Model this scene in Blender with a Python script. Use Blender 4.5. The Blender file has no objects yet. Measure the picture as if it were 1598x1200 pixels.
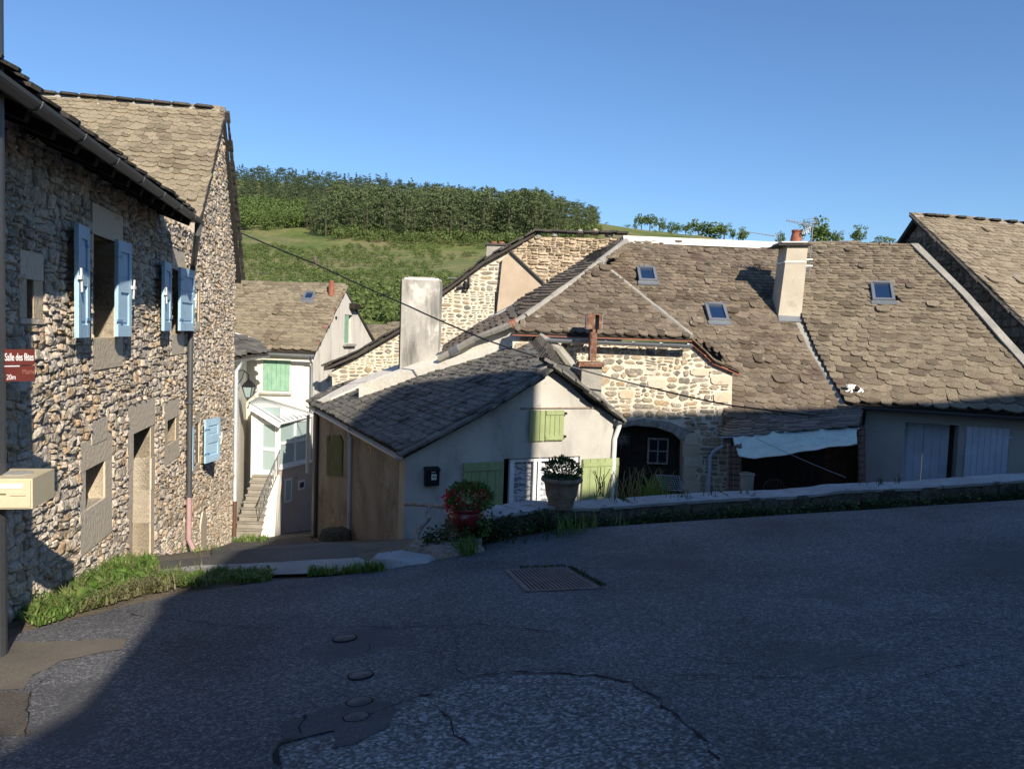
import bpy, math, random
import numpy as np
from mathutils import Vector, Matrix, noise
from mathutils.geometry import tessellate_polygon, delaunay_2d_cdt

random.seed(7)
R = random.random
def U(a, b): return a + (b - a) * random.random()
scene = bpy.context.scene
COL = scene.collection

# ---------------------------------------------------------------- camera
IW, IH, FPX = 1598.0, 1200.0, 1200.0
PITCH, ROLL = math.radians(3.6), math.radians(2.0)
EYE = Vector((0, 0, 1.6))
cp, sp, cr, sr = math.cos(PITCH), math.sin(PITCH), math.cos(ROLL), math.sin(ROLL)
FW = Vector((0, cp, -sp)); RT0 = Vector((1, 0, 0)); UP0 = Vector((0, sp, cp))
CR = RT0 * cr + UP0 * sr
CU = UP0 * cr - RT0 * sr
cam_d = bpy.data.cameras.new('camera'); cam = bpy.data.objects.new('camera', cam_d)
COL.objects.link(cam); scene.camera = cam
cam_d.sensor_fit = 'HORIZONTAL'; cam_d.sensor_width = 36.0; cam_d.lens = 36.0 * FPX / IW
cam_d.clip_start = 0.05; cam_d.clip_end = 6000
cm = Matrix.Identity(4)
for i in range(3):
    cm[i][0] = CR[i]; cm[i][1] = CU[i]; cm[i][2] = -FW[i]; cm[i][3] = EYE[i]
cam.matrix_world = cm

# ---------------------------------------------------------------- light
SUN_AZ, SUN_EL = math.radians(27), math.radians(29)      # azimuth measured from -Y towards +X
TOSUN = Vector((math.sin(SUN_AZ) * math.cos(SUN_EL), -math.cos(SUN_AZ) * math.cos(SUN_EL), math.sin(SUN_EL)))
world = bpy.data.worlds.new('World'); scene.world = world; world.use_nodes = True
wn = world.node_tree; wn.nodes.clear()
wo = wn.nodes.new('ShaderNodeOutputWorld'); wb = wn.nodes.new('ShaderNodeBackground'); ws = wn.nodes.new('ShaderNodeTexSky')
ws.sky_type = 'NISHITA'; ws.sun_disc = False; ws.sun_elevation = SUN_EL; ws.sun_rotation = math.pi - SUN_AZ
ws.altitude = 600; ws.air_density = 1.15; ws.dust_density = 0.25; ws.ozone_density = 3.0
wb.inputs['Strength'].default_value = 0.088
wt = wn.nodes.new('ShaderNodeMix'); wt.data_type = 'RGBA'; wt.blend_type = 'MULTIPLY'; wt.inputs[0].default_value = 1.0; wt.inputs[7].default_value = (.74, .93, 1.16, 1)
wn.links.new(ws.outputs[0], wt.inputs[6]); wn.links.new(wt.outputs[2], wb.inputs[0]); wn.links.new(wb.outputs[0], wo.inputs[0])
sun_d = bpy.data.lights.new('sun', 'SUN'); sun_d.energy = 5.0; sun_d.angle = math.radians(0.53); sun_d.color = (1.0, 0.9, 0.76)
sun = bpy.data.objects.new('sun', sun_d); COL.objects.link(sun)
sun.rotation_euler = TOSUN.to_track_quat('Z', 'Y').to_euler(); sun.location = (20, -20, 30)
scene.view_settings.view_transform = 'Standard'; scene.view_settings.look = 'None'
scene.view_settings.exposure = 0.55; scene.view_settings.gamma = 1.0; scene.view_settings.use_curve_mapping = False
scene.render.engine = 'CYCLES'
scene.cycles.max_bounces = 6; scene.cycles.diffuse_bounces = 3; scene.cycles.transparent_max_bounces = 8

# ---------------------------------------------------------------- picking points of the place
def ray(px, py):
    u = (px - IW / 2) / FPX; v = (IH / 2 - py) / FPX
    return FW + CR * u + CU * v
def P(px, py, Y):
    r = ray(px, py); return EYE + r * (Y / r.y)
def hit(px, py, p, n):
    r = ray(px, py); return EYE + r * ((Vector(p) - EYE).dot(n) / r.dot(n))
def proj(w):
    d = Vector(w) - EYE; z = d.dot(FW)
    if z < 0.05: return (-9999, -9999, z)
    return (IW / 2 + FPX * d.dot(CR) / z, IH / 2 - FPX * d.dot(CU) / z, z)

# ---------------------------------------------------------------- materials
MATS = {}
def hexc(h):
    h = h.lstrip('#'); o = []
    for i in (0, 2, 4):
        c = int(h[i:i + 2], 16) / 255.0
        o.append(c / 12.92 if c <= 0.04045 else ((c + 0.055) / 1.055) ** 2.4)
    return o
def mat(name, cols, rough=0.85, piece=False, nscale=3.0, namt=0.35, fine=40.0, famt=0.15, bump=0.3, bscale=30.0, bdist=0.01,
        metal=0.0, stain=None, spec=0.3, piece_amt=1.0):
    """cols: list of linear colours; piece = each loose piece picks its own; stain=(colour, scale, threshold, softness)"""
    m = bpy.data.materials.new(name); m.use_nodes = True
    nt = m.node_tree; N = nt.nodes; L = nt.links
    b = N['Principled BSDF']; b.inputs['Roughness'].default_value = rough; b.inputs['Metallic'].default_value = metal
    b.inputs['Specular IOR Level'].default_value = spec
    geo = N.new('ShaderNodeNewGeometry')
    ramp = N.new('ShaderNodeValToRGB'); cr_ = ramp.color_ramp
    while len(cr_.elements) < len(cols): cr_.elements.new(0.5)
    for i, c in enumerate(cols):
        cr_.elements[i].position = i / max(1, len(cols) - 1) if len(cols) > 1 else 0
        cr_.elements[i].color = (c[0], c[1], c[2], 1)
    n1 = N.new('ShaderNodeTexNoise'); n1.inputs['Scale'].default_value = nscale; n1.inputs['Detail'].default_value = 5
    L.new(geo.outputs['Position'], n1.inputs['Vector'])
    if piece:
        oi = N.new('ShaderNodeObjectInfo'); ad = N.new('ShaderNodeMath'); ad.operation = 'ADD'
        L.new(oi.outputs['Random'], ad.inputs[0]); L.new(geo.outputs['Random Per Island'], ad.inputs[1])
        fr = N.new('ShaderNodeMath'); fr.operation = 'FRACT'; L.new(ad.outputs[0], fr.inputs[0])
        mx = N.new('ShaderNodeMath'); mx.operation = 'MULTIPLY_ADD'; mx.inputs[1].default_value = namt * 1.6
        sb = N.new('ShaderNodeMath'); sb.operation = 'SUBTRACT'; sb.inputs[1].default_value = 0.5
        L.new(n1.outputs['Fac'], sb.inputs[0]); L.new(sb.outputs[0], mx.inputs[0]); L.new(fr.outputs[0], mx.inputs[2])
        L.new(mx.outputs[0], ramp.inputs[0])
    else:
        mr = N.new('ShaderNodeMapRange'); mr.inputs[1].default_value = 0.3; mr.inputs[2].default_value = 0.7
        L.new(n1.outputs['Fac'], mr.inputs[0]); L.new(mr.outputs[0], ramp.inputs[0])
    col = ramp.outputs[0]
    n2 = N.new('ShaderNodeTexNoise'); n2.inputs['Scale'].default_value = fine; n2.inputs['Detail'].default_value = 4
    L.new(geo.outputs['Position'], n2.inputs['Vector'])
    mr2 = N.new('ShaderNodeMapRange'); mr2.inputs[1].default_value = 0.25; mr2.inputs[2].default_value = 0.75
    mr2.inputs[3].default_value = 1 - famt * 1.6; mr2.inputs[4].default_value = 1 + famt * 1.2
    L.new(n2.outputs['Fac'], mr2.inputs[0])
    mu = N.new('ShaderNodeVectorMath'); mu.operation = 'SCALE'; L.new(col, mu.inputs[0]); L.new(mr2.outputs[0], mu.inputs['Scale'])
    col = mu.outputs[0]
    for st in (stain if isinstance(stain, list) else ([stain] if stain else [])):
        n3 = N.new('ShaderNodeTexNoise'); n3.inputs['Scale'].default_value = st[1]; n3.inputs['Detail'].default_value = 6
        n3.inputs['Roughness'].default_value = 0.6
        if len(st) > 4:
            mp = N.new('ShaderNodeMapping'); mp.inputs['Scale'].default_value = st[4]; L.new(geo.outputs['Position'], mp.inputs[0]); L.new(mp.outputs[0], n3.inputs['Vector'])
        else:
            L.new(geo.outputs['Position'], n3.inputs['Vector'])
        m3 = N.new('ShaderNodeMapRange'); m3.inputs[1].default_value = st[2]; m3.inputs[2].default_value = st[2] + st[3]
        L.new(n3.outputs['Fac'], m3.inputs[0])
        mc = N.new('ShaderNodeMix'); mc.data_type = 'RGBA'; L.new(m3.outputs[0], mc.inputs[0]); L.new(col, mc.inputs[6])
        mc.inputs[7].default_value = (*st[0], 1); col = mc.outputs[2]
    L.new(col, b.inputs['Base Color'])
    if bump > 0:
        n4 = N.new('ShaderNodeTexNoise'); n4.inputs['Scale'].default_value = bscale; n4.inputs['Detail'].default_value = 6
        L.new(geo.outputs['Position'], n4.inputs['Vector'])
        bp = N.new('ShaderNodeBump'); bp.inputs['Strength'].default_value = bump; bp.inputs['Distance'].default_value = bdist
        L.new(n4.outputs['Fac'], bp.inputs['Height']); L.new(bp.outputs[0], b.inputs['Normal'])
    MATS[name] = m
    return m
def flat(name, c, rough=0.6, metal=0.0, bump=0.0, famt=0.08, namt=0.2, **k):
    return mat(name, [[x * 0.9 for x in c], [min(1, x * 1.08) for x in c]], rough=rough, metal=metal, bump=bump, famt=famt, **k)

M_L1stone = mat('tan_rubble_stone', [(.33, .285, .225), (.43, .375, .30), (.49, .43, .35), (.53, .465, .375), (.58, .50, .40), (.46, .33, .20), (.38, .335, .275)],
                piece=True, nscale=4, namt=.35, fine=25, famt=.25, bump=.9, bscale=22, bdist=.03)
M_L1mort = mat('earth_mortar', [(.38, .33, .255), (.50, .44, .35)], nscale=3, fine=30, famt=.3, bump=.8, bscale=28, bdist=.03)
M_sand = mat('cut_sandstone', [(.52, .425, .29), (.62, .525, .39), (.57, .50, .39)], piece=True, nscale=2.5, fine=50, famt=.12, bump=.6, bscale=18, bdist=.02,
             stain=[((.26, .19, .12), 3.0, .62, .12)])
M_creamstone = mat('grey_tan_wall_stone', [(.16, .15, .125), (.27, .24, .19), (.37, .32, .25), (.42, .31, .18), (.24, .22, .18), (.45, .36, .24), (.33, .31, .26)],
                   piece=True, nscale=5, namt=.3, fine=35, famt=.3, bump=.6, bscale=40, bdist=.012, stain=[((.6, .52, .4), 9.0, .62, .1)])
M_cream = mat('cream_lime_mortar', [(.58, .515, .41), (.72, .65, .53)], nscale=3, fine=30, famt=.15, bump=.5, bscale=35, bdist=.01)
M_drystone = mat('warm_dry_stone', [(.25, .19, .12), (.38, .30, .2), (.48, .38, .26), (.55, .45, .32), (.33, .27, .2)], piece=True, nscale=4, fine=25, famt=.3, bump=.7, bscale=25, bdist=.02)
M_darkstone = mat('grey_brown_stone', [(.16, .13, .1), (.26, .21, .16), (.34, .27, .2), (.22, .19, .16)], piece=True, nscale=4, fine=25, famt=.3, bump=.7, bscale=25, bdist=.02)
lich = ((.36, .33, .24), 7.0, .60, .14)
def slate(name, cols, extra=None):
    return mat(name, cols, piece=True, nscale=1.6, namt=.5, fine=35, famt=.28, bump=.55, bscale=35, bdist=.012, rough=.8,
               stain=[lich, ((.5, .47, .4), 16.0, .70, .05), ((.05, .05, .03), 2.6, .64, .12)] + (extra or []), spec=.25)
M_slateL = slate('yellow_grey_stone_slate', [(.16, .13, .088), (.24, .20, .135), (.30, .25, .17), (.20, .165, .115)])
M_slateR1 = slate('brown_stone_slate', [(.095, .072, .050), (.165, .13, .092), (.225, .18, .13), (.125, .10, .075), (.19, .15, .105)], [((.11, .075, .06), 1.1, .60, .10)])
M_slateR2 = slate('tan_stone_slate', [(.125, .10, .07), (.20, .162, .112), (.26, .215, .15), (.165, .135, .095)], [((.11, .07, .06), .9, .60, .06)])
M_slateR3 = slate('pale_tan_stone_slate', [(.19, .155, .108), (.26, .215, .152), (.31, .26, .185)])
M_slateS = slate('dark_grey_stone_slate', [(.085, .082, .076), (.14, .135, .12), (.20, .19, .165), (.12, .115, .105)])
M_deck = mat('dark_roof_deck', [(.05, .045, .04), (.08, .07, .06)], bump=.2)  # plain dark tone of the deck under the slates
M_verge = mat('dark_slate_edge', [(.04, .038, .035), (.09, .08, .07)], piece=True, fine=30, famt=.3, bump=.5)
M_plS = mat('off_white_render', [(.40, .385, .345), (.52, .495, .44)], nscale=1.2, fine=60, famt=.06, bump=.35, bscale=70, bdist=.006,
            stain=[((.25, .24, .22), 1.3, .50, .22, (1.6, 1.6, .6)), ((.40, .37, .32), 5, .62, .06)])
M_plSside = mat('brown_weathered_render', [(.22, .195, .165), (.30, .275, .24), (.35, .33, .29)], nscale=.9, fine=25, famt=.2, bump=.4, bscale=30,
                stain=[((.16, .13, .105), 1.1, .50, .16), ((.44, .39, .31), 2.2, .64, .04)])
M_plW = mat('white_house_render', [(.70, .66, .56), (.80, .76, .66)], nscale=1.0, fine=30, famt=.04, bump=.15, stain=[((.56, .52, .45), 1.2, .58, .15, (2, 2, .5))])
M_plWg = mat('stained_white_render', [(.62, .59, .53), (.72, .69, .62)], nscale=1.0, fine=30, famt=.05, bump=.15, stain=[((.42, .40, .37), 1.3, .5, .16, (2.5, 2.5, .35))])
M_pinkpl = mat('pale_pink_render', [(.46, .36, .30), (.54, .43, .36)], nscale=1.2, fine=40, famt=.06, bump=.2, stain=((.2, .18, .14), 1.6, .62, .1))
M_plR2 = mat('grey_render', [(.33, .325, .305), (.42, .41, .38)], nscale=1.2, fine=60, famt=.1, bump=.4, bscale=70, bdist=.006)
M_plB = mat('beige_render', [(.42, .33, .235), (.52, .42, .31)], nscale=2, fine=40, famt=.12, bump=.4, bscale=50)
M_white = mat('white_cap_mortar', [(.68, .64, .55), (.80, .76, .67)], nscale=3, fine=20, famt=.08, bump=.4, bscale=15, bdist=.02, stain=((.45, .42, .36), 2.5, .62, .1))
M_cement = mat('weathered_cement', [(.26, .25, .22), (.38, .36, .31)], nscale=2.5, fine=30, famt=.15, bump=.5, bscale=25, bdist=.015)
M_chim = mat('streaked_cement_chimney', [(.33, .315, .285), (.45, .43, .38)], nscale=1.5, fine=30, famt=.1, bump=.4, bscale=30,
             stain=[((.62, .59, .52), 2.5, .52, .1), ((.15, .145, .13), 1.5, .46, .22, (3.0, 3.0, .45))])
M_chim2 = mat('pale_cement_chimney', [(.43, .385, .30), (.52, .47, .375)], nscale=2, fine=45, famt=.1, bump=.4, bscale=40, stain=((.3, .27, .21), 2.4, .60, .14))
M_zinc = flat('grey_zinc', (.30, .32, .34), rough=.45, metal=.6, nscale=2)
M_dzinc = flat('dark_gutter_metal', (.10, .105, .11), rough=.5, metal=.4, nscale=2)
M_pvc = flat('pale_grey_pvc', (.50, .54, .58), rough=.4)
M_whitepipe = flat('white_pipe_paint', (.74, .73, .69), rough=.4)
M_brownpipe = flat('brown_cast_iron', (.12, .06, .04), rough=.6)
M_rust = mat('rusty_metal', [(.09, .045, .03), (.20, .095, .055), (.28, .20, .15)], rough=.8, nscale=12, fine=80, famt=.3, bump=.3, bscale=80, bdist=.003, stain=((.4, .36, .3), 8, .6, .1, (1, 1, .2)))
M_blue = flat('light_blue_shutter_paint', (.37, .55, .68), rough=.6, nscale=3, bump=.2, stain=((.28, .42, .54), 5, .58, .14, (3, 3, .4)))
M_blueD = flat('blue_shutter_edge', (.17, .33, .52), rough=.5)
M_green = flat('light_green_shutter_paint', (.30, .355, .165), rough=.65, nscale=3, bump=.2, stain=((.20, .24, .12), 5, .58, .12, (3, 3, .4)))
M_green2 = flat('mid_green_shutter_paint', (.12, .30, .13), rough=.6, nscale=3, bump=.1)
M_green3 = mat('faded_jade_shutter_paint', [(.20, .38, .26), (.29, .47, .34)], nscale=4, fine=30, famt=.15, bump=.1, stain=((.5, .62, .5), 2.0, .62, .1, (3, 3, .4)))
M_olive = mat('dull_green_wood', [(.075, .10, .035), (.12, .15, .06)], nscale=4, fine=30, famt=.15)
M_lilac = flat('pale_blue_grey_shutter', (.50, .55, .64), rough=.55, nscale=3, bump=.15)
M_whitewin = flat('white_window_frame', (.80, .80, .78), rough=.4)
M_darkwood = mat('dark_old_wood', [(.018, .014, .011), (.04, .03, .024)], nscale=6, fine=60, famt=.3, bump=.4)
M_brownwood = mat('brown_plank_wood', [(.05, .022, .013), (.10, .045, .025)], nscale=5, fine=60, famt=.3, bump=.3)
M_greywood = mat('silvered_wood', [(.20, .18, .155), (.42, .39, .34)], nscale=9, fine=50, famt=.3, bump=.8, bscale=30, bdist=.02)
M_void = flat('painted_inner_shade', (.02, .018, .016), rough=.95)  # near-black colour stands in for shade inside rooms, porch and drain
M_black = flat('black_painted_metal', (.012, .012, .014), rough=.45)
M_brick = mat('terracotta_clay', [(.25, .09, .055), (.35, .14, .085)], nscale=8, fine=50, famt=.2, bump=.3)
M_iron = mat('worn_cast_iron', [(.09, .08, .08), (.17, .15, .15)], nscale=10, fine=80, famt=.25, bump=.5, bscale=120, bdist=.003, rough=.6, metal=.3)
M_steps = mat('worn_step_concrete', [(.24, .22, .18), (.34, .31, .26)], nscale=3, fine=40, famt=.15, bump=.3)
def glassy(name, c, rough=.08):
    m = bpy.data.materials.new(name); m.use_nodes = True; b = m.node_tree.nodes['Principled BSDF']
    b.inputs['Base Color'].default_value = (*c, 1); b.inputs['Roughness'].default_value = rough; b.inputs['Specular IOR Level'].default_value = .9
    return m
M_glassD = glassy('dark_window_glass', (.012, .018, .03))
M_glassG = glassy('frosted_veranda_glass', (.33, .43, .42), .35)
M_glassB = glassy('skylight_glass', (.012, .03, .075), .12)

# ---------------------------------------------------------------- objects
WLOC = {}
def tag(o, label=None, cat=None, group=None, kind=None):
    if label: o['label'] = label
    if cat: o['category'] = cat
    if group: o['group'] = group
    if kind: o['kind'] = kind
    return o
def thing(name, label, cat, loc, group=None):
    o = bpy.data.objects.new(name, None); COL.objects.link(o); o.location = loc; o.empty_display_size = .2
    WLOC[o] = Vector(loc)
    return tag(o, label, cat, group)
def link(name, me, parent=None, M=None, loc=None):
    """link mesh me; M = world matrix of its local space (default identity => verts are world coords)"""
    o = bpy.data.objects.new(name, me); COL.objects.link(o)
    base = WLOC.get(parent, Vector((0, 0, 0)))
    if parent is not None: o.parent = parent
    if M is None: M = Matrix.Identity(4)
    o.matrix_basis = Matrix.Translation(-base) @ M
    WLOC[o] = M.to_translation() if M is not None else Vector((0, 0, 0))
    return o
class MB:
    def __init__(s): s.v = []; s.f = []; s.mi = []; s.m = 0
    def poly(s, pts, flip=False):
        i = len(s.v); s.v += [tuple(p) for p in pts]; f = list(range(i, i + len(pts)))
        s.f.append(f[::-1] if flip else f); s.mi.append(s.m)
    def faces(s, vs, fs):
        i = len(s.v); s.v += [tuple(p) for p in vs]
        for f in fs: s.f.append([a + i for a in f]); s.mi.append(s.m)
    def box(s, c, ax, ay, az):
        """centre, three half-extent vectors"""
        c, ax, ay, az = Vector(c), Vector(ax), Vector(ay), Vector(az)
        if ax.cross(ay).dot(az) < 0: ax = -ax
        vs = [c + ax * i + ay * j + az * k for k in (-1, 1) for j in (-1, 1) for i in (-1, 1)]
        s.faces(vs, [(0, 2, 3, 1), (4, 5, 7, 6), (0, 1, 5, 4), (2, 6, 7, 3), (0, 4, 6, 2), (1, 3, 7, 5)])
    def bar(s, a, b, w, h, up=Vector((0, 0, 1))):
        a, b = Vector(a), Vector(b); d = (b - a); L = d.length
        if L < 1e-6: return
        d /= L; sd = d.cross(up)
        if sd.length < 1e-3: sd = Vector((1, 0, 0))
        sd.normalize(); u = sd.cross(d).normalized()
        s.box((a + b) / 2, d * L / 2, sd * w / 2, u * h / 2)
    def prism(s, pts, off, holes=()):
        """planar polygon pts (+ holes) extruded by off"""
        off = Vector(off); pts = [Vector(p) for p in pts]; loops = [pts] + [[Vector(q) for q in h] for h in holes]
        n = Vector((0, 0, 0))
        for i in range(len(pts)): n += pts[i].cross(pts[(i + 1) % len(pts)])
        allp = [p for l in loops for p in l]
        tris = tessellate_polygon([[p.copy() for p in l] for l in loops]) if (holes or len(pts) > 4) else ([(0, 1, 2)] if len(pts) == 3 else [(0, 1, 2), (0, 2, 3)])
        base = len(s.v); k = len(allp)
        s.v += [tuple(p) for p in allp] + [tuple(p + off) for p in allp]
        for t in tris:
            a, b, c = (allp[i] for i in t); nn = (b - a).cross(c - a)
            if nn.dot(off) > 0: t = (t[0], t[2], t[1])
            s.f.append([base + i for i in t]); s.f.append([base + k + i for i in reversed(t)]); s.mi += [s.m, s.m]
        st = 0
        for l in loops:
            for i in range(len(l)):
                a = st + i; b = st + (i + 1) % len(l)
                s.f.append([base + a, base + b, base + k + b, base + k + a]); s.mi.append(s.m)
            st += len(l)
    def tube(s, pts, r, seg=8, caps=True):
        pts = [Vector(p) for p in pts]; rs = r if isinstance(r, (list, tuple)) else [r] * len(pts)
        rings = []; prev = None
        for i, p in enumerate(pts):
            d = (pts[min(i + 1, len(pts) - 1)] - pts[max(i - 1, 0)]).normalized()
            if prev is None:
                a = d.cross(Vector((0, 0, 1)));
                if a.length < .05: a = d.cross(Vector((1, 0, 0)))
            else: a = prev - d * prev.dot(d)
            a.normalize(); prev = a; b = d.cross(a)
            rings.append([p + (a * math.cos(t) + b * math.sin(t)) * rs[i] for t in (2 * math.pi * k / seg for k in range(seg))])
        i0 = len(s.v)
        for rg in rings: s.v += [tuple(p) for p in rg]
        for i in range(len(pts) - 1):
            for k in range(seg):
                a = i0 + i * seg + k; b = i0 + i * seg + (k + 1) % seg
                s.f.append([a, b, b + seg, a + seg]); s.mi.append(s.m)
        if caps:
            s.f.append([i0 + k for k in range(seg)][::-1]); s.mi.append(s.m)
            e = i0 + (len(pts) - 1) * seg; s.f.append([e + k for k in range(seg)]); s.mi.append(s.m)
    def gutter(s, a, b, r, up=Vector((0, 0, 1)), seg=8):
        """open half pipe from a to b with wall thickness"""
        a, b = Vector(a), Vector(b); d = (b - a).normalized(); sd = d.cross(up).normalized(); u = sd.cross(d)
        prof = [(r * math.cos(math.pi + math.pi * k / seg), r * math.sin(math.pi + math.pi * k / seg)) for k in range(seg + 1)]
        prof += [(x * .88, y * .88) for x, y in prof[::-1]]
        s.prism([a + sd * x + u * y for x, y in prof], b - a)
    def lathe(s, c, prof, seg=24, wob=0):
        """prof: list of (r, z); c base centre"""
        c = Vector(c); i0 = len(s.v)
        for (r, z) in prof:
            for k in range(seg):
                t = 2 * math.pi * k / seg; s.v.append((c.x + r * math.cos(t), c.y + r * math.sin(t), c.z + z))
        for i in range(len(prof) - 1):
            for k in range(seg):
                a = i0 + i * seg + k; b = i0 + i * seg + (k + 1) % seg
                s.f.append([a, b, b + seg, a + seg]); s.mi.append(s.m)
        s.f.append([i0 + k for k in range(seg)][::-1]); s.mi.append(s.m)
        e = i0 + (len(prof) - 1) * seg; s.f.append([e + k for k in range(seg)]); s.mi.append(s.m)
    def mesh(s, name, mats, smooth=False):
        me = bpy.data.meshes.new(name); me.from_pydata(s.v, [], s.f)
        for m in (mats if isinstance(mats, (list, tuple)) else [mats]): me.materials.append(m)
        if any(s.mi): me.polygons.foreach_set('material_index', s.mi)
        if smooth: me.polygons.foreach_set('use_smooth', [True] * len(s.f))
        me.update(); return me
    def build(s, name, mats, parent=None, smooth=False, label=None, kind=None):
        if parent is None:      # own top-level: origin at the base of the mesh
            c = Vector((sum(v[0] for v in s.v), sum(v[1] for v in s.v), 0)) / max(1, len(s.v)); c.z = min(v[2] for v in s.v)
        else:
            c = Vector(s.v[0])
        s.v = [(v[0] - c.x, v[1] - c.y, v[2] - c.z) for v in s.v]
        o = link(name, s.mesh(name, mats, smooth), parent, Matrix.Translation(c))
        if label: o['label'] = label
        if kind: o['kind'] = kind
        return o
def smooth_by_angle(o, ang=40):
    me = o.data; me.polygons.foreach_set('use_smooth', [True] * len(me.polygons))
    try: me.set_sharp_from_angle(angle=math.radians(ang))
    except Exception: pass
    return o

def inpoly(x, y, poly):
    c = False; n = len(poly); j = n - 1
    for i in range(n):
        xi, yi = poly[i][0], poly[i][1]; xj, yj = poly[j][0], poly[j][1]
        if (yi > y) != (yj > y) and x < (xj - xi) * (y - yi) / (yj - yi) + xi: c = not c
        j = i
    return c

def place_pieces(items, name, material, parent, limit=300, stuffname=None):
    """items: (mesh, Matrix world, size). The ones that show largest become parts of their own, the rest one joined part"""
    sc = []
    for it in items:
        M = it[1]; p = proj(M.to_translation()); vis = 0 <= p[0] <= IW and 0 <= p[1] <= IH and p[2] > .1
        sc.append((-(it[2] / max(p[2], .3) ** 2) * (1 if vis else .001), id(it), it))
    sc.sort(key=lambda t: (t[0], t[1]))
    for s_ in sc[:limit]: link(name, s_[2][0], parent, s_[2][1])
    rest = [s_[2] for s_ in sc[limit:]]
    if rest:
        cache = {}; V = []; F = []; off = 0
        for me, M, _ in rest:
            if me not in cache:
                co = np.empty(len(me.vertices) * 3); me.vertices.foreach_get('co', co)
                cache[me] = (co.reshape(-1, 3), [tuple(p.vertices) for p in me.polygons])
            co, fs = cache[me]; A = np.array(M)
            V.append(co @ A[:3, :3].T + A[:3, 3]); F += [tuple(i + off for i in f) for f in fs]; off += len(co)
        V = np.concatenate(V); base = WLOC[parent] if parent is not None else Vector((0, 0, 0)); c = Vector(V[0])
        me = bpy.data.meshes.new(stuffname or name); me.from_pydata((V - np.array(c)).tolist(), [], F); me.materials.append(material)
        o = link(stuffname or name, me, parent, Matrix.Translation(c)); o['kind'] = 'stuff'
        return o

# ---------------------------------------------------------------- stone slates
SL_CACHE = {}
def slate_meshes(material):
    if material in SL_CACHE: return SL_CACHE[material]
    out = []; rnd = random.Random(5)
    for k in range(10):
        j = lambda a: rnd.uniform(-a, a)
        c = .30 + j(.14)
        sk = j(.10)
        pts = [(-.5, 1.75), (-.5 + j(.02), .52 + j(.10)), (-.43 + j(.03), .24 + j(.07)), (-.24 + j(.05), .06 + j(.03) + sk), (.02 + j(.1), -.03 + j(.04)),
               (.26 + j(.05), .06 + j(.03) - sk), (.43 + j(.03), .24 + j(.07)), (.5 + j(.02), .52 + j(.10)), (.5, 1.75)]
        tz = lambda y: 1.0 - .50 * y
        top = [(x, y, tz(y) + j(.05)) for x, y in pts]; bot = [(x, y, tz(y) - 1.0) for x, y in pts]
        mid = (0, .7, tz(.7) + .06 + j(.06)); n = len(pts); v = top + bot + [mid]
        f = [(i + 1, i, 2 * n) for i in range(n - 1)] + [(0, n - 1, 2 * n)]
        f += [(i, i + 1, n + i + 1, n + i) for i in range(n - 1)]
        me = bpy.data.meshes.new('slate'); me.from_pydata(v, [], f); me.materials.append(material)
        out.append(me)
    SL_CACHE[material] = out; return out
def lay_slates(parent, O, Ud, Vd, poly, w0, e0, grade, thick, material, limit=300, sag=0.0, seed=1, gap_polys=(), lift=0.0):
    """poly in (u,v) metres; rows climb along Vd"""
    rnd = random.Random(seed); Nd = Ud.cross(Vd).normalized()
    if Nd.z < 0: Nd = -Nd
    us = [p[0] for p in poly]; vs = [p[1] for p in poly]; u0, u1, v0, v1 = min(us), max(us), min(vs), max(vs)
    tm = slate_meshes(material); items = []; v = v0 - .02; H = v1 - v0; row = 0
    flipx = Ud.cross(Vd).dot(Nd) < 0
    while v < v1:
        t = (v - v0) / H; g = 1 + (grade - 1) * t; e = e0 * g * rnd.uniform(.88, 1.12); w = w0 * g
        wav = [rnd.uniform(-.12, .12) * e for _ in range(3)]; vc = min(v + e * .55, v1 - .01); cells = []
        xs_ = sorted(poly[k][0] + (poly[k - 1][0] - poly[k][0]) * (vc - poly[k][1]) / (poly[k - 1][1] - poly[k][1]) for k in range(len(poly)) if (poly[k][1] > vc) != (poly[k - 1][1] > vc))
        for a_, b_ in zip(xs_[::2], xs_[1::2]):      # whole slates from edge to edge of the row
            q = a_; first = rnd.uniform(.4, 1.0)
            while b_ - q > .02:
                ww = w * (first if q == a_ else rnd.uniform(.62, 1.42))
                if b_ - q - ww < w * .4: ww = b_ - q
                cells.append((q, ww)); q += ww
        for u, ww in cells:
            uc = u + ww / 2
            if not any(inpoly(uc, vc, g_) for g_ in gap_polys):
                dz = lift + .035 + .05 * noise.noise(Vector((uc * .55, v * .6, seed))) + (thick * 1.2 if rnd.random() < .012 else 0)
                vv = v + wav[0] * math.sin(uc * 1.3 + row) + rnd.uniform(-.09, .09) * e
                a = rnd.gauss(0, .032); ca, sa = math.cos(a), math.sin(a)
                X = (Ud * ca + Vd * sa); Y = (Vd * ca - Ud * sa + Nd * rnd.gauss(0, .012)); Z = Nd
                M = Matrix.Identity(4); c = O + Ud * uc + Vd * vv + Nd * (dz + thick * .35)
                th = thick * rnd.uniform(.75, 1.35)
                X2 = X * (ww * 1.03) * (-1 if flipx else 1); Y2 = Y * e * rnd.uniform(.98, 1.08); Z2 = Z * th
                for i in range(3): M[i][0] = X2[i]; M[i][1] = Y2[i]; M[i][2] = Z2[i]; M[i][3] = c[i]
                items.append((tm[rnd.randrange(10)], M, ww * e))
        v += e; row += 1
    place_pieces(items, 'slate', material, parent, limit, 'slate_bed')
    return len(items)

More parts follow.
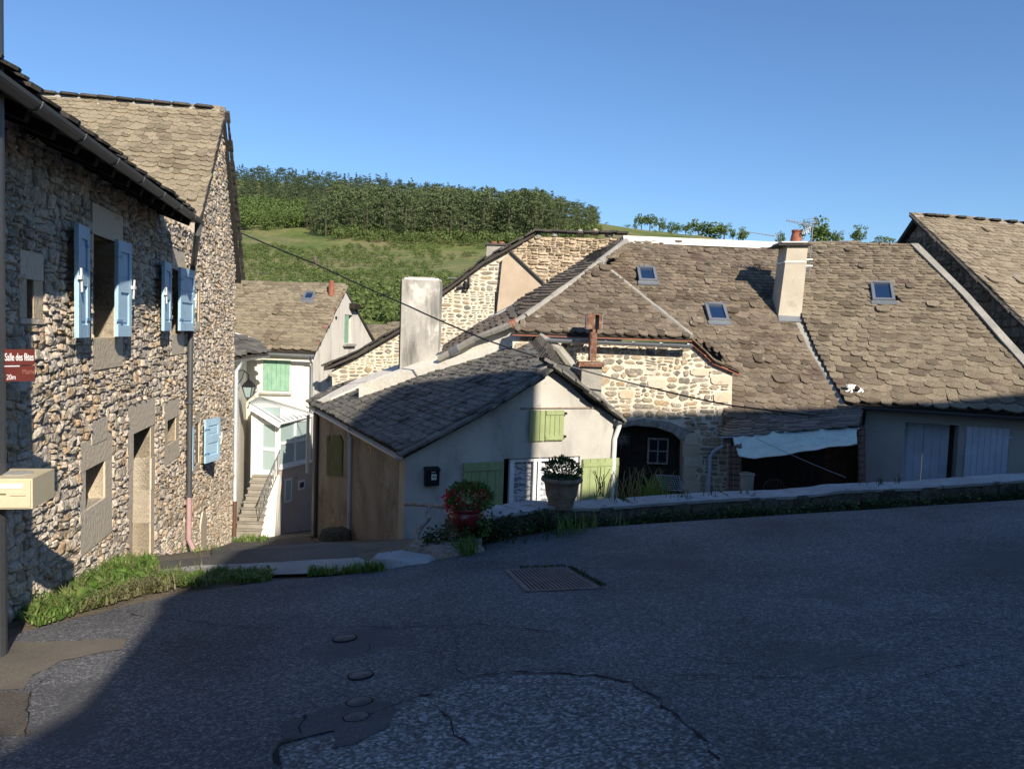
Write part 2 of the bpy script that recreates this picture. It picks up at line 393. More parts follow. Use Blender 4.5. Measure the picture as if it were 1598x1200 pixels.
# ---------------------------------------------------------------- rubble stone
def split_rect(x0, y0, x1, y1, ar, amax, rnd, out):
    w, h = x1 - x0, y1 - y0; A = w * h
    if A < amax * .35 or (A < amax and w / h < ar * 2.0 and w / h > ar * .45 and rnd.random() < .8):
        out.append((x0, y0, x1, y1)); return
    t = rnd.uniform(.34, .66)
    if w / h > ar * rnd.uniform(.75, 1.3): split_rect(x0, y0, x0 + w * t, y1, ar, amax, rnd, out); split_rect(x0 + w * t, y0, x1, y1, ar, amax, rnd, out)
    else: split_rect(x0, y0, x1, y0 + h * t, ar, amax, rnd, out); split_rect(x0, y0 + h * t, x1, y1, ar, amax, rnd, out)
class Fr:
    """vertical wall frame: O point, U horizontal, V up, N outwards"""
    def __init__(s, O, U_, N_): s.O = Vector(O); s.U = Vector(U_).normalized(); s.N = Vector(N_).normalized(); s.V = Vector((0, 0, 1))
    def px(s, x, y): return s.to2(hit(x, y, s.O, s.N))
    def to2(s, p): d = Vector(p) - s.O; return (d.dot(s.U), d.z)
    def to3(s, u, v, d=0.0): return s.O + s.U * u + s.V * v + s.N * d
    def box(s, mb, u0, u1, v0, v1, d0, d1): mb.box(s.to3((u0 + u1) / 2, (v0 + v1) / 2, (d0 + d1) / 2), s.U * abs(u1 - u0) / 2, s.V * abs(v1 - v0) / 2, s.N * abs(d1 - d0) / 2)
def rubble(fr, poly, holes, amax, ar, joint, prom, material, parent, seed, limit=300, band=.45, rough=.012, warp=.06, name='stone', chip=.22, gradeclamp=None, dmin=0.0, rnd_h=.6):
    rnd = random.Random(seed); us = [p[0] for p in poly]; vs = [p[1] for p in poly]
    u0, u1, v0, v1 = min(us), max(us), min(vs), max(vs); cells = []
    v = v0
    while v < v1:
        bh = band * rnd.uniform(.5, 1.3); u = u0 - rnd.random() * .5
        while u < u1:
            bw = band * rnd.uniform(1.0, 3.2); split_rect(u, v, u + bw, v + bh, ar, amax * rnd.choice([.5, .8, 1, 1, 1.6]), rnd, cells); u += bw
        v += bh
    items = []
    def wp(x, y):
        a = noise.noise_vector(Vector((x * 1.3, y * 1.3, seed))); b = noise.noise_vector(Vector((x * 4.1, y * 4.1, seed + 7)))
        return (x + a.x * warp * 1.6 + b.x * warp * .5, y + a.y * warp * 1.6 + b.y * warp * .5)
    for (a0, b0, a1, b1) in cells:
        for (h0, k0, h1, k1) in holes:      # trim against openings and dressed stones
            if a1 > h0 and a0 < h1 and b1 > k0 and b0 < k1:
                cand = [(h0 - a0, 0), (a1 - h1, 1), (k0 - b0, 2), (b1 - k1, 3)]; d, s_ = max(cand)
                if s_ == 0: a1 = h0
                elif s_ == 1: a0 = h1
                elif s_ == 2: b1 = k0
                else: b0 = k1
        w, h = a1 - a0, b1 - b0
        if w < .035 or h < .025: continue
        cu, cv = (a0 + a1) / 2, (b0 + b1) / 2
        if not inpoly(cu, cv, poly): continue
        nearhole = any(a1 > h0 - .1 and a0 < h1 + .1 and b1 > k0 - .1 and b0 < k1 + .1 for (h0, k0, h1, k1) in holes)
        j = joint * .5; c = chip * rnd.uniform(.5, 1.4)
        cw, ch = min(c * w, c * h * 1.5), min(c * h, c * w * 1.5)
        o = [(a0 + j + cw, b0 + j), (cu, b0 + j), (a1 - j - cw, b0 + j), (a1 - j, b0 + j + ch), (a1 - j, b1 - j - ch), (a1 - j - cw, b1 - j), (cu, b1 - j), (a0 + j + cw, b1 - j), (a0 + j, b1 - j - ch), (a0 + j, b0 + j + ch)]
        jit = min(w, h) * .07
        o = [(x + rnd.uniform(-jit, jit), y + rnd.uniform(-jit, jit)) for x, y in o]
        if not nearhole: o = [wp(x, y) for x, y in o]
        n = len(o); cx = sum(p[0] for p in o) / n; cy = sum(p[1] for p in o) / n
        pr = prom * rnd.uniform(1 - rnd_h, 1 + rnd_h); tx, ty = rnd.uniform(-.35, .35) * rough * 6, rnd.uniform(-.35, .35) * rough * 6
        vs_ = []
        for k, (f, z) in enumerate(((1.0, -.02), (.96, pr * .55 + dmin), (.70, pr * .95 + dmin))):
            for (x, y) in o:
                xx, yy = cx + (x - cx) * f, cy + (y - cy) * f
                zz = z + (0 if k == 0 else tx * (x - cx) / max(w, .05) + ty * (y - cy) / max(h, .05) + rnd.uniform(-rough, rough))
                vs_.append((xx - cx, yy - cy, max(zz, -.02)))
        vs_.append((0, 0, pr + dmin + rnd.uniform(-rough, rough)))
        fs = []
        for k in range(2):
            for i in range(n): a = k * n + i; b = k * n + (i + 1) % n; fs.append((a, b, b + n, a + n))
        fs += [(2 * n + i, 2 * n + (i + 1) % n, 3 * n) for i in range(n)]
        if fr.U.cross(fr.V).dot(fr.N) < 0: fs = [f[::-1] for f in fs]
        Rm = Matrix.Identity(4); c3 = fr.to3(cx, cy)
        for i in range(3): Rm[i][0] = fr.U[i]; Rm[i][1] = fr.V[i]; Rm[i][2] = fr.N[i]; Rm[i][3] = c3[i]
        me = bpy.data.meshes.new(name); me.from_pydata(vs_, [], fs); me.materials.append(material)
        items.append((me, Rm, w * h))
    place_pieces(items, name, material, parent, limit, 'rubble_infill')
    return len(items)

def wall(fr, poly, holes, thick, material, parent, name='wall'):
    mb = MB(); mb.prism([fr.to3(u, v) for u, v in poly], -fr.N * thick, [[fr.to3(a, b), fr.to3(c, b), fr.to3(c, d), fr.to3(a, d)] for a, b, c, d in holes])
    return mb.build(name, material, parent)
def dressed(fr, parent, r, hl, hs, wl, wr, proud=.02, depth=.06, material=None, lo=.1, jn=2, names=('lintel', 'sill', 'jamb')):
    """cut stones round the opening r=(u0,v0,u1,v1); returns the rect they cover"""
    material = material or M_sand; u0, v0, u1, v1 = r
    u0, u1 = min(u0, u1), max(u0, u1)
    if hl: mb = MB(); fr.box(mb, u0 - wl, u1 + wr, v1, v1 + hl, -depth, proud + .004); mb.build(names[0], material, parent)
    if hs: mb = MB(); fr.box(mb, u0 - wl, u1 + wr, v0 - hs, v0, -depth, proud + .006); mb.build(names[1], material, parent)
    for (a, b) in ((u0 - wl, u0), (u1, u1 + wr)):
        if b - a < .01: continue
        for k in range(jn):
            q0 = v0 + (v1 - v0) * k / jn; q1 = v0 + (v1 - v0) * (k + 1) / jn
            mb = MB(); fr.box(mb, a, b, q0 + .004, q1 - .004, -.30, proud + U(-.006, .006)); mb.build(names[2], material, parent)
    return (u0 - wl - .01, v0 - hs - .01, u1 + wr + .01, v1 + hl + .01)
def cables(pts, sagf, n=14):
    out = []
    for i in range(len(pts) - 1):
        a, b = Vector(pts[i]), Vector(pts[i + 1])
        for k in range(n + (1 if i == len(pts) - 2 else 0)):
            t = k / n; p = a.lerp(b, t); p.z -= sagf * 4 * t * (1 - t); out.append(p)
    return out
# ================================================================ ground
def lerp(a, b, t): return a + (b - a) * t
WALL_LINE = [(-.95, 8.9), (-.45, 9.25), (.2, 9.85), (.9, 10.4), (1.8, 10.85), (3.2, 11.05), (5.2, 11.1), (7.6, 11.15), (12, 11.4), (22, 12.2)]
def wall_y(x):
    for a, b in zip(WALL_LINE, WALL_LINE[1:]):
        if x <= b[0]: return a[1] + (b[1] - a[1]) * (x - a[0]) / (b[0] - a[0])
    return 13
def gz(x, y):
    xr = max(-13, min(16, x)); yy = max(-12, min(27, y))
    z = .1 * xr - .1 * yy
    if yy > 10: z -= .145 * (min(yy, 18) - 10)
    if yy > 18: z -= .10 * (yy - 18)
    if x > -.4 and y > wall_y(x) + .22: z = min(z, -2.0 + max(0, 18 - y) * .01)
    return z
def G(px, py):
    r = ray(px, py); t = 1.0
    for _ in range(4000):
        p = EYE + r * t
        if p.z < gz(p.x, p.y): break
        t += .01
    return Vector((p.x, p.y))
rx = random.Random(3)
def ground_grid():
    xs = list(np.arange(-15, 20.01, .3)); ys = list(np.arange(-13, 45.01, .3)); v = []; f = []
    for y in ys:
        for x in xs: v.append((x, y, gz(x, y) - .03 + .012 * noise.noise(Vector((x * 2, y * 2, 0)))))
    n = len(xs)
    for j in range(len(ys) - 1):
        for i in range(n - 1):
            a = j * n + i; f.append((a, a + 1, a + n + 1, a + n))
    # far skirts so the land runs on round the village
    def zz(x, y): return gz(max(-15, min(20, x)), max(-13, min(45, y))) - .03
    for (X0, X1, Y0, Y1) in ((-400, -15, -400, 45), (20, 400, -400, 45), (-15, 20, -400, -13)):
        b = len(v); mx_ = [X0 + (X1 - X0) * k / 8 for k in range(9)]; my = [Y0 + (Y1 - Y0) * k / 24 for k in range(25)]
        for yy in my:
            for xx in mx_: v.append((xx, yy, zz(xx, yy)))
        for j in range(24):
            for i in range(8): a = b + j * 9 + i; f.append((a, a + 1, a + 10, a + 9))
    me = bpy.data.meshes.new('ground'); me.from_pydata(v, [], f); me.materials.append(M_dirt)
    o = link('ground', me); o['kind'] = 'structure'; return o
M_dirt = mat('trodden_dirt', [(.10, .08, .055), (.19, .155, .11), (.15, .13, .09)], nscale=2.2, fine=35, famt=.3, bump=.9, bscale=25, bdist=.03)

def asphalt(name, dark, light, vscale=75.0, contrast=1.0, patchy=None, bumpd=.006):
    m = bpy.data.materials.new(name); m.use_nodes = True; nt = m.node_tree; N = nt.nodes; L = nt.links; b = N['Principled BSDF']
    b.inputs['Roughness'].default_value = .8; b.inputs['Specular IOR Level'].default_value = .28
    geo = N.new('ShaderNodeNewGeometry')
    vo = N.new('ShaderNodeTexVoronoi'); vo.inputs['Scale'].default_value = vscale; L.new(geo.outputs['Position'], vo.inputs['Vector'])
    sep = N.new('ShaderNodeSeparateColor'); L.new(vo.outputs['Color'], sep.inputs[0])
    rp = N.new('ShaderNodeValToRGB'); e = rp.color_ramp.elements
    e[0].position = .25; e[0].color = (*dark, 1); e[1].position = 1.0; e[1].color = (*light, 1)
    e2 = e.new(.62); e2.color = (*[lerp(a, c, .3) for a, c in zip(dark, light)], 1)
    n0 = N.new('ShaderNodeTexNoise'); n0.inputs['Scale'].default_value = vscale * .35; n0.inputs['Detail'].default_value = 3; L.new(geo.outputs['Position'], n0.inputs['Vector'])
    ma = N.new('ShaderNodeMath'); ma.operation = 'MULTIPLY_ADD'; ma.inputs[1].default_value = .9; L.new(n0.outputs['Fac'], ma.inputs[0])
    mb_ = N.new('ShaderNodeMath'); mb_.operation = 'MULTIPLY_ADD'; mb_.inputs[1].default_value = .85 * contrast; mb_.inputs[2].default_value = -.38; L.new(sep.outputs[0], mb_.inputs[0])
    L.new(mb_.outputs[0], ma.inputs[2]); L.new(ma.outputs[0], rp.inputs[0]); col = rp.outputs[0]
    n1 = N.new('ShaderNodeTexNoise'); n1.inputs['Scale'].default_value = .55; n1.inputs['Detail'].default_value = 6; n1.inputs['Roughness'].default_value = .65; L.new(geo.outputs['Position'], n1.inputs['Vector'])
    mr = N.new('ShaderNodeMapRange'); mr.inputs[1].default_value = .3; mr.inputs[2].default_value = .7; mr.inputs[3].default_value = .62; mr.inputs[4].default_value = 1.3; L.new(n1.outputs['Fac'], mr.inputs[0])
    sc = N.new('ShaderNodeVectorMath'); sc.operation = 'SCALE'; L.new(col, sc.inputs[0]); L.new(mr.outputs[0], sc.inputs['Scale']); col = sc.outputs[0]
    if patchy:
        n2 = N.new('ShaderNodeTexNoise'); n2.inputs['Scale'].default_value = patchy[1]; n2.inputs['Detail'].default_value = 7; L.new(geo.outputs['Position'], n2.inputs['Vector'])
        m2 = N.new('ShaderNodeMapRange'); m2.inputs[1].default_value = patchy[2]; m2.inputs[2].default_value = patchy[2] + .12; L.new(n2.outputs['Fac'], m2.inputs[0])
        mc = N.new('ShaderNodeMix'); mc.data_type = 'RGBA'; L.new(m2.outputs[0], mc.inputs[0]); L.new(col, mc.inputs[6]); mc.inputs[7].default_value = (*patchy[0], 1); col = mc.outputs[2]
    L.new(col, b.inputs['Base Color'])
    ad = N.new('ShaderNodeMath'); ad.operation = 'SUBTRACT'; ad.inputs[0].default_value = 1; L.new(vo.outputs['Distance'], ad.inputs[1])
    bp = N.new('ShaderNodeBump'); bp.inputs['Strength'].default_value = .9; bp.inputs['Distance'].default_value = bumpd; L.new(ad.outputs[0], bp.inputs['Height']); L.new(bp.outputs[0], b.inputs['Normal'])
    return m
M_road = asphalt('old_chip_asphalt', (.078, .078, .083), (.36, .355, .35), 84, .85, patchy=((.085, .085, .088), .7, .56))
M_lane = asphalt('lane_asphalt', (.10, .095, .085), (.24, .225, .20), 90, .7, patchy=((.14, .115, .08), 1.2, .6))
M_patch = asphalt('coarse_pale_chippings', (.09, .09, .092), (.44, .435, .42), 62, 1.0, bumpd=.009)
M_tar = asphalt('smooth_tar_repair', (.078, .08, .084), (.19, .19, .19), 110, .7)
M_tan = asphalt('worn_tan_mortar_patch', (.16, .14, .11), (.30, .27, .22), 100, .5)
M_conc = mat('smooth_ramp_concrete', [(.30, .29, .27), (.42, .41, .38)], nscale=2, fine=60, famt=.12, bump=.3, bscale=60, bdist=.005, stain=((.12, .115, .11), 3.0, .62, .03))
M_crack = flat('crack_dirt', (.022, .021, .02), rough=.95)

def sheet(name, pts, dz, material, step=.35, kind='structure', parent=None, edge=0.0, flip=False):
    """pts: outline in x,y; laid over the ground dz above it"""
    out = []
    for i, p in enumerate(pts):
        q = pts[(i + 1) % len(pts)]; n = max(1, int((Vector(q) - Vector(p)).length / (step if not edge else min(step, .12))))
        for k in range(n):
            t = k / n; x, y = lerp(p[0], q[0], t), lerp(p[1], q[1], t)
            if edge: x += edge * noise.noise(Vector((x * 4, y * 4, 3))); y += edge * noise.noise(Vector((x * 4, y * 4, 9)))
            out.append(Vector((x, y)))
    n = len(out); xs = [p.x for p in out]; ys = [p.y for p in out]; vin = list(out)
    x = min(xs)
    while x < max(xs):
        y = min(ys)
        while y < max(ys):
            q = (x + step * .2 * rx.random(), y + step * .2 * rx.random())
            if inpoly(q[0], q[1], out): vin.append(Vector(q))
            y += step
        x += step
    r = delaunay_2d_cdt(vin, [], [list(range(n))], 1, 1e-4)
    v = [(p.x, p.y, gz(p.x, p.y) + dz) for p in r[0]]; f = [tuple(t) for t in r[2]]
    me = bpy.data.meshes.new(name); me.from_pydata(v, [], f); me.materials.append(material); me.update()
    o = link(name, me, parent); o['kind'] = kind; return o
def Gs(*pp): return [G(*p) for p in pp]
ground_grid()
edge_px = Gs((40, 985), (110, 968), (200, 945), (300, 925), (430, 906), (520, 900), (600, 890), (660, 878), (715, 868))
wl = [Vector((x, wall_y(x) + .12)) for x in (-.4, .2, .9, 1.8, 3.2, 5.2, 7.6, 12, 18)]
road_poly = [Vector((-11, -11)), Vector((-11, -1)), Vector((-4.2, 3.5)), *edge_px, *wl, Vector((18, -11))]
sheet('road', road_poly, .004, M_road, .5, edge=.03)
lane_poly = [*Gs((228, 905), (200, 880), (330, 868)), Vector((-7.2, 18.5)), Vector((-9.5, 19.5)), Vector((-9.5, 26)), Vector((-4.5, 27)), Vector((-5.2, 20)), *Gs((560, 868), (600, 884), (520, 895), (430, 898), (330, 898), (300, 900))]
sheet('lane', lane_poly, .0, M_lane, .4, edge=.03)
sheet('concrete_crossing', Gs((232, 893), (300, 884), (420, 879), (560, 871), (598, 888), (520, 895), (430, 898), (330, 898), (235, 903)), .012, M_conc, .3, edge=.03)
sheet('chipping_patch', Gs((440, 1199), (470, 1160), (540, 1128), (640, 1095), (740, 1060), (800, 1051), (900, 1053), (990, 1068), (1030, 1095), (1075, 1140), (1110, 1175), (1140, 1199)) + [Vector((.6, 2.2)), Vector((-.9, 2.2))], .008, M_patch, .3, edge=.12)
sheet('tar_repair', Gs((430, 1165), (440, 1130), (530, 1105), (610, 1095), (612, 1140), (560, 1165), (520, 1170), (515, 1140), (470, 1148)), .012, M_tar, .2, edge=.08)
sheet('worn_mortar_patch', Gs((-60, 1075), (40, 1075), (48, 1058), (100, 1030), (190, 1012), (200, 998), (90, 1003), (-60, 1005)), .010, M_tan, .3, edge=.10)
sheet('worn_brown_patch', Gs((-120, 1150), (40, 1150), (42, 1082), (-120, 1080)), .009, asphalt('brown_worn_asphalt', (.10, .085, .07), (.24, .21, .17), 90, .6), .3, edge=.06)
# cracks: narrow dark ribbons that follow the breaks in the surface
mb = MB()
def crack(pp, w, seed):
    rr = random.Random(seed); g = Gs(*pp); pts = []
    for a, b in zip(g, g[1:]):
        n = max(2, int((b - a).length / .07))
        for k in range(n):
            q = a.lerp(b, k / n); pts.append((q.x + rr.gauss(0, .014), q.y + rr.gauss(0, .014)))
    pv = None
    for i, (x, y) in enumerate(pts):
        ww = w * rr.uniform(.1, 1.0) * .42; cur = [(x - ww * .7, y - ww, gz(x, y) + .0135), (x + ww * .7, y + ww, gz(x, y) + .0135)]
        if pv: mb.poly([pv[0], pv[1], cur[1], cur[0]])
        pv = cur
crack([(430, 1199), (440, 1160), (470, 1148), (475, 1110)], .045, 1)
crack([(540, 1128), (640, 1095), (740, 1060), (800, 1051), (900, 1053), (990, 1068), (1030, 1095), (1075, 1140), (1110, 1175), (1140, 1199)], .035, 2)
crack([(400, 1003), (520, 980), (660, 980), (760, 976), (880, 990)], .016, 3)
crack([(575, 1000), (572, 1020), (545, 1035)], .012, 4); crack([(713, 1000), (712, 1050), (740, 1060)], .012, 5)
crack([(900, 875), (1000, 868), (1060, 850)], .014, 6); crack([(1020, 1025), (1150, 1040), (1180, 1018), (1260, 1000)], .014, 7)
crack([(1000, 870), (1050, 855), (1052, 835)], .014, 8); crack([(1380, 985), (1450, 968), (1540, 976), (1598, 955)], .014, 9)
crack([(1330, 1100), (1460, 1050), (1540, 1030), (1598, 1026)], .02, 10); crack([(1050, 1055), (1150, 1060), (1250, 1060), (1430, 1005)], .012, 11)
crack([(690, 1110), (720, 1160), (735, 1180)], .02, 12); crack([(850, 1080), (870, 1110), (930, 1125)], .008, 13); crack([(640, 1100), (660, 1135), (640, 1170)], .008, 14)
crack([(40, 1150), (45, 1082), (100, 1045)], .012, 15); crack([(900, 1120), (1000, 1140), (1050, 1180)], .008, 16)
crack([(1200, 820), (1350, 830), (1500, 815)], .010, 17); crack([(200, 960), (330, 975), (450, 985)], .012, 18)
o = mb.build('road_cracks', M_crack); o['kind'] = 'structure'

# ================================================================ left stone houses
r_ = ray(550, 515); dL = Vector((r_.x, r_.y, 0)).normalized(); nL = Vector((dL.y, -dL.x, 0))
FL = Fr((-3.1, 0, 0), dL, nL)
gut = Fr(FL.O + nL * .62, dL, nL)
ga, gb = gut.px(0, 106), gut.px(311, 349)
zE = (ga[1] + gb[1]) / 2 + .0
uG = gut.px(311, 350)[0]
uSplit = FL.px(303, 600)[0]
uL2 = FL.px(356, 700)[0]
h1 = thing('stone_house', 'long rubble stone house at the left with light blue shutters and a grey gutter', 'house', FL.to3(9, gz(-5, 9)))
wA = FL.px(143, 362), FL.px(175, 527); rA = (wA[0][0], wA[1][1], wA[0][0] + .86, wA[0][1] - .02)
wB = FL.px(267, 415); wB2 = FL.px(281, 521); rB = (wB[0], wB2[1], wB2[0], wB[1] - .05)
c0, c1 = FL.px(131, 797), FL.px(161, 718); rC = (c0[0], c0[1], c1[0], c1[1])
d0, d1 = FL.px(205, 864), FL.px(234, 664); rD = (d0[0], d0[1] - .3, d1[0], d1[1])
e0_, e1_ = FL.px(259, 695), FL.px(273, 650); rE = (e0_[0], e0_[1], e1_[0], e1_[1])
g0_, g1_ = FL.px(39, 497), FL.px(50, 437); rG = (g0_[0], g0_[1], g1_[0], g1_[1])
poly1 = [(3.2, -3), (uSplit, -7.5), (uSplit, zE + .1), (3.2, zE + .1)]
holes1 = [rA, rB, rC, rD, rE, rG]
wall(FL, poly1, holes1, .4, M_L1mort, h1)
cov = []
cov.append(dressed(FL, h1, rA, .36, .38, .05, .32, jn=3)); cov.append(dressed(FL, h1, rB, .36, .36, .05, .25, jn=3))
cov.append(dressed(FL, h1, rC, .34, .50, .20, .28, jn=1)); cov.append(dressed(FL, h1, rD, .42, 0, .30, .22, jn=4))
cov.append(dressed(FL, h1, rE, .32, .32, .26, .24, jn=1)); cov.append(dressed(FL, h1, rG, .26, .05, .16, .22, jn=1))
mb = MB(); q = FL.px(150, 675); FL.box(mb, q[0] - .25, q[0] + .35, q[1] - .12, q[1] + .16, -.05, .03); mb.build('relieving_stone', M_sand, h1); cov.append((q[0] - .26, q[1] - .13, q[0] + .36, q[1] + .17))
for r in holes1:     # room side of each opening, coloured near-black in place of indoor shade
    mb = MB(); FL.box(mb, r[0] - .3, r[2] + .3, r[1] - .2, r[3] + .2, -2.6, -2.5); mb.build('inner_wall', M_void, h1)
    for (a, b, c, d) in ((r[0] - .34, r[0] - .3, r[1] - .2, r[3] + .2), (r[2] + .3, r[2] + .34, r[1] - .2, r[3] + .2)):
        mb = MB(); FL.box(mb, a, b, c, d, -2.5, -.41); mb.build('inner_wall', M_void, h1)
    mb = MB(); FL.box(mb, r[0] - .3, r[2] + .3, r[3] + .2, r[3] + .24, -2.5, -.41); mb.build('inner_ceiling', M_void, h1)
def casement(fr, parent, r, d, material, nx=2, ny=3, fw=.05, glass=None, name='window'):
    """framed window set back d: frame > pane"""
    mb = MB(); u0, v0, u1, v1 = r
    fr.box(mb, u0, u0 + fw, v0, v1, -d - .03, -d + .03); fr.box(mb, u1 - fw, u1, v0, v1, -d - .03, -d + .03)
    fr.box(mb, u0 + fw, u1 - fw, v0, v0 + fw, -d - .03, -d + .028); fr.box(mb, u0 + fw, u1 - fw, v1 - fw, v1, -d - .03, -d + .028)
    for k in range(1, nx): c = lerp(u0, u1, k / nx); fr.box(mb, c - fw * .4, c + fw * .4, v0 + fw, v1 - fw, -d - .02, -d + .02)
    for k in range(1, ny): c = lerp(v0, v1, k / ny); fr.box(mb, u0 + fw, u1 - fw, c - fw * .3, c + fw * .3, -d - .015, -d + .015)
    w = mb.build(name, material, parent)
    for i in range(nx):
        for j in range(ny):
            a, b = lerp(u0 + fw * .5, u1 - fw * .5, i / nx), lerp(u0 + fw * .5, u1 - fw * .5, (i + 1) / nx); c, e = lerp(v0 + fw * .5, v1 - fw * .5, j / ny), lerp(v0 + fw * .5, v1 - fw * .5, (j + 1) / ny)
            m2 = MB(); fr.box(m2, a, b, c, e, -d - .006, -d + .004); m2.build('pane', glass or M_glassD, w)
    return w
for r in (rA, rB, rC, rE): casement(FL, h1, (r[0], r[1], r[2], r[3]), .34, M_darkwood)
mb = MB(); FL.box(mb, rD[0], rD[2], rD[1], rD[3], -.42, -.36); dr = mb.build('door', M_darkwood, h1)
for k in range(4):
    mb = MB(); w_ = (rD[2] - rD[0]) / 4; FL.box(mb, rD[0] + w_ * k + .01, rD[0] + w_ * (k + 1) - .01, rD[1] + .05, rD[3] - .03, -.36, -.345); mb.build('plank', M_darkwood, dr)
# panelled blue shutter leaves, folded back almost flat to the wall
def blue_leaf(parent, u0, u1, v0, v1, ang, hinge_left):
    """hinge at the edge nearest the opening"""
    mb = MB(); w = u1 - u0; hu = u1 if hinge_left else u0; s_ = -1 if hinge_left else 1
    a = math.radians(ang); ud = (FL.U * s_ * math.cos(a) + FL.N * math.sin(a)); nd = (FL.N * math.cos(a) - FL.U * s_ * math.sin(a))
    base = FL.to3(hu, 0, .10)
    def bx(m, a0, a1, b0, b1, c0_, c1_): m.box(base + ud * (a0 + a1) / 2 + Vector((0, 0, (b0 + b1) / 2)) + nd * (c0_ + c1_) / 2, ud * abs(a1 - a0) / 2, Vector((0, 0, abs(b1 - b0) / 2)), nd * abs(c1_ - c0_) / 2)
    st = .09; h = v1 - v0; mid = v0 + h * .53
    bx(mb, 0, st, v0, v1, 0, .045); bx(mb, w - st, w, v0, v1, 0, .045); bx(mb, st, w - st, v0, v0 + .14, 0, .044); bx(mb, st, w - st, v1 - .14, v1, 0, .044); bx(mb, st, w - st, mid - .08, mid + .08, 0, .044)
    sh = mb.build('shutter', M_blue, parent)
    for (p0_, p1_) in ((v0 + .14, mid - .08), (mid + .08, v1 - .14)):
        m2 = MB(); bx(m2, st, w - st, p0_, p1_, .004, .022); m2.build('panel', M_blue, sh)
        m2 = MB(); bx(m2, st + .03, w - st - .03, p0_ + .04, p1_ - .04, .022, .032); m2.build('panel', M_blue, sh)
    m2 = MB(); bx(m2, w - .03, w + .05, mid - .02, mid + .02, .045, .085); m2.tube([base + ud * (w - .02) + Vector((0, 0, mid - .15)) + nd * .07, base + ud * (w + .02) + Vector((0, 0, mid + .1)) + nd * .07], .012, 6)
    m2.build('latch', M_whitepipe, sh)
    for zz_ in (v0 + .2, v1 - .2):
        m2 = MB(); bx(m2, -.05, .14, zz_ - .015, zz_ + .015, .045, .055); m2.build('hinge', M_blueD, sh)
    return sh
sA = FL.px(116, 531)[1], FL.px(116, 347)[1]
FLs = Fr(FL.O + nL * .13, dL, nL); uA0 = FLs.px(117, 400)[0]; uA3 = FLs.px(200, 400)[0]; hA0, hA1 = FLs.px(138, 400)[0], FLs.px(183, 400)[0]; hB0, hB1 = FLs.px(266, 450)[0], FLs.px(281, 450)[0]
blue_leaf(h1, uA0, hA0, rA[1] + .02, rA[3] + .0, 3, True); blue_leaf(h1, hA1, uA3, rA[1] + .02, rA[3] + .0, 4, False)
blue_leaf(h1, FLs.px(252, 450)[0], hB0, rB[1] + .06, rB[3] + .04, 3, True); blue_leaf(h1, hB1, FLs.px(297, 450)[0], rB[1] + .06, rB[3] + .04, 4, False)
n1 = rubble(FL, poly1, cov, .036, 1.9, .008, .032, M_L1stone, h1, 11, 300, band=.36, rough=.011, warp=.06, chip=.18)
# eaves: slab, rafters, gutter, downpipe
def slab(parent, name, pts, off, material, label=None):
    mb = MB(); mb.prism(pts, off); return mb.build(name, material, parent, label=label)
sl = math.radians(20); inn = -nL; upv = inn * math.cos(sl) + Vector((0, 0, math.sin(sl)))
e0p = FL.to3(2.8, zE + .04, .58); e1p = FL.to3(uG - .06, zE + .04, .58)
rf1 = slab(h1, 'roof', [e0p, e1p, e1p + upv * 5.2, e0p + upv * 5.2], Vector((0, 0, -.08)), M_deck)
dn = inn * math.cos(sl) - Vector((0, 0, math.sin(sl))); r0, r1 = e0p + upv * 5.2, e1p + upv * 5.2
slab(h1, 'back_roof', [r0, r1, r1 + dn * 5.2, r0 + dn * 5.2], Vector((0, 0, -.08)), M_deck)
lay_slates(rf1, e0p + Vector((0, 0, .01)), dL, upv, [(0, 0), ((e1p - e0p).length, 0), ((e1p - e0p).length, 1.6), (0, 1.6)], .34, .26, 1, .03, M_verge, 120, seed=4)
for k in range(22):
    u = 3.4 + k * .56
    if u > uG - .1: break
    mb = MB(); a = FL.to3(u, zE + .0, .50) + Vector((0, 0, -.06)); mb.bar(a, a + upv * 1.1, .09, .12); mb.build('rafter', M_darkwood, h1)
mb = MB(); g0, g1 = gut.to3(2.8, zE - .01), gut.to3(uG + .05, zE - .01); mb.gutter(g0, g1, .07); mb.build('gutter', M_dzinc, h1)
for k in range(12):
    u = 4.0 + k * .98
    if u > uG: break
    mb = MB(); c = gut.to3(u, zE - .01); mb.gutter(c - dL * .012, c + dL * .012, .079); mb.build('gutter_bracket', M_dzinc, h1)
pc = FL.px(286, 700)[0]; pipe = [gut.to3(uG - .1, zE - .07), gut.to3(uG - .12, zE - .22), FL.to3(pc + .05, zE - .55, .14), FL.to3(pc, zE - .75, .11)]
zsplit = FL.px(285, 775)[1]
mb = MB(); mb.tube(pipe + [FL.to3(pc, zsplit, .11)], .05, 10); mb.build('downpipe', M_dzinc, h1)
mb = MB(); mb.tube([FL.to3(pc, zsplit, .11), FL.to3(pc, gz(FL.to3(pc, 0).x, FL.to3(pc, 0).y) + .22, .11), FL.to3(pc, gz(FL.to3(pc, 0).x, FL.to3(pc, 0).y) + .03, .19)], .048, 10)
mb.build('downpipe_foot', flat('pinkish_pipe', (.42, .28, .27), rough=.5), h1, label='faded pink lower length of the downpipe')
for z in (zE - 1.8, zE - 3.1, zsplit + .02):
    mb = MB(); FL.box(mb, pc - .065, pc + .065, z - .02, z + .02, .0, .17); mb.build('pipe_clip', M_dzinc, h1)
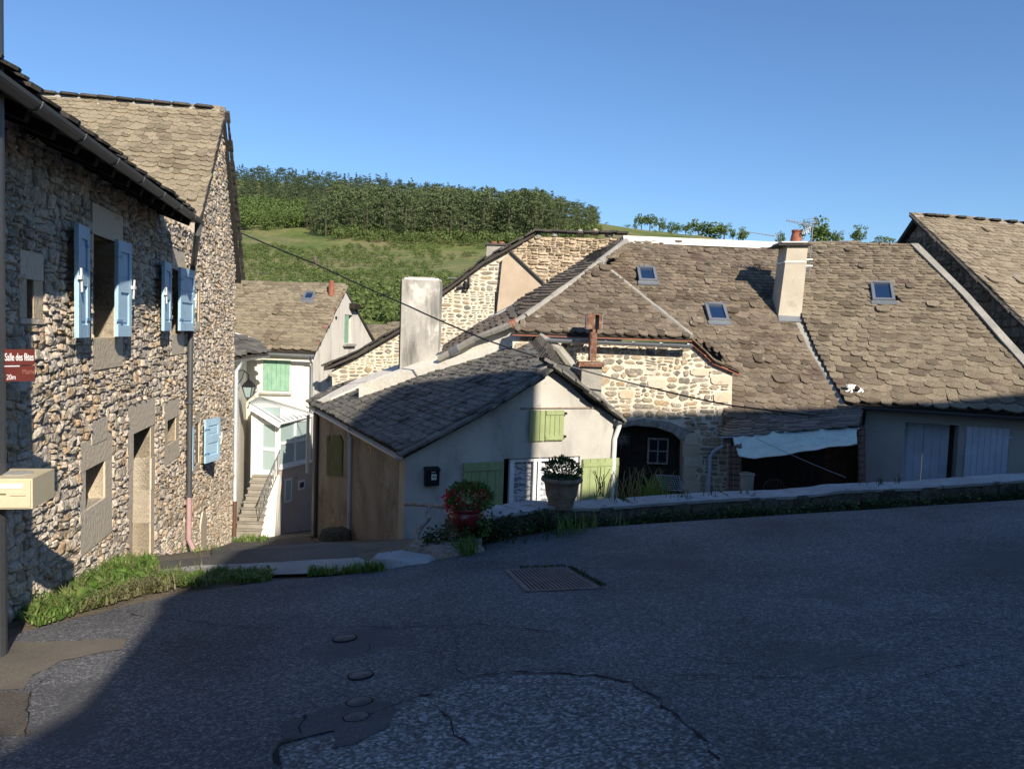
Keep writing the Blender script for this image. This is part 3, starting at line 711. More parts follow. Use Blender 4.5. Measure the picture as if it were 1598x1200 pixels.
# wire stapled under the eave
mb = MB(); mb.tube([FL.to3(*(FL.px(80, 222)), .2), FL.to3(*(FL.px(180, 280)), .16), FL.to3(*(FL.px(250, 320)), .16), FL.to3(*(FL.px(300, 352)), .16)], .012, 6); mb.build('wire', M_whitepipe, h1)
mb = MB()
for k in range(3): mb.tube(cables([FL.to3(*FL.px(15, 190 + k * 6), .08), FL.to3(*FL.px(30 + k * 6, 200 + k * 4), .1), FL.to3(*FL.px(60, 215), .08)], .08, 6), .01, 5)
mb.build('wire_loop', M_black, h1)

# ---- gabled house beyond
h2 = thing('gabled_stone_house', 'taller stone house whose gable faces the lane, under a steep stone slate roof', 'house', FL.to3(17.5, gz(-7, 17)))
lf = FL.px(308, 342); ap = FL.px(345, 178); rt = FL.px(371, 432); uL2 = FL.px(365, 480)[0]
poly2 = [(uSplit + .002, -8), (uL2, -8), (uL2, rt[1] + .12), (ap[0], ap[1] - .16), (uSplit + .002, lf[1] - .10)]
f0, f1 = FL.px(297, 732), FL.px(306, 660); rF = (f0[0] + .1, f0[1], f1[0] + .25, f1[1])
k0, k1 = FL.px(303, 502), FL.px(309, 452); rK = (k0[0] + .02, k0[1], k1[0], k1[1])
m0, m1 = FL.px(311, 850), FL.px(321, 790); rM = (m0[0], m0[1], m1[0], m1[1])
wall(FL, poly2, [rF, rK], .4, M_L1mort, h2)
cov2 = [dressed(FL, h2, rF, .24, .12, .18, .05, jn=2), dressed(FL, h2, rK, .2, .15, .02, .15, jn=1)]
# small arched blocked opening of sandstone near the foot
mb = MB(); mb.prism([FL.to3(rM[0], rM[1] - .5, .03), FL.to3(rM[2], rM[1] - .5, .03), FL.to3(rM[2], rM[3] - .25, .03), FL.to3((rM[0] + rM[2]) / 2 + .12, rM[3] - .05, .03), FL.to3((rM[0] + rM[2]) / 2 - .1, rM[3], .03), FL.to3(rM[0], rM[3] - .25, .03)], -nL * .08)
mb.build('arched_niche', M_sand, h2); cov2.append((rM[0] - .02, rM[1] - .55, rM[2] + .02, rM[3]))
for r in (rF, rK): casement(FL, h2, r, .3, M_darkwood, 1, 2)
blue_leaf(h2, rF[2] + .05, FL.px(318, 700)[0] + .05, rF[1] - .03, rF[3] + .03, 18, False)
mb = MB(); FL.box(mb, rF[0] - .32, rF[0] - .26, rF[1], rF[3], .05, .09); mb.build('shutter', M_blue, h2)
mb = MB(); FL.box(mb, rF[0] - .25, rF[0] - .02, rF[1] + .02, rF[3] - .02, .03, .05); mb.build('brick_infill', flat('pink_brick', (.33, .20, .16), bump=.4), h2)
rubble(FL, poly2, cov2, .036, 1.9, .008, .032, M_L1stone, h2, 12, 300, band=.36, rough=.011, warp=.06, chip=.18)
# body sides
mb = MB(); sd = Fr(FL.to3(uL2, 0), -nL, dL); mb.prism([FL.to3(uL2 - .002, -8, -.4), FL.to3(uL2 - .002, -8, -9), FL.to3(uL2 - .002, rt[1] + .2, -9), FL.to3(uL2 - .002, rt[1] + .2, -.4)], -dL * .35); mb.build('side_wall', M_L1mort, h2)
# roof
def lane_pt(u, z, d): return FL.to3(u, z, d)
lo = (uSplit + .02, lf[1]); apx = (ap[0], ap[1])
vfront = Vector(FL.to3(apx[0], apx[1]) - FL.to3(*lo)); Lf = vfront.length; vfront.normalize()
A0 = FL.to3(lo[0], lo[1], .09); B0 = FL.to3(apx[0], apx[1], .09)
lo2 = A0 - vfront * .08
nR2 = vfront.cross(nL).normalized(); nR2 = nR2 if nR2.z > 0 else -nR2
rf2 = slab(h2, 'roof', [lo2, B0, B0 - nL * 9, lo2 - nL * 9], -nR2 * .10, M_deck)
hi_r = FL.to3(FL.px(371, 434)[0], rt[1] - .05, .09)
vb = (hi_r - B0)
slab(h2, 'back_roof', [B0, hi_r, hi_r - nL * 9, B0 - nL * 9], Vector((0, 0, -.12)), M_verge)
lay_slates(rf2, A0 - vfront * .08, -nL, vfront, [(0, 0), (9, 0), (9, Lf + .05), (0, Lf + .05)], .27, .19, .75, .035, M_slateL, 300, seed=6)
# verge slates along the far rake
for k in range(26):
    t = (k + .5) / 26; c = B0.lerp(hi_r, t); mb = MB(); d_ = vb.normalized(); mb.box(c + Vector((0, 0, .02)) + nL * .05, d_ * .13, nL * U(.02, .07), Vector((0, 0, .02))); mb.build('verge_slate', M_verge, rf2)
# ridge slabs: dark stones bedded in mortar along the top
rp = (B0, dL)
mb = MB(); mb.tube([B0 + nL * 0 + Vector((0, 0, .0)), B0 - nL * 9], .10, 8); mb.build('ridge_mortar', M_cement, rf2)
for x in (73, 108, 139, 166, 194, 223, 252, 282, 317):
    c = hit(x, 158, B0, dL); c = B0 - nL * ((c - B0).dot(-nL)); c.z = B0.z + .09
    mb = MB(); mb.prism([c + nL * a + dL * b_ for a, b_ in ((.20, -.16), (.24, .05), (.1, .2), (-.15, .18), (-.2, -.02), (-.1, -.2))], Vector((0, 0, .045)) + nL * U(-.01, .01)); mb.build('ridge_slab', M_verge, rf2)
for x in (154, 277):
    c = hit(x, 172, A0, vfront.cross(nL).normalized()); mb = MB(); mb.tube([c, c + Vector((0, 0, .12)), c + Vector((0, 0, .12)) - dL * .04], .012, 6); mb.build('snow_hook', M_whitepipe, rf2)
# ================================================================ small rendered house in the middle
r_ = ray(253, 508); dS = Vector((r_.x, r_.y, 0)).normalized(); dF = Vector((dS.y, -dS.x, 0))
cS = P(633, 705, 13.0)
FS = Fr((cS.x, cS.y, 0), dF, -dS)           # gable wall facing the road
FT = Fr((cS.x, cS.y, 0), dS, -dF)           # side wall facing the lane
h3 = thing('small_rendered_house', 'small rendered house with light green shutters below the low wall', 'house', (cS.x + 1.5, cS.y + 2, -1.9))
fp = [FS.px(*p) for p in ((860, 574), (840, 587), (800, 612), (750, 642), (700, 670), (660, 692))]
fr_ = [FS.px(*p) for p in ((885, 596), (918, 628), (958, 650))]
W3 = fr_[-1][0]
a_, b_ = FS.px(787, 716), FS.px(905, 716); rWin = (a_[0], -2.2, b_[0], a_[1])
c_, d_ = FS.px(824, 688), FS.px(879, 640); rUp = (c_[0], c_[1], d_[0], d_[1])
polyS = [(0, -3.5), (W3, -3.5)] + [(W3, fr_[2][1])] + [fr_[1], fr_[0]] + fp + [(0, FS.px(633, 706)[1])]
wall(FS, polyS, [rWin], .35, M_plS, h3)
LS = 0
q = hit(490, 700, FT.O, FT.N); LS = (q - FT.O).dot(dS)
zl = FS.px(633, 708)[1]
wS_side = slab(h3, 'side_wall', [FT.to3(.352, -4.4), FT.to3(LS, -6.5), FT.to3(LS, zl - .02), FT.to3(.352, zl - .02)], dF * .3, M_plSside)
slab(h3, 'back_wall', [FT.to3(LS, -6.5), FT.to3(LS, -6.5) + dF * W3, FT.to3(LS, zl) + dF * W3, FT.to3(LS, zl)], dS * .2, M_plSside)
slab(h3, 'right_wall', [FS.to3(W3, -3, -.36), FS.to3(W3, -3, -LS), FS.to3(W3, fr_[2][1] - .1, -LS), FS.to3(W3, fr_[2][1] - .1, -.36)], -dF * .3, M_plS)
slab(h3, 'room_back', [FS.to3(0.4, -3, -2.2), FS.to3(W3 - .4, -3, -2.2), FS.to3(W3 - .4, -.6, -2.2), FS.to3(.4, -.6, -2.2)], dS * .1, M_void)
# corner band between the plaster of the two walls and the string line above the upper shutter
mb = MB(); s0, s1 = FS.px(812, 637), FS.px(948, 640); FS.box(mb, s0[0], s1[0], s0[1] - .01, s0[1] + .012, .0, .03); mb.build('string_course', M_darkstone, h3)
# roof, lane-side slope
zo = .06
pA = FS.to3(*FS.px(626, 708), .10); pB = FS.to3(*FS.px(860, 573), .10)
vS = (pB - pA); nSr = dS.cross(vS).normalized()
if nSr.z < 0: nSr = -nSr
vS = nSr.cross(dS).normalized();  vS = vS if vS.z > 0 else -vS
def SP(x, y): return hit(x, y, pA, nSr)
def SUV(x, y): d = SP(x, y) - pA; return (d.dot(dS), d.dot(vS))
outl = [(626, 708), (700, 668), (750, 641), (800, 611), (860, 573), (826, 526), (740, 548), (690, 560), (628, 574), (560, 594), (520, 605), (480, 628)]
polyR = [SUV(*p) for p in outl]
rf3 = slab(h3, 'roof', [SP(*p) for p in outl], -nSr * .10, M_deck)
lay_slates(rf3, pA.copy(), dS, vS, polyR, .21, .15, .95, .034, M_slateS, 300, seed=8)
# verge slates along the near rake, and the white mortar flashing
rk = [SP(*p) for p in ((626, 710), (700, 672), (750, 645), (800, 615), (840, 590), (860, 577))]
for i in range(len(rk) - 1):
    n = max(1, int((rk[i + 1] - rk[i]).length / .17))
    for k in range(n):
        c = rk[i].lerp(rk[i + 1], (k + .5) / n); d_ = (rk[i + 1] - rk[i]).normalized(); mb = MB()
        mb.box(c + nSr * U(.0, .03), d_ * .13, -dS * U(.08, .14), nSr * .022); mb.build('verge_slate', M_slateS, rf3)
slab(rf3, 'mortar_flashing', [SP(*p) + nSr * .02 for p in ((497, 631), (560, 597), (628, 574), (640, 566), (690, 546), (740, 533), (790, 515), (846, 520), (826, 530), (780, 541), (735, 556), (690, 566), (628, 585), (575, 603), (520, 628), (505, 633))], nSr * .10, M_white)
slab(rf3, 'lead_sheet', [SP(*p) + nSr * .125 for p in ((690, 568), (720, 552), (728, 556), (704, 572))], nSr * .012, M_zinc)
# right slope: narrow strip and its verge, ridge row of standing slates
pC = FS.to3(*FS.px(962, 650), .10); vR = (pC - pB); 
bk = 3.2
rtop = SP(827, 524)
rR = slab(h3, 'right_roof', [pB, pC, P(958, 640, 16.35)], Vector((0, 0, -.09)), M_deck)
slab(h3, 'right_roof_top', [pB, P(958, 640, 16.35), P(905, 585, 16.35), rtop], Vector((0, 0, -.09)), M_slateS)
vRn = vR.normalized(); LR = vR.length
lay_slates(rR, pC.copy(), dS, -vRn, [(0, 0), (1.3, 0), (.25, LR), (0, LR)], .26, .18, 1, .045, M_slateS, 60, seed=9)
for k in range(16):
    c = pB.lerp(pC, (k + .4) / 16); mb = MB(); mb.box(c + Vector((0, 0, U(-.02, .04))) - dS * .03, vRn * .15, dS * U(.12, .2), Vector((0, 0, .025))); mb.build('verge_slate', M_slateS, rR)
ridge_end = hit(826, 524, pB, dF)
for k in range(17):
    t = (k + .3) / 17; c = pB.lerp(rtop, t) + Vector((0, 0, .05)); mb = MB()
    mb.box(c - vRn * 0.0, (vS * .8 + Vector((0, 0, .6))).normalized() * U(.15, .21), dS * .03 + nSr * .05, (vS.cross(dS)).normalized() * .03); mb.build('ridge_slate', M_verge, rf3)
mb = MB(); mb.tube([P(842, 522, 16.3), P(872, 545, 16.3), P(905, 588, 16.25), P(935, 622, 16.2), P(958, 645, 16.1)], [.05, .10, .12, .11, .08], 8); mb.build('cement_fillet', M_cement, h3)
# gutter and pipes of the lane side
mb = MB(); g0 = FT.to3(-.12, zl - .03, .14); g1 = FT.to3(LS + .25, zl - .03, .14); mb.gutter(g0, g1, .07); mb.build('gutter', M_zinc, h3)
def u_at(px, y): return FT.px(px, y)[0]
for (px, y0, y1, m, nm, r) in ((549, 688, 835, M_pvc, 'downpipe', .04), (496, 668, 850, M_dzinc, 'downpipe', .05)):
    u = u_at(px, 760); z0 = FT.px(px, y0)[1]; z1 = FT.px(px - 3, y1)[1]
    mb = MB(); mb.tube([FT.to3(u, zl - .05, .12), FT.to3(u, zl - .25, .05), FT.to3(u, z1, .05)], r, 8); mb.build(nm, m, h3)
mb = MB(); u = u_at(490, 700); mb.tube([FT.to3(u + .3, zl - .3, .12), FT.to3(u + .3, zl - 1.9, .12)], .045, 8); mb.build('short_white_pipe', M_whitepipe, h3)
# green arched shutter of the lane side
sg = [FT.px(*p) for p in ((517, 742), (536, 742), (537, 688), (533, 679), (522, 679), (517, 690))]
mb = MB(); mb.prism([FT.to3(u, v, .05) for u, v in sg], dF * .045); sh = mb.build('shutter', M_olive, h3)
mb = MB(); mb.prism([FT.to3(u, v, .01) for u, v in [FT.px(*p) for p in ((510, 745), (540, 745), (540, 676), (510, 674))]], dF * .02); mb.build('shutter_surround', M_plSside, h3)
mb = MB(); m_ = [FT.px(*p) for p in ((512, 680), (516, 680), (516, 742), (512, 742))]; mb.prism([FT.to3(u, v, .04) for u, v in m_], dF * .03); mb.build('shutter', M_olive, h3)
# upper green shutter pair and the big ones of boards
def board_leaf(fr, parent, u0, u1, v0, v1, d, material, nb, label=None, bars=(.14, .84), thick=.03, barface=True, name='shutter'):
    mb = MB(); fr.box(mb, u0, u1, v0, v1, d, d + thick * .5); sh = mb.build(name, material, parent, label=label)
    w = (u1 - u0) / nb
    for k in range(nb): m2 = MB(); fr.box(m2, u0 + w * k + .004, u0 + w * (k + 1) - .004, v0, v1, d + thick * .5, d + thick + U(0, .003)); m2.build('board', material, sh)
    if barface:
        for t in bars: m2 = MB(); fr.box(m2, u0 + .01, u1 - .01, lerp(v0, v1, t) - .035, lerp(v0, v1, t) + .035, d + thick, d + thick + .02); m2.build('batten', material, sh)
    return sh
um = (rUp[0] + rUp[2]) / 2 - .04
board_leaf(FS, h3, rUp[0], um - .005, rUp[1], rUp[3], .02, M_green, 3, barface=False); s2 = board_leaf(FS, h3, um + .005, rUp[2], rUp[1], rUp[3], .02, M_green, 4, bars=(.1, .92))
for z in (.13, .9):
    m2 = MB(); zz_ = lerp(rUp[1], rUp[3], z); FS.box(m2, rUp[2] - .02, rUp[2] + .05, zz_ - .02, zz_ + .02, .0, .07); m2.build('hinge', M_black, s2)
l0 = FS.px(722, 722); l1 = FS.px(785, 720); sl_ = board_leaf(FS, h3, l0[0], l1[0] - .01, -1.75, l0[1], .03, M_green, 5, bars=(.90, .2), label='left open green shutter in the shade')
r0_ = FS.px(907, 716); r1_ = FS.px(964, 714); board_leaf(FS, h3, r0_[0] + .01, r1_[0], -1.75, r0_[1], .03, M_green, 5, bars=(.90, .2))
# french window with lace curtains
wx = [FS.px(x, 750)[0] for x in (797, 812, 832, 842, 872, 903)]
mb = MB(); v0, v1 = -1.9, rWin[3] - .02
FS.box(mb, wx[0], wx[0] + .09, v0, v1, -.12, -.05); FS.box(mb, wx[2] + .02, wx[2] + .09, v0, v1, -.12, -.05); FS.box(mb, wx[3] - .02, wx[3] + .04, v0, v1, -.13, -.04); FS.box(mb, wx[5] - .09, wx[5], v0, v1, -.12, -.05)
FS.box(mb, wx[0] + .09, wx[5] - .09, v1 - .06, v1, -.12, -.06); wf = mb.build('window_frame', M_whitewin, h3)
def lace():
    m = bpy.data.materials.new('lace_curtain'); m.use_nodes = True; nt = m.node_tree; N = nt.nodes; L = nt.links; b = N['Principled BSDF']; b.inputs['Roughness'].default_value = .9
    tc = N.new('ShaderNodeNewGeometry'); mp = N.new('ShaderNodeMapping'); mp.inputs['Scale'].default_value = (3, 3, 5.5); L.new(tc.outputs['Position'], mp.inputs[0])
    w = N.new('ShaderNodeTexWave'); w.bands_direction = 'Z'; w.inputs['Scale'].default_value = .55; w.inputs['Distortion'].default_value = 9; w.inputs['Detail'].default_value = 3; w.inputs['Detail Scale'].default_value = 4
    L.new(mp.outputs[0], w.inputs['Vector']); r = N.new('ShaderNodeValToRGB'); r.color_ramp.elements[0].position = .25; r.color_ramp.elements[0].color = (.22, .23, .26, 1); r.color_ramp.elements[1].position = .6; r.color_ramp.elements[1].color = (.58, .58, .58, 1)
    L.new(w.outputs['Fac'], r.inputs[0]); L.new(r.outputs[0], b.inputs['Base Color']); return m
M_lace = lace()
for a, b2 in ((wx[0] + .09, wx[2] + .02), (wx[3] + .04, wx[5] - .09)):
    mb = MB(); n = 14
    for i in range(n):
        x0, x1 = lerp(a, b2, i / n), lerp(a, b2, (i + 1) / n); d0_, d1_ = -.15 + .012 * math.sin(i * 1.9), -.15 + .012 * math.sin((i + 1) * 1.9)
        mb.poly([FS.to3(x0, v0, d0_), FS.to3(x1, v0, d1_), FS.to3(x1, v1, d1_), FS.to3(x0, v1, d0_)])
    mb.build('curtain', M_lace, wf)
# black letterbox with a house number
q0, q1 = FS.px(661, 757), FS.px(683, 729)
lb = thing('letterbox', 'black wall letterbox with a small white number plate on the pale gable wall', 'letterbox', FS.to3((q0[0] + q1[0]) / 2, q0[1], .06))
mb = MB(); FS.box(mb, q0[0], q1[0], q0[1], q1[1] - .04, .003, .11); mb.build('body', M_black, lb)
mb = MB(); mb.prism([FS.to3(q0[0] - .01, q1[1] - .04, .003), FS.to3(q0[0] - .01, q1[1] - .04, .14), FS.to3(q0[0] - .01, q1[1] - .02, .14), FS.to3(q0[0] - .01, q1[1] + .02, .003)], FS.U * (q1[0] - q0[0] + .02)); mb.build('lid', M_black, lb)
pl0, pl1 = FS.px(670, 747), FS.px(678, 738)
mb = MB(); FS.box(mb, pl0[0], pl1[0], pl0[1], pl1[1], .11, .113); mb.build('number_plate', M_whitewin, lb)
mb = MB(); FS.box(mb, pl0[0] + .0, pl1[0] - .02, pl1[1] + .03, pl1[1] + .045, .11, .113); mb.build('name_strip', M_whitewin, lb)
def text(body, fr, u, v, d, size, material, parent, name='lettering', align='LEFT', bold=0.0, squash=1.0, fit=None):
    c = bpy.data.curves.new(name, 'FONT'); c.body = body; c.size = size; c.align_x = align; c.extrude = .0015; c.offset = bold; c.materials.append(material)
    p = fr.to3(u, v, d); X = fr.U if fr.U.cross(fr.V).dot(fr.N) > 0 else -fr.U
    tmp = bpy.data.objects.new('tmp_text', c); COL.objects.link(tmp); bpy.context.view_layer.update()
    me = bpy.data.meshes.new_from_object(tmp.evaluated_get(bpy.context.evaluated_depsgraph_get())); bpy.data.objects.remove(tmp); me.materials.clear(); me.materials.append(material)
    if fit: squash = fit / max(v_.co.x for v_ in me.vertices)
    X = X * squash
    M = Matrix.Identity(4)
    for i in range(3): M[i][0] = X[i]; M[i][1] = fr.V[i]; M[i][2] = fr.N[i]; M[i][3] = p[i]
    return link(name, me, parent, M)
text('48', FS, (pl0[0] + pl1[0]) / 2, pl0[1] + .025, .1145, .075, M_black, lb, 'number', 'CENTER')
# right corner downpipe with its bend
pr = FS.px(961, 660); mb = MB(); mb.tube([FS.to3(pr[0] + .02, pr[1] + .02, .12), FS.to3(pr[0], pr[1] - .1, .10), FS.to3(pr[0] - .04, pr[1] - .3, .05), FS.to3(pr[0] - .06, -2.5, .05)], .045, 10); mb.build('downpipe', M_whitepipe, h3)
mb = MB(); mb.tube([FS.to3(pr[0] - .06, pr[1] + .03, .12), FS.to3(pr[0] + .1, pr[1] + .02, .12)], .06, 10); mb.build('hopper', M_dzinc, h3)

# ---- big streaked chimney behind it
cb = SP(672, 566); hgt = P(658, 437, cb.y).z; xw = (688 - 629) / FPX * cb.y / 2; cc = P(658, 500, cb.y + .35)
ch = thing('cement_chimney', 'wide streaked grey and white cement chimney stack behind the small house', 'chimney', (cc.x, cc.y, cb.z))
mb = MB(); mb.box(((cc.x), cb.y + .35, (hgt + cb.z - 1.6) / 2), (xw, 0, 0), (0, .35, 0), (0, 0, (hgt - cb.z + 1.6) / 2)); mb.build('stack', M_chim, ch)
mb = MB(); mb.prism([(cc.x - xw + .06, cb.y + .02, hgt), (cc.x + xw - .04, cb.y + .02, hgt), (cc.x + xw - .02, cb.y + .66, hgt), (cc.x - xw + .08, cb.y + .64, hgt)], (0, 0, .05)); mb.build('cap', M_white, ch)
mb = MB(); mb.prism([(cc.x - xw + .14, cb.y + .1, hgt + .05), (cc.x + xw - .14, cb.y + .1, hgt + .05), (cc.x + xw - .2, cb.y + .5, hgt + .05), (cc.x - xw + .2, cb.y + .5, hgt + .05)], (0, 0, .03)); mb.build('capstone', M_cement, ch)
mb = MB(); mb.tube([(cc.x - xw - .015, cb.y - .02, hgt - .02), (cc.x - xw - .015, cb.y - .02, cb.z - .1), (cc.x - xw - .02, cb.y - .05, cb.z - .25)], .018, 6); mb.build('cable', M_black, ch)
# ================================================================ house with the pale stone wall (centre) and its hipped wing roof
XD = Vector((1, 0, 0)); YD = Vector((0, 1, 0)); ZD = Vector((0, 0, 1))
FM = Fr((0, 16.5, 0), XD, -YD)
h4 = thing('cream_stone_house', 'stone house with cream pointing, a dark arched doorway and two skylights in its brown roof', 'house', FM.to3(4, -2))
polyM = [FM.px(*p) for p in ((800, 530), (1078, 535), (1098, 552), (1112, 566), (1143, 583))] + [(FM.px(1143, 700)[0], -2.6), (FM.px(800, 700)[0], -2.6)]
ad = [FM.px(*p) for p in ((962, 800), (1066, 800), (1066, 690), (1050, 676), (1025, 667), (990, 664), (962, 668))]
holeM = (ad[0][0], -2.55, ad[1][0], ad[4][1])
mb = MB(); mb.prism([FM.to3(u, v) for u, v in polyM], YD * .55, [[FM.to3(ad[0][0], -2.5), FM.to3(ad[1][0], -2.5)] + [FM.to3(*a) for a in ad[2:]]]); mb.build('wall', M_cream, h4)
# timber/stone lintel curve over the door, quoins of brown sandstone at its right
arc_o = [FM.px(*p) for p in ((957, 666), (972, 658), (1005, 653), (1045, 658), (1076, 672))]; arc_i = [FM.px(*p) for p in ((1066, 688), (1050, 675), (1025, 666), (990, 663), (962, 669))]
mb = MB(); mb.prism([FM.to3(u, v, .04) for u, v in arc_o + arc_i], YD * .3); mb.build('arched_lintel', M_greywood, h4)
covM = [(arc_i[-1][0] - .05, -3, arc_i[0][0], arc_o[2][1])]
for (ya, yb, xb) in ((694, 712, 1092), (712, 728, 1096), (728, 748, 1086), (748, 772, 1092), (676, 694, 1090)):
    a = FM.px(1067, yb); b = FM.px(xb, ya); mb = MB(); FM.box(mb, a[0], b[0], a[1] + .01, b[1] - .01, -.4, .03); mb.build('quoin', M_sand, h4); covM.append((a[0], a[1], b[0], b[1]))
for (xa, xb, ya, yb) in ((1112, 1142, 612, 628), (1118, 1143, 636, 652), (1108, 1143, 586, 600), (1010, 1040, 592, 606), (965, 990, 608, 622), (1076, 1106, 575, 586)):
    a = FM.px(xa, yb); b = FM.px(xb, ya); covM.append((a[0], a[1], b[0], b[1]))
    mb = MB(); cx, cy = (a[0] + b[0]) / 2, (a[1] + b[1]) / 2; w_, hh = (b[0] - a[0]) / 2 - .01, (b[1] - a[1]) / 2 - .01
    mb.prism([FM.to3(cx + w_ * x, cy + hh * y, .03) for x, y in ((-.95, -.6), (-.7, -1), (.75, -.95), (1, -.5), (.95, .7), (.6, 1), (-.6, .9), (-1, .5))], YD * .08); mb.build('large_stone', M_sand, h4)
rubble(FM, polyM, covM, .045, 2.0, .026, .018, M_creamstone, h4, 21, 300, band=.36, rough=.006, warp=.07, chip=.26)
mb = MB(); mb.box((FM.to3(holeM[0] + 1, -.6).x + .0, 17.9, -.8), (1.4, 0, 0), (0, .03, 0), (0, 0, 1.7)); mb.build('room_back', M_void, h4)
# dark door boards, its four pane window and frame
mb = MB(); x0, x1 = ad[0][0] - .02, ad[1][0] + .02; FM.box(mb, x0, x1, -2.5, ad[4][1] + .02, -.40, -.34); door = mb.build('door', M_darkwood, h4)
nb = 9
for k in range(nb):
    a, b = lerp(x0, x1, k / nb), lerp(x0, x1, (k + 1) / nb)
    if FM.px(1008, 700)[0] < (a + b) / 2 < FM.px(1048, 700)[0]: tp = FM.px(1020, 732)[1]
    else: tp = ad[4][1]
    mb = MB(); FM.box(mb, a + .008, b - .008, -2.5, tp, -.34, -.325 + U(0, .005)); mb.build('plank', M_darkwood, door)
w0_, w1_ = FM.px(1013, 727), FM.px(1048, 687); casement(FM, h4, (w0_[0], w0_[1], w1_[0], w1_[1]), .30, M_greywood, 2, 2, .035)
# roof of the wing: hip face, left slope, right verge
gl, gr = P(800, 514, 16.45), P(1078, 534, 16.35); zg = (gl.z + gr.z) / 2
hA = P(935, 412, 18.6)
hl_, hr_ = Vector((P(800, 514, 16.3).x, 16.3, zg)), Vector((P(1080, 534, 16.3).x, 16.3, zg))
nH = (hr_ - hl_).cross(hA - hl_).normalized(); 
if nH.z < 0: nH = -nH
vH = nH.cross(XD).normalized(); vH = vH if vH.z > 0 else -vH
rfw = slab(h4, 'wing_roof', [hl_, hr_, hA], -nH * .08, M_deck)
def UVof(p, O, Ud, Vd): d = p - O; return (d.dot(Ud), d.dot(Vd))
lay_slates(rfw, hl_.copy(), XD, vH, [UVof(p, hl_, XD, vH) for p in (hl_, hr_, hA)], .25, .17, .8, .035, M_slateR1, 300, seed=21)
mb = MB(); mb.gutter(Vector((P(852, 524, 16.2).x, 16.2, zg - .10)), Vector((P(1080, 534, 16.2).x, 16.2, zg - .12)), .085); mb.build('gutter', M_zinc, h4)
for k in range(6):
    x = lerp(P(860, 524, 16.2).x, P(1076, 534, 16.2).x, k / 5); mb = MB(); c = Vector((x, 16.2, zg - .10)); mb.gutter(c - XD * .02, c + XD * .02, .095); mb.build('gutter_bracket', M_zinc, h4)
mb = MB(); mb.bar((hl_.x, 16.33, zg - .05), (hr_.x, 16.33, zg - .05), .06, .022); mb.build('brick_edge', M_brick, h4)
# right sloping verge with thin slates over a red bed
vg = [FM.to3(*FM.px(*p), .10) for p in ((1078, 535), (1098, 552), (1112, 566), (1152, 583))]
for a, b in zip(vg, vg[1:]):
    mb = MB(); mb.bar(a + YD * .06, b + (b - a) * .02 + YD * .06, .12, .06); mb.build('red_bed', M_brick, h4)
    n = max(2, int((b - a).length / .16))
    for k in range(n): c = a.lerp(b, (k + .5) / n); mb = MB(); mb.box(c + ZD * (.06 + U(0, .02)) + YD * .05, (b - a).normalized() * .12, YD * U(.10, .14), ZD * .018); mb.build('verge_slate', M_slateR1, h4)

# ---- long roof R1 (house with two skylights)
q1, q2, q3 = P(975, 378, 21.8), P(1212, 388, 21.8), P(1225, 652, 16.4)
n1_ = (q2 - q1).cross(q3 - q1).normalized(); n1_ = n1_ if n1_.z > 0 else -n1_
u1_ = (q2 - q1).normalized(); v1_ = n1_.cross(u1_).normalized(); v1_ = v1_ if v1_.z > 0 else -v1_
def R1P(x, y): return hit(x, y, q1, n1_)
outl1 = [(975, 379), (1214, 389), (1232, 480), (1255, 540), (1312, 640), (1300, 648), (1130, 664), (1128, 560), (1080, 532), (935, 410)]
O1 = R1P(1128, 655)
rf4 = slab(h4, 'roof', [R1P(*p) for p in outl1], -n1_ * .12, M_deck)
def sky_poly(f, pts, O, Ud, Vd): return [UVof(f(*p), O, Ud, Vd) for p in pts]
skl = [[(995, 424), (1023, 424), (1023, 444), (994, 444)], [(1099, 480), (1130, 482), (1136, 507), (1104, 506)]]
lay_slates(rf4, O1, u1_, v1_, [UVof(R1P(*p), O1, u1_, v1_) for p in outl1], .265, .175, .72, .033, M_slateR1, 300, seed=23, gap_polys=[sky_poly(R1P, s, O1, u1_, v1_) for s in skl])
def skylight(parent, fP, n, px, O, Ud, Vd, proudv=.16):
    uv = [UVof(fP(*p), O, Ud, Vd) for p in px]; u0 = min(p[0] for p in uv); u1 = max(p[0] for p in uv); v0 = min(p[1] for p in uv); v1 = max(p[1] for p in uv)
    # keep the window rectangular on its slope
    u0, u1 = (uv[0][0] + uv[3][0]) / 2, (uv[1][0] + uv[2][0]) / 2
    def T(u, v, d): return O + Ud * u + Vd * v + n * d
    mb = MB(); fw = .07
    def bx(m, a, b, c, d, e, f): m.box(T((a + b) / 2, (c + d) / 2, (e + f) / 2), Ud * (b - a) / 2, Vd * (d - c) / 2, n * (f - e) / 2)
    bx(mb, u0, u0 + fw, v0, v1, -.05, proudv); bx(mb, u1 - fw, u1, v0, v1, -.05, proudv); bx(mb, u0 + fw, u1 - fw, v0, v0 + fw, -.05, proudv - .002); bx(mb, u0 + fw, u1 - fw, v1 - fw, v1, -.05, proudv + .02)
    bx(mb, u0 - .03, u1 + .03, v0 - .14, v0, .05, .115)
    s = mb.build('skylight', M_zinc, parent)
    m2 = MB(); bx(m2, u0 + fw * .8, u1 - fw * .8, v0 + fw * .8, v1 - fw * .8, .10, .125); m2.build('pane', M_glassB, s); return s
for s in skl: skylight(h4, R1P, n1_, s, O1, u1_, v1_)
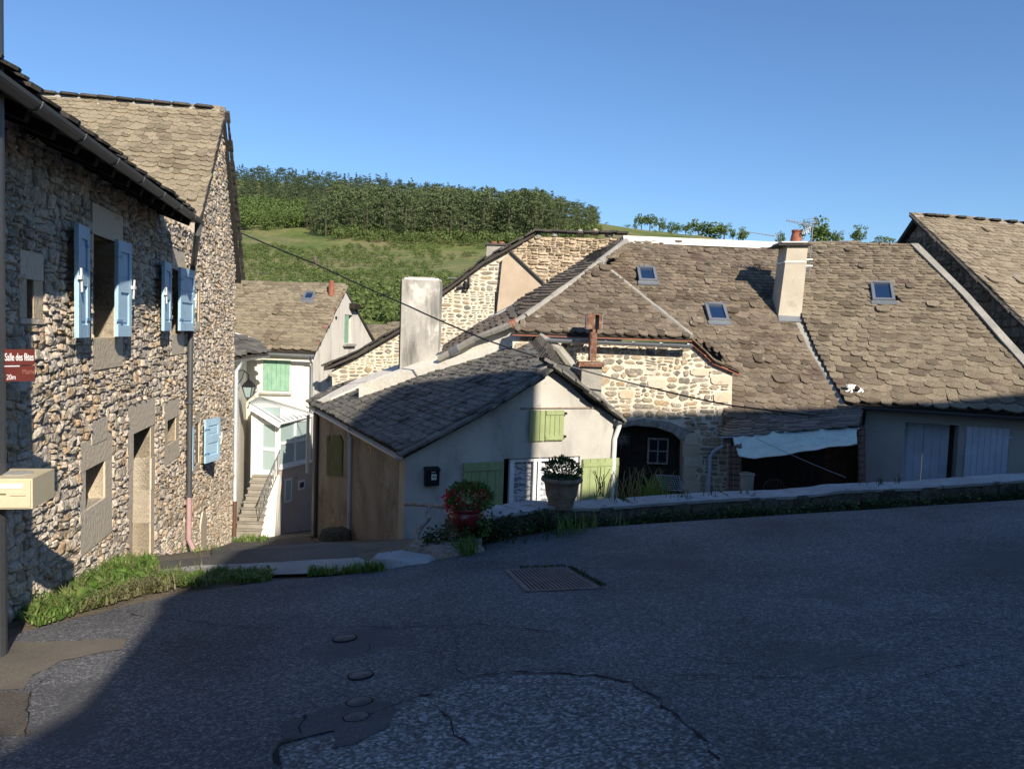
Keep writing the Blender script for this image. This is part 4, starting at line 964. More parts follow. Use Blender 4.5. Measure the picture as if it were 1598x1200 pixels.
# white ridge and mortar hips
def coping(parent, pts, r, material, name, n_each=None, h=.5):
    """rounded mortar band of separate short lengths"""
    for a, b in zip(pts, pts[1:]):
        n = n_each or max(1, int((b - a).length / .42))
        for k in range(n):
            p, q = a.lerp(b, k / n), a.lerp(b, (k + .99) / n); rr = r * U(.92, 1.08); mb = MB(); mb.tube([p, p.lerp(q, .5) + Vector((0, 0, U(-.01, .01))), q], [rr, rr * 1.03, rr], 8); mb.build(name, material, parent)
q1b, q2b = P(972, 376, 21.9), P(1212, 386, 21.9)
mb = MB(); mb.prism([q1b - ZD * .08 - YD * .28, q1b + ZD * .14 - YD * .05, q1b + ZD * .14 + YD * .12, q1b - ZD * .1 + YD * .3], q2b - q1b); mb.build('ridge_mortar', M_white, rf4)
for x in (1000, 1040, 1090, 1150): 
    c = P(x, 373 + (x - 975) * .04, 21.9); mb = MB(); mb.box(c - ZD * .02, XD * U(.2, .5), YD * .12, ZD * .03); mb.build('ridge_mortar_lump', M_white, rf4)
hipb = R1P(1076, 531) + n1_ * .03; hA2 = R1P(937, 411) + n1_ * .04
coping(rfw, [hA + ZD * .02, Vector((hr_.x, hr_.y + .02, hr_.z + .04))], .07, M_cement, 'hip_mortar')
cop2 = [P(686, 560, 17.6), P(740, 530, 17.2), P(800, 506, 16.7), P(820, 494, 16.75), P(935, 411, 18.6), P(977, 377, 21.6)]
coping(rfw, cop2[:4], .085, M_cement, 'coping_tile'); coping(rfw, cop2[3:5], .075, M_cement, 'hip_mortar'); coping(rfw, cop2[4:], .10, M_cement, 'hip_mortar')
mb = MB(); c = cop2[0].lerp(cop2[1], .35); mb.tube([c, c.lerp(cop2[1], .35)], .10, 10); mb.build('patched_coping', M_zinc, rfw)
mb = MB(); c = cop2[2]; mb.tube([c.lerp(cop2[1], .06), c.lerp(cop2[3], .3)], .095, 10); mb.build('clay_coping', M_brick, rfw)
# steep left slope, seen almost edge on
lowl = [P(690, 556, 17.9), P(740, 526, 17.6), P(800, 502, 17.1), P(822, 488, 17.1), P(880, 446, 18.2), P(933, 408, 19.0), P(976, 377, 21.9)]
upl = [P(694, 541, 19.2), P(740, 511, 19.1), P(790, 486, 19.2), P(815, 470, 19.4), P(872, 434, 20.2), P(925, 401, 21.2), P(974, 370, 22.6)]
mb = MB()
for i in range(len(lowl) - 1): mb.prism([lowl[i], lowl[i + 1], upl[i + 1], upl[i]], Vector((.05, 0, -.1)))
rl = mb.build('left_slope', M_deck, h4)
its = []; sm = slate_meshes(M_slateR1)
for i in range(len(lowl) - 1):
    n = max(2, int((lowl[i + 1] - lowl[i]).length / .16))
    for k in range(n):
        a, b = lowl[i].lerp(lowl[i + 1], k / n), upl[i].lerp(upl[i + 1], k / n); m = 3
        along = (lowl[i + 1] - lowl[i]).normalized(); acr = (b - a).normalized(); nn = acr.cross(along).normalized(); nn = nn if nn.z > 0 else -nn
        for j in range(m):
            c = a.lerp(b, (j + U(.2, .6)) / m) + nn * .03; M = Matrix.Identity(4); X = acr * (b - a).length / m * 1.1; Y = along * .2; Z = nn * .05
            if X.cross(Y).dot(Z) < 0: X = -X
            for q in range(3): M[q][0] = X[q]; M[q][1] = Y[q]; M[q][2] = Z[q]; M[q][3] = c[q]
            its.append((sm[random.randrange(10)], M, .04))
place_pieces(its, 'slate', M_slateR1, rl, 120, 'slate_bed')
mb = MB(); mb.bar(upl[1] + ZD * .03, upl[3] + ZD * .03, .2, .03); mb.build('lead_flashing', M_zinc, rl)
# plaster wall under the coping, behind the small house
slab(h4, 'plaster_wall', [P(*p) for p in ((560, 600, 18.6), (628, 574, 18.3), (690, 552, 17.75), (742, 530, 17.35), (800, 508, 16.85), (855, 520, 16.45), (850, 640, 16.6), (700, 640, 17.6), (560, 680, 18.6))], Vector((.02, .2, 0)), M_white)
# upper left rubble of the wing wall seen beside the small roof
# low porch roof of dark slate over the awning
pp = [P(1128, 686, 14.9), P(1340, 668, 14.9), P(1346, 648, 16.5), P(1143, 656, 16.5)]
zz1 = pp[0].z; pr_ = slab(h4, 'porch_roof', pp, Vector((0, 0, -.07)), M_verge)
nP = (pp[1] - pp[0]).cross(pp[3] - pp[0]).normalized(); nP = nP if nP.z > 0 else -nP; uP = (pp[1] - pp[0]).normalized(); vP = nP.cross(uP); vP = vP if vP.y > 0 else -vP
lay_slates(pr_, pp[0].copy(), uP, vP, [UVof(p, pp[0], uP, vP) for p in pp], .3, .22, 1, .03, M_slateS, 150, seed=31)
slab(h4, 'porch_side_wall', [Vector((FM.px(1143, 700)[0] + .0, 16.6, -2.6)), Vector((FM.px(1143, 700)[0] + 4, 18.4, -2.6)), Vector((FM.px(1143, 700)[0] + 4, 18.4, .2)), Vector((FM.px(1143, 700)[0], 16.6, .2))], YD * .1, M_void)  # near-black panel, the dimness under the porch put into its colour

# ---- right hand house R2
e1, e2, e3 = P(1318, 630, 16.6), P(1598, 647, 15.6), P(1262, 384, 21.6)
n2_ = (e2 - e1).cross(e3 - e1).normalized(); n2_ = n2_ if n2_.z > 0 else -n2_
u2_ = Vector((e2.x - e1.x, e2.y - e1.y, 0)); u2_ = (u2_ - n2_ * u2_.dot(n2_)).normalized(); v2_ = n2_.cross(u2_).normalized(); v2_ = v2_ if v2_.z > 0 else -v2_
def R2P(x, y): return hit(x, y, e1, n2_)
h5 = thing('grey_garage_house', 'grey rendered building with pale blue garage shutters under a wide tan slate roof', 'house', Vector((e1.x + 1.5, e1.y + 2, -1.85)))
outl2 = [(1318, 629), (1640, 650), (1640, 625), (1600, 582), (1420, 384), (1262, 383), (1214, 383), (1228, 430), (1252, 500), (1275, 552)]
rf5 = slab(h5, 'roof', [R2P(*p) for p in outl2], -n2_ * .13, M_deck)
sk3 = [(1352, 448), (1387, 448), (1400, 474), (1366, 475)]
lay_slates(rf5, e1.copy(), u2_, v2_, [UVof(R2P(*p), e1, u2_, v2_) for p in outl2], .35, .205, .50, .038, M_slateR2, 300, seed=25, gap_polys=[sky_poly(R2P, sk3, e1, u2_, v2_)])
skylight(h5, R2P, n2_, sk3, e1, u2_, v2_)
# cement strip against the lower roof, stones on the ridge
jn = [R1P(*p) + n1_ * .05 for p in ((1200, 402), (1222, 450), (1240, 498), (1262, 548), (1308, 634))]
jn2 = [R2P(*p) - n2_ * .02 for p in ((1214, 386), (1232, 440), (1252, 498), (1276, 550), (1320, 632))]
jn0 = [R1P(*p) + n1_ * .04 for p in ((1193, 402), (1212, 450), (1226, 498), (1248, 548), (1296, 634))]
for i in range(4):
    slab(h5, 'verge_wall', [jn[i], jn[i + 1], jn2[i + 1], jn2[i]], Vector((.1, 0, -.05)), M_cement)
    slab(h5, 'cement_flashing', [jn0[i], jn0[i + 1], jn[i + 1], jn[i]], n1_ * -.04, M_cement)
rr0, rr1 = P(1262, 384, 21.7), P(1408, 386, R2P(1405, 384).y)
mb = MB(); mb.prism([rr0 - ZD * .06 - YD * .2, rr0 + ZD * .05, rr0 + ZD * .05 + YD * .15, rr0 - ZD * .1 + YD * .25], rr1 - rr0); mb.build('ridge_mortar', M_white, rf5)
for k in range(9):
    c = rr0.lerp(rr1, (k + U(.2, .8)) / 9) + ZD * .06; mb = MB(); mb.box(c, XD * U(.12, .22), YD * .12, ZD * .022); mb.build('ridge_slab', M_slateR2, rf5)
# front wall
f2d = Vector((e2.x - e1.x, e2.y - e1.y, 0)).normalized(); n2w = Vector((f2d.y, -f2d.x, 0)); n2w = n2w if n2w.y < 0 else -n2w
F2 = Fr(Vector((e1.x, e1.y, 0)) - n2w * .28, f2d, n2w)
ww0, ww1 = F2.px(1347, 700)[0], F2.px(1598, 700)[0] + 2.5; zt = F2.px(1420, 638)[1] + .08
o0, o1 = F2.px(1407, 750), F2.px(1497, 664); hole2 = (o0[0], -2.2, o1[0], o1[1])
wall(F2, [(ww0 - .0, -2.6), (ww1, -2.6), (ww1, zt), (ww0, zt)], [hole2], .4, M_plR2, h5)
slab(h5, 'side_wall', [F2.to3(ww0, -2.6, -.402), F2.to3(ww0, -2.6, -5), F2.to3(ww0, zt + 2, -5), F2.to3(ww0, zt - .1, -.402)], f2d * .25, M_plR2)
d0_, d1_ = F2.px(1404, 745)[0], F2.px(1487, 745)[0]
board_leaf(F2, h5, F2.px(1405, 700)[0], F2.px(1445, 700)[0], -2.1, hole2[3] - .02, -.36, M_lilac, 3, barface=False, name='garage_door')
board_leaf(F2, h5, F2.px(1446, 700)[0], F2.px(1486, 700)[0], -2.1, hole2[3] - .02, -.36, M_lilac, 3, barface=False, name='garage_door')
mb = MB(); F2.box(mb, F2.px(1487, 700)[0], hole2[2] + .1, -2.2, hole2[3] + .02, -.44, -.38); mb.build('dark_reveal', M_darkwood, h5)  # dark strip filling the reveal beside the garage leaves
s0_, s1_ = F2.px(1508, 668), F2.px(1575, 668); shb = board_leaf(F2, h5, s0_[0], s1_[0], -2.1, F2.px(1540, 667)[1], .02, M_lilac, 7, bars=(.80,), barface=False)
mb = MB(); zb = F2.px(1575, 682)[1]; F2.box(mb, s0_[0] + .25, s1_[0] + .05, zb - .02, zb + .02, .05, .06); mb.build('strap_hinge', M_lilac, shb)
mb = MB(); g0, g1 = F2.to3(F2.px(1318, 636)[0] - .2, e1.z - .03, .33), F2.to3(ww1, e1.z - .10, .33); mb.gutter(g0, g1, .075); mb.build('gutter', M_dzinc, h5)
mb = MB(); F2.box(mb, ww0 - .3, ww1, zt - .05, zt - .01, .0, .30); mb.build('soffit', M_darkwood, h5)
mb = MB(); p = F2.px(1348, 645); mb.tube([F2.to3(p[0], p[1] + .1, .1), F2.to3(p[0], p[1] - .25, .06)], .03, 8); mb.build('gutter_outlet', M_black, h5)
pz = [F2.px(*q) for q in ((1350, 622), (1350, 660), (1318, 640))]

# ---- chimney on the roof joint
cbp = R1P(1229, 500); top = P(1240, 379, cbp.y)
ch2 = thing('roof_chimney', 'pale cement chimney with an orange clay pot where the two big slate roofs meet', 'chimney', (cbp.x, cbp.y, cbp.z))
def q4(px0, px1, py, Y, dpt): a, b = P(px0, py, Y), P(px1, py, Y); return [a, b, b + YD * dpt, a + YD * dpt]
yb_ = cbp.y
s0_ = q4(1211, 1248, 520, yb_, .62); s1_ = q4(1229, 1261, 384, yb_, .62)
mb = MB(); mb.v = [tuple(p) for p in s0_ + s1_]; mb.f = [[0, 1, 5, 4], [1, 2, 6, 5], [2, 3, 7, 6], [3, 0, 4, 7], [3, 2, 1, 0], [4, 5, 6, 7]]; mb.mi = [0] * 6; mb.build('stack', M_chim2, ch2)
tp = q4(1215, 1268, 383, yb_ - .1, .85); mb = MB(); mb.prism(tp, ZD * .035); mb.build('cap_slate', M_verge, ch2)
tp = q4(1220, 1260, 381, yb_ - .05, .7); mb = MB(); mb.prism([p + ZD * .035 for p in tp], ZD * .03); mb.build('cap_mortar', M_white, ch2)
pc_ = P(1242, 379, yb_ + .3); mb = MB(); mb.lathe((pc_.x, pc_.y, pc_.z + .02), [(.135, 0), (.14, .05), (.105, .24), (.12, .25), (.12, .29), (.09, .29), (.09, .05)], 20); smooth_by_angle(mb.build('chimney_pot', M_brick, ch2))
mb = MB(); za = P(1240, 409, yb_).z; a = P(1225, 409, yb_ - .012); b = P(1258, 409, yb_ - .012); mb.bar(a, b, .02, .04); mb.bar(a, a + YD * .64, .02, .04); mb.build('strap', M_whitepipe, ch2)
mb = MB()
for py in (405, 415): mb.bar(P(1256, py, yb_ + .05), P(1268, py, yb_ + .05), .03, .035)
mb.build('mast_clamp', M_whitepipe, ch2)
slab(ch2, 'lead_apron', [R1P(1214, 505) + n1_ * .06, R1P(1252, 506) + n1_ * .06, R1P(1250, 488) + n1_ * .08, R1P(1212, 490) + n1_ * .08], n1_ * .02, M_zinc)
# TV aerial
an = thing('tv_aerial', 'metal TV aerial with a toothed boom on a mast beside the orange chimney pot', 'aerial', P(1262, 432, yb_ + .1))
Ya = yb_ + .1; mb = MB(); mb.tube([P(1262, 432, Ya), P(1269, 345, Ya)], .014, 8); mb.build('mast', M_zinc, an)
def boom(parent, a, b, n, half, up=ZD, r=.008, el=YD):
    mb = MB(); mb.tube([a, b], .012, 6); bm_ = mb.build('boom', M_zinc, parent)
    for k in range(n): c = a.lerp(b, (k + .5) / n); m2 = MB(); m2.tube([c - el * half * (1.2 - .5 * k / n) , c + el * half * (1.2 - .5 * k / n)], r, 5); m2.build('element', M_zinc, bm_)
boom(an, P(1267, 352, Ya), P(1227, 344, Ya), 9, .16, el=Vector((.5, .7, .3)))
mb = MB()
for t in range(4): mb.tube([P(1255 + 0 * t, 343 + t * 4, Ya), P(1274, 340 + t * 4, Ya)], .008, 5)
mb.tube([P(1254, 342, Ya), P(1255, 357, Ya)], .01, 5); mb.tube([P(1274, 338, Ya), P(1276, 352, Ya)], .01, 5); mb.build('reflector', M_zinc, an)
boom(an, P(1266, 356, Ya), P(1252, 362, Ya), 5, .10, el=Vector((.2, .2, 1)))
an2 = thing('tv_aerial', 'thin TV aerial boom beyond the white ridge, left of the orange chimney pot', 'aerial', P(1214, 386, 23.5))
mb = MB(); mb.tube([P(1214, 390, 23.5), P(1213, 366, 23.5)], .016, 6); mb.build('mast', M_zinc, an2); boom(an2, P(1212, 369, 23.5), P(1167, 362, 23.5), 8, .14, el=Vector((.5, .7, .2)))
mb = MB(); mb.tube([P(1210, 364, 23.5), P(1216, 372, 23.5)], .01, 5); mb.tube([P(1217, 364, 23.5), P(1206, 372, 23.5)], .01, 5); mb.build('reflector', M_zinc, an2)

# ---- far right house R3
w1, w2 = P(1405, 386, 21.6), P(1604, 596, 17.3)
d3 = Vector((w2.x - w1.x, w2.y - w1.y, 0)).normalized(); n3 = Vector((d3.y, -d3.x, 0)); n3 = n3 if n3.x < 0 else -n3
F3 = Fr((w1.x + .25, w1.y, 0), d3, n3)
h6 = thing('far_right_stone_house', 'stone house at the far right, its gable rising over the tan slate roof', 'house', F3.to3(3, -1))
ra, rb = F3.px(1435, 342), F3.px(1604, 503)
rl_ = F3.px(1404, 384)
polyG = [F3.px(1415, 386), F3.px(1620, 620), (F3.px(1620, 620)[0] + 1.5, F3.px(1620, 620)[1] - 1), (rb[0] + 1.6, rb[1] - 1.2), rb, F3.px(1500, 413), (ra[0], ra[1] - .05), (rl_[0] + .2, rl_[1])]
wall(F3, [(rl_[0] + .2, -1), (rb[0] + 2.2, -2)] + [(rb[0] + 2.2, rb[1] - 1.3), rb, (ra[0], ra[1] - .05), (rl_[0] + .2, rl_[1])], [], .4, M_darkstone, h6)
rubble(F3, polyG, [], .05, 1.3, .02, .04, M_darkstone, h6, 33, 300, band=.4, rough=.012, warp=.06)
a3, l3 = F3.to3(ra[0], ra[1] + .03, .2), F3.to3(rb[0], rb[1] + .03, .2); v3 = (a3 - l3).normalized(); l3b = l3 - v3 * 1.5
rf6 = slab(h6, 'roof', [l3b, a3, a3 - n3 * 8, l3b - n3 * 8], Vector((0, 0, -.11)), M_deck)
L3 = (a3 - l3b).length; u3 = -n3; un = u3 - v3 * u3.dot(v3)
lay_slates(rf6, l3b.copy(), u3, v3, [(0, 0), (8, 0), (8, L3), (0, L3)], .29, .195, .68, .035, M_slateR3, 300, seed=27)
bk3 = F3.to3(rl_[0] - .1, rl_[1] - .15, .2); slab(h6, 'back_roof', [a3, bk3 , bk3 - n3 * 8, a3 - n3 * 8], Vector((0, 0, -.14)), M_verge)
for k in range(30):
    c = l3b.lerp(a3, (k + .5) / 30); mb = MB(); mb.box(c + ZD * .02 + n3 * .02, v3 * .15, n3 * U(.07, .12), ZD * .025); mb.build('verge_slate', M_verge, rf6)
mb = MB(); mb.tube([a3, a3 - n3 * 8], .07, 8); mb.build('ridge_mortar', M_cement, rf6)
for x in (1448, 1462, 1470, 1497, 1526, 1551, 1577, 1602):
    c = hit(x, 343, a3, d3); c.z = a3.z + .075; mb = MB(); mb.prism([c - n3 * a + d3 * b_ for a, b_ in ((.16, -.14), (.2, .05), (.06, .18), (-.14, .14), (-.18, -.05), (-.05, -.18))], ZD * .045); mb.build('ridge_slab', M_verge, rf6)
# blue-grey flashing between that gable and the tan roof
mb = MB()
fl = [R2P(*p) + n2_ * .06 for p in ((1405, 385), (1432, 385), (1500, 452), (1560, 520), (1640, 600), (1640, 622), (1560, 542), (1485, 462))]
for i in range(3): mb.prism([R2P(*p) + n2_ * .07 for p in (((1420, 386), (1500, 466), (1512, 466), (1432, 386)), ((1500, 466), (1560, 536), (1574, 536), (1512, 466)), ((1560, 536), (1640, 626), (1656, 626), (1574, 536)))[i]], n2_ * .05)
mb.build('flashing', M_cement, rf5)

# ================================================================ stone barn behind with the bare gable
FB = Fr((0, 25.0, 0), XD, -YD)
h7 = thing('stone_barn', 'cream and tan stone barn gable with a long left slope behind the chimney stack', 'barn', FB.to3(-1, -4))
bp_ = [FB.px(*p) for p in ((518, 578), (560, 556), (627, 517), (690, 462), (757, 412), (834, 370), (975, 373))]
polyB = bp_ + [(FB.px(980, 400)[0], -5), (bp_[0][0] + .25, -5)]
wall(FB, polyB, [], .5, M_cream, h7)
low = [(bp_[0][0] + .3, -3)] + bp_[:4] + [FB.px(757, 414), FB.px(784, 402), FB.px(776, 560), FB.px(690, 620)]
rubble(FB, low, [], .055, 2.0, .04, .02, M_creamstone, h7, 41, 260, band=.45, rough=.005, warp=.05, chip=.3)
up = [FB.px(*p) for p in ((800, 392), (834, 371), (975, 374), (975, 470), (850, 470))]
FB2 = Fr((0, 24.85, 0), XD, -YD)
wall(FB2, [FB2.px(*p) for p in ((798, 393), (834, 370), (978, 373), (978, 500), (840, 500), (848, 442))], [], .14, M_drystone, h7, 'upper_wall')
rubble(FB2, [FB2.px(*p) for p in ((800, 392), (834, 371), (978, 374), (978, 480), (848, 480), (850, 440))], [], .05, 2.6, .02, .05, M_drystone, h7, 42, 300, band=.35, rough=.012, warp=.05)
FB3 = Fr((0, 24.8, 0), XD, -YD)
slab(h7, 'plaster_face', [FB3.to3(*FB3.px(*p)) for p in ((784, 404), (798, 393), (850, 442), (850, 500), (770, 560), (776, 480))], YD * .19, M_plB)
dg = [FB3.to3(*FB3.px(*p), .06) for p in ((796, 392), (820, 416), (850, 443))]
mb = MB(); mb.bar(dg[0], dg[2], .1, .05); mb.build('sloping_drip_stone', M_verge, h7)
# rakes
rk = [FB.to3(u, v) for u, v in bp_]
rk0 = [P(508, 578, 24.8)] + rk[1:]
mb = MB()
for a, b in zip(rk0[:-2], rk0[1:-1]): mb.prism([a - YD * .25, b - YD * .25, b - YD * .25 + ZD * .13, a - YD * .25 + ZD * .13], YD * 8)
rfb = mb.build('roof', M_deck, h7)
for a, b in zip(rk0[:-1], rk0[1:]):
    n = max(2, int((b - a).length / .26))
    for k in range(n): c = a.lerp(b, (k + .5) / n) + ZD * (.16 + U(-.02, .03)); mb = MB(); mb.box(c - YD * U(.05, .2), (b - a).normalized() * U(.14, .2), YD * .25, ZD * .03); mb.build('verge_slate', M_verge, rfb)
for (x, y, c_) in ((905, 362, 0), (929, 361, 1), (950, 364, 0), (865, 364, 0), (840, 366, 0)):
    c = P(x, y, 24.9); mb = MB(); mb.lathe((c.x, c.y, c.z - .12), [(.12, 0), (.14, .05), (.11, .14), (.04, .2)], 7); mb.build('ridge_stone', M_drystone if c_ else M_cement, rfb)
# little chimney on its left slope
cw = P(776, 400, 26); bc = thing('low_chimney', 'short grey chimney with a flat slate cap on the barn slope', 'chimney', (cw.x, cw.y, cw.z - .3))
a, b = P(759, 400, 26), P(793, 400, 26); zt_ = P(776, 383, 26).z
mb = MB(); mb.box(((a.x + b.x) / 2, 26.3, zt_ - .6), ((b.x - a.x) / 2, 0, 0), (0, .3, 0), (0, 0, .6)); mb.build('stack', M_cement, bc)
mb = MB(); mb.box(((a.x + b.x) / 2, 26.3, zt_ + .03), ((b.x - a.x) / 2 + .06, 0, 0), (0, .36, 0), (0, 0, .03)); mb.build('cap_slate', M_verge, bc)
for x in (771, 783): c = P(x, 378, 26.2); mb = MB(); mb.lathe((c.x, c.y, zt_ + .055), [(.1, 0), (.1, .07), (.07, .09)], 8); mb.build('brick_lump', M_brick, bc)
# iron bracket on the wall
mb = MB(); c = FB.to3(*FB.px(728, 436), .05); mb.tube([FB.to3(*FB.px(733, 432), .1), FB.to3(*FB.px(733, 446), .15), FB.to3(*FB.px(729, 454), .1), FB.to3(*FB.px(723, 448), .1), FB.to3(*FB.px(712, 451), .1)], .03, 6); mb.tube([FB.to3(*FB.px(726, 440), .05), FB.to3(*FB.px(727, 452), .2)], .05, 6); mb.tube([FB.to3(*FB.px(774, 455), .03), FB.to3(*FB.px(773, 485), .03)], .02, 6); mb.build('iron_bracket', M_black, h7, kind='stuff')
mb = MB(); mb.tube([P(699, 434, 25.2), P(722, 435, 25.2)], .02, 6); mb.tube([P(716, 437, 25.2), P(726, 447, 25.2)], .02, 6); mb.build('lamp_arm', M_zinc, h7)
# roof peeping out behind
tr = thing('distant_slate_roof', 'sliver of a grey slate roof peeping out between the white gable and the barn', 'roof', P(600, 530, 34))
tp_ = [P(560, 560, 32.5), P(650, 556, 32.5), P(650, 505, 36), P(572, 510, 36)]
rr_ = slab(tr, 'roof', tp_, Vector((0, 0, -.1)), M_deck); nn = (tp_[1] - tp_[0]).cross(tp_[3] - tp_[0]).normalized(); nn = nn if nn.z > 0 else -nn; uu = (tp_[1] - tp_[0]).normalized(); vv = nn.cross(uu); vv = vv if vv.z > 0 else -vv
lay_slates(rr_, tp_[0].copy(), uu, vv, [UVof(p, tp_[0], uu, vv) for p in tp_], .35, .25, 1, .05, M_slateL, 60, seed=35)
slab(tr, 'wall', [P(560, 562, 32.8), P(650, 562, 32.8), P(650, 620, 32.8), P(560, 620, 32.8)], YD * 3, M_plWg)

M_reddish = mat('reddish_slate', [(.20, .11, .075), (.28, .17, .12)], nscale=6, fine=40, famt=.3, bump=.4)
# ================================================================ white house at the bottom of the lane
FW_ = Fr((0, 25.5, 0), XD, -YD)
h8 = thing('white_house', 'white rendered house with a jade shutter and glazed porch at the end of the lane', 'house', (-8, 25.5, -4.7))
xl, xr = P(372, 600, 25.5).x, P(487, 600, 25.5).x; ze = P(430, 549, 25.5).z
g2 = Vector((.17, .985, 0)).normalized(); gn = Vector((g2.y, -g2.x, 0)); FG = Fr((xr, 25.5, 0), g2, gn)
gap = FG.px(541, 452); gr_ = (FG.px(583, 531)[0], FG.px(583, 531)[1])
mb = MB(); mb.box(((xl + xr) / 2 - .8, 25.65, (ze - 6.2) / 2), ((xr - xl) / 2 + .8, 0, 0), (0, .15, 0), (0, 0, (ze + 6.2) / 2)); mb.build('front_wall', M_plW, h8)
gpoly = [(0.002, -6.2), (gr_[0] + .3, -6.2), (gr_[0] + .3, gr_[1] - .25), (gap[0], gap[1] - .08), (.002, ze)]
wn0, wn1 = FG.px(537, 536), FG.px(551, 492); holeG = (wn0[0], wn0[1], wn1[0], wn1[1])
wall(FG, gpoly, [holeG], .3, M_plWg, h8)
mb = MB(); FG.box(mb, holeG[0] - .3, holeG[2] + .3, holeG[1] - .3, holeG[3] + .3, -.9, -.8); mb.build('inner_wall', M_plWg, h8)
mb = MB(); FG.box(mb, holeG[0] + .02, lerp(holeG[0], holeG[2], .55), holeG[1], holeG[3], -.06, -.02); mb.build('attic_shutter', M_green3, h8)
mb = MB(); FG.box(mb, holeG[0] - .15, holeG[2] + .1, holeG[1] - .1, holeG[1] - .02, 0, .12); mb.build('sill', M_cement, h8)
mb = MB(); a = FG.px(545, 474); b = FG.px(553, 484); FG.box(mb, a[0], b[0] + .02, b[1] + .03, a[1] + .02, 0, .22); mb.build('pulley_beam', M_darkwood, h8)
a = FG.px(524, 496); mb = MB(); mb.tube([FG.to3(a[0], a[1], -.01), FG.to3(a[0], a[1], .03)], .06, 10); mb.build('vent', M_black, h8)
a = FG.px(512, 590); mb = MB(); mb.tube([FG.to3(a[0], a[1], .0), FG.to3(a[0], a[1], .04)], .14, 14); mb.build('round_vent', M_cement, h8)
mb = MB(); mb.box(((xl + xr) / 2 - .8, 31, -2.6), ((xr - xl) / 2 + .8, 0, 0), (0, .1, 0), (0, 0, 3.2)); mb.build('back_wall', M_plWg, h8)
ea, eb = P(362, 545, 25.1), P(490, 549, 25.1); eb.z = ea.z = (ea.z + eb.z) / 2
rga, rgb = P(355, 443, 28.1), P(538, 450, 28.1); rga.z = rgb.z = (rga.z + rgb.z) / 2
ea.x -= .6; rga.x -= .6
nW = (eb - ea).cross(rga - ea).normalized(); nW = nW if nW.z > 0 else -nW; vW = nW.cross(XD).normalized(); vW = vW if vW.z > 0 else -vW
rf8 = slab(h8, 'roof', [ea, eb, rgb, rga], -nW * .1, M_deck)
cor = [ea, eb, rgb, rga]; O8 = ea.copy()
skw = [(477, 461), (494, 461), (489, 472), (472, 472)]
def RWP(x, y): return hit(x, y, ea, nW)
lay_slates(rf8, O8, XD, vW, [UVof(p, O8, XD, vW) for p in cor], .30, .20, .75, .04, M_slateL, 300, seed=29, gap_polys=[sky_poly(RWP, skw, O8, XD, vW)])
skylight(h8, RWP, nW, skw, O8, XD, vW)
slab(h8, 'back_roof', [rgb, FG.to3(gr_[0] + .1, gr_[1] - .1, .1), FG.to3(gr_[0] + .1, gr_[1] - .1, .1) - XD * 6, rga + Vector((-2, 0, 0))], Vector((0, 0, -.1)), M_verge)
for k in range(16):
    c = eb.lerp(rgb, (k + .5) / 16); mb = MB(); mb.box(c + ZD * .06, vW * .17, XD * U(.08, .14), nW * .025); mb.build('verge_slate', M_reddish if k % 4 == 1 else M_slateL, rf8)
c = P(517, 462, 27.6); mb = MB(); mb.tube([c, c + ZD * .40], .105, 10); mb.tube([c + ZD * .40, c + ZD * .55], .085, 10); mb.build('clay_flue', M_brick, h8)
mb = MB(); mb.gutter(Vector((ea.x, 25.0, ea.z - .07)), Vector((eb.x, 25.0, ea.z - .09)), .08); mb.build('gutter', M_zinc, h8)
mb = MB(); mb.tube([Vector((eb.x - .15, 25.0, ea.z - .15)), Vector((xr + .02, 25.35, ea.z - .4)), Vector((xr + .02, 25.4, -3.6))], .04, 8); mb.build('downpipe', M_zinc, h8)
# jade shutter
s0, s1 = FW_.px(411, 609), FW_.px(453, 563); mb = MB(); FW_.box(mb, s0[0] - .1, s1[0] + .04, s0[1] - .08, s1[1] + .05, 0, .03); mb.build('window_surround', M_plW, h8)
board_leaf(FW_, h8, s0[0], (s0[0] + s1[0]) / 2 - .006, s0[1], s1[1], .03, M_green3, 3, barface=False); board_leaf(FW_, h8, (s0[0] + s1[0]) / 2 + .006, s1[0], s0[1], s1[1], .03, M_green3, 3, barface=False)
mb = MB(); FW_.box(mb, s0[0] - .12, s1[0] + .06, s0[1] - .14, s0[1] - .08, 0, .09); mb.build('sill', M_cement, h8)
# left wing along the lane with lamp and pipe
wa, wb_ = P(361, 700, 21.3), P(384, 700, 25.49); dw = Vector((wb_.x - wa.x, wb_.y - wa.y, 0)).normalized(); nw = Vector((dw.y, -dw.x, 0)); nw = nw if nw.x > 0 else -nw
FN = Fr((wa.x, wa.y, 0), dw, nw); zt8 = FN.px(363, 560)[1]; LW = (wb_ - wa).length
slab(h8, 'wing_wall', [FN.to3(-.1, -6), FN.to3(LW, -6), FN.to3(LW, ze), FN.to3(LW * .5, zt8 + .15), FN.to3(-.1, zt8)], -nw * .3, M_plW)
slab(h8, 'wing_end_wall', [FN.to3(-.1, -6, -.302), FN.to3(-.1, -6, -3), FN.to3(-.1, zt8, -3), FN.to3(-.1, zt8, -.302)], dw * .3, M_plW)
wr = [P(352, 560, 21.0), P(419, 551, 23.6), P(398, 534, 25.0), P(352, 520, 24.6)]
rw = slab(h8, 'wing_roof', wr, Vector((0, 0, -.08)), M_deck); nn = (wr[1] - wr[0]).cross(wr[3] - wr[0]).normalized(); nn = nn if nn.z > 0 else -nn; uu = (wr[1] - wr[0]).normalized(); vv = nn.cross(uu); vv = vv if vv.z > 0 else -vv
lay_slates(rw, wr[0].copy(), uu, vv, [UVof(p, wr[0], uu, vv) for p in wr], .33, .26, .9, .045, M_slateS, 120, seed=37)
mb = MB(); mb.tube([wr[2] + ZD * .05, wr[3] + ZD * .05], .07, 8); mb.build('wing_flashing', M_white, rw)
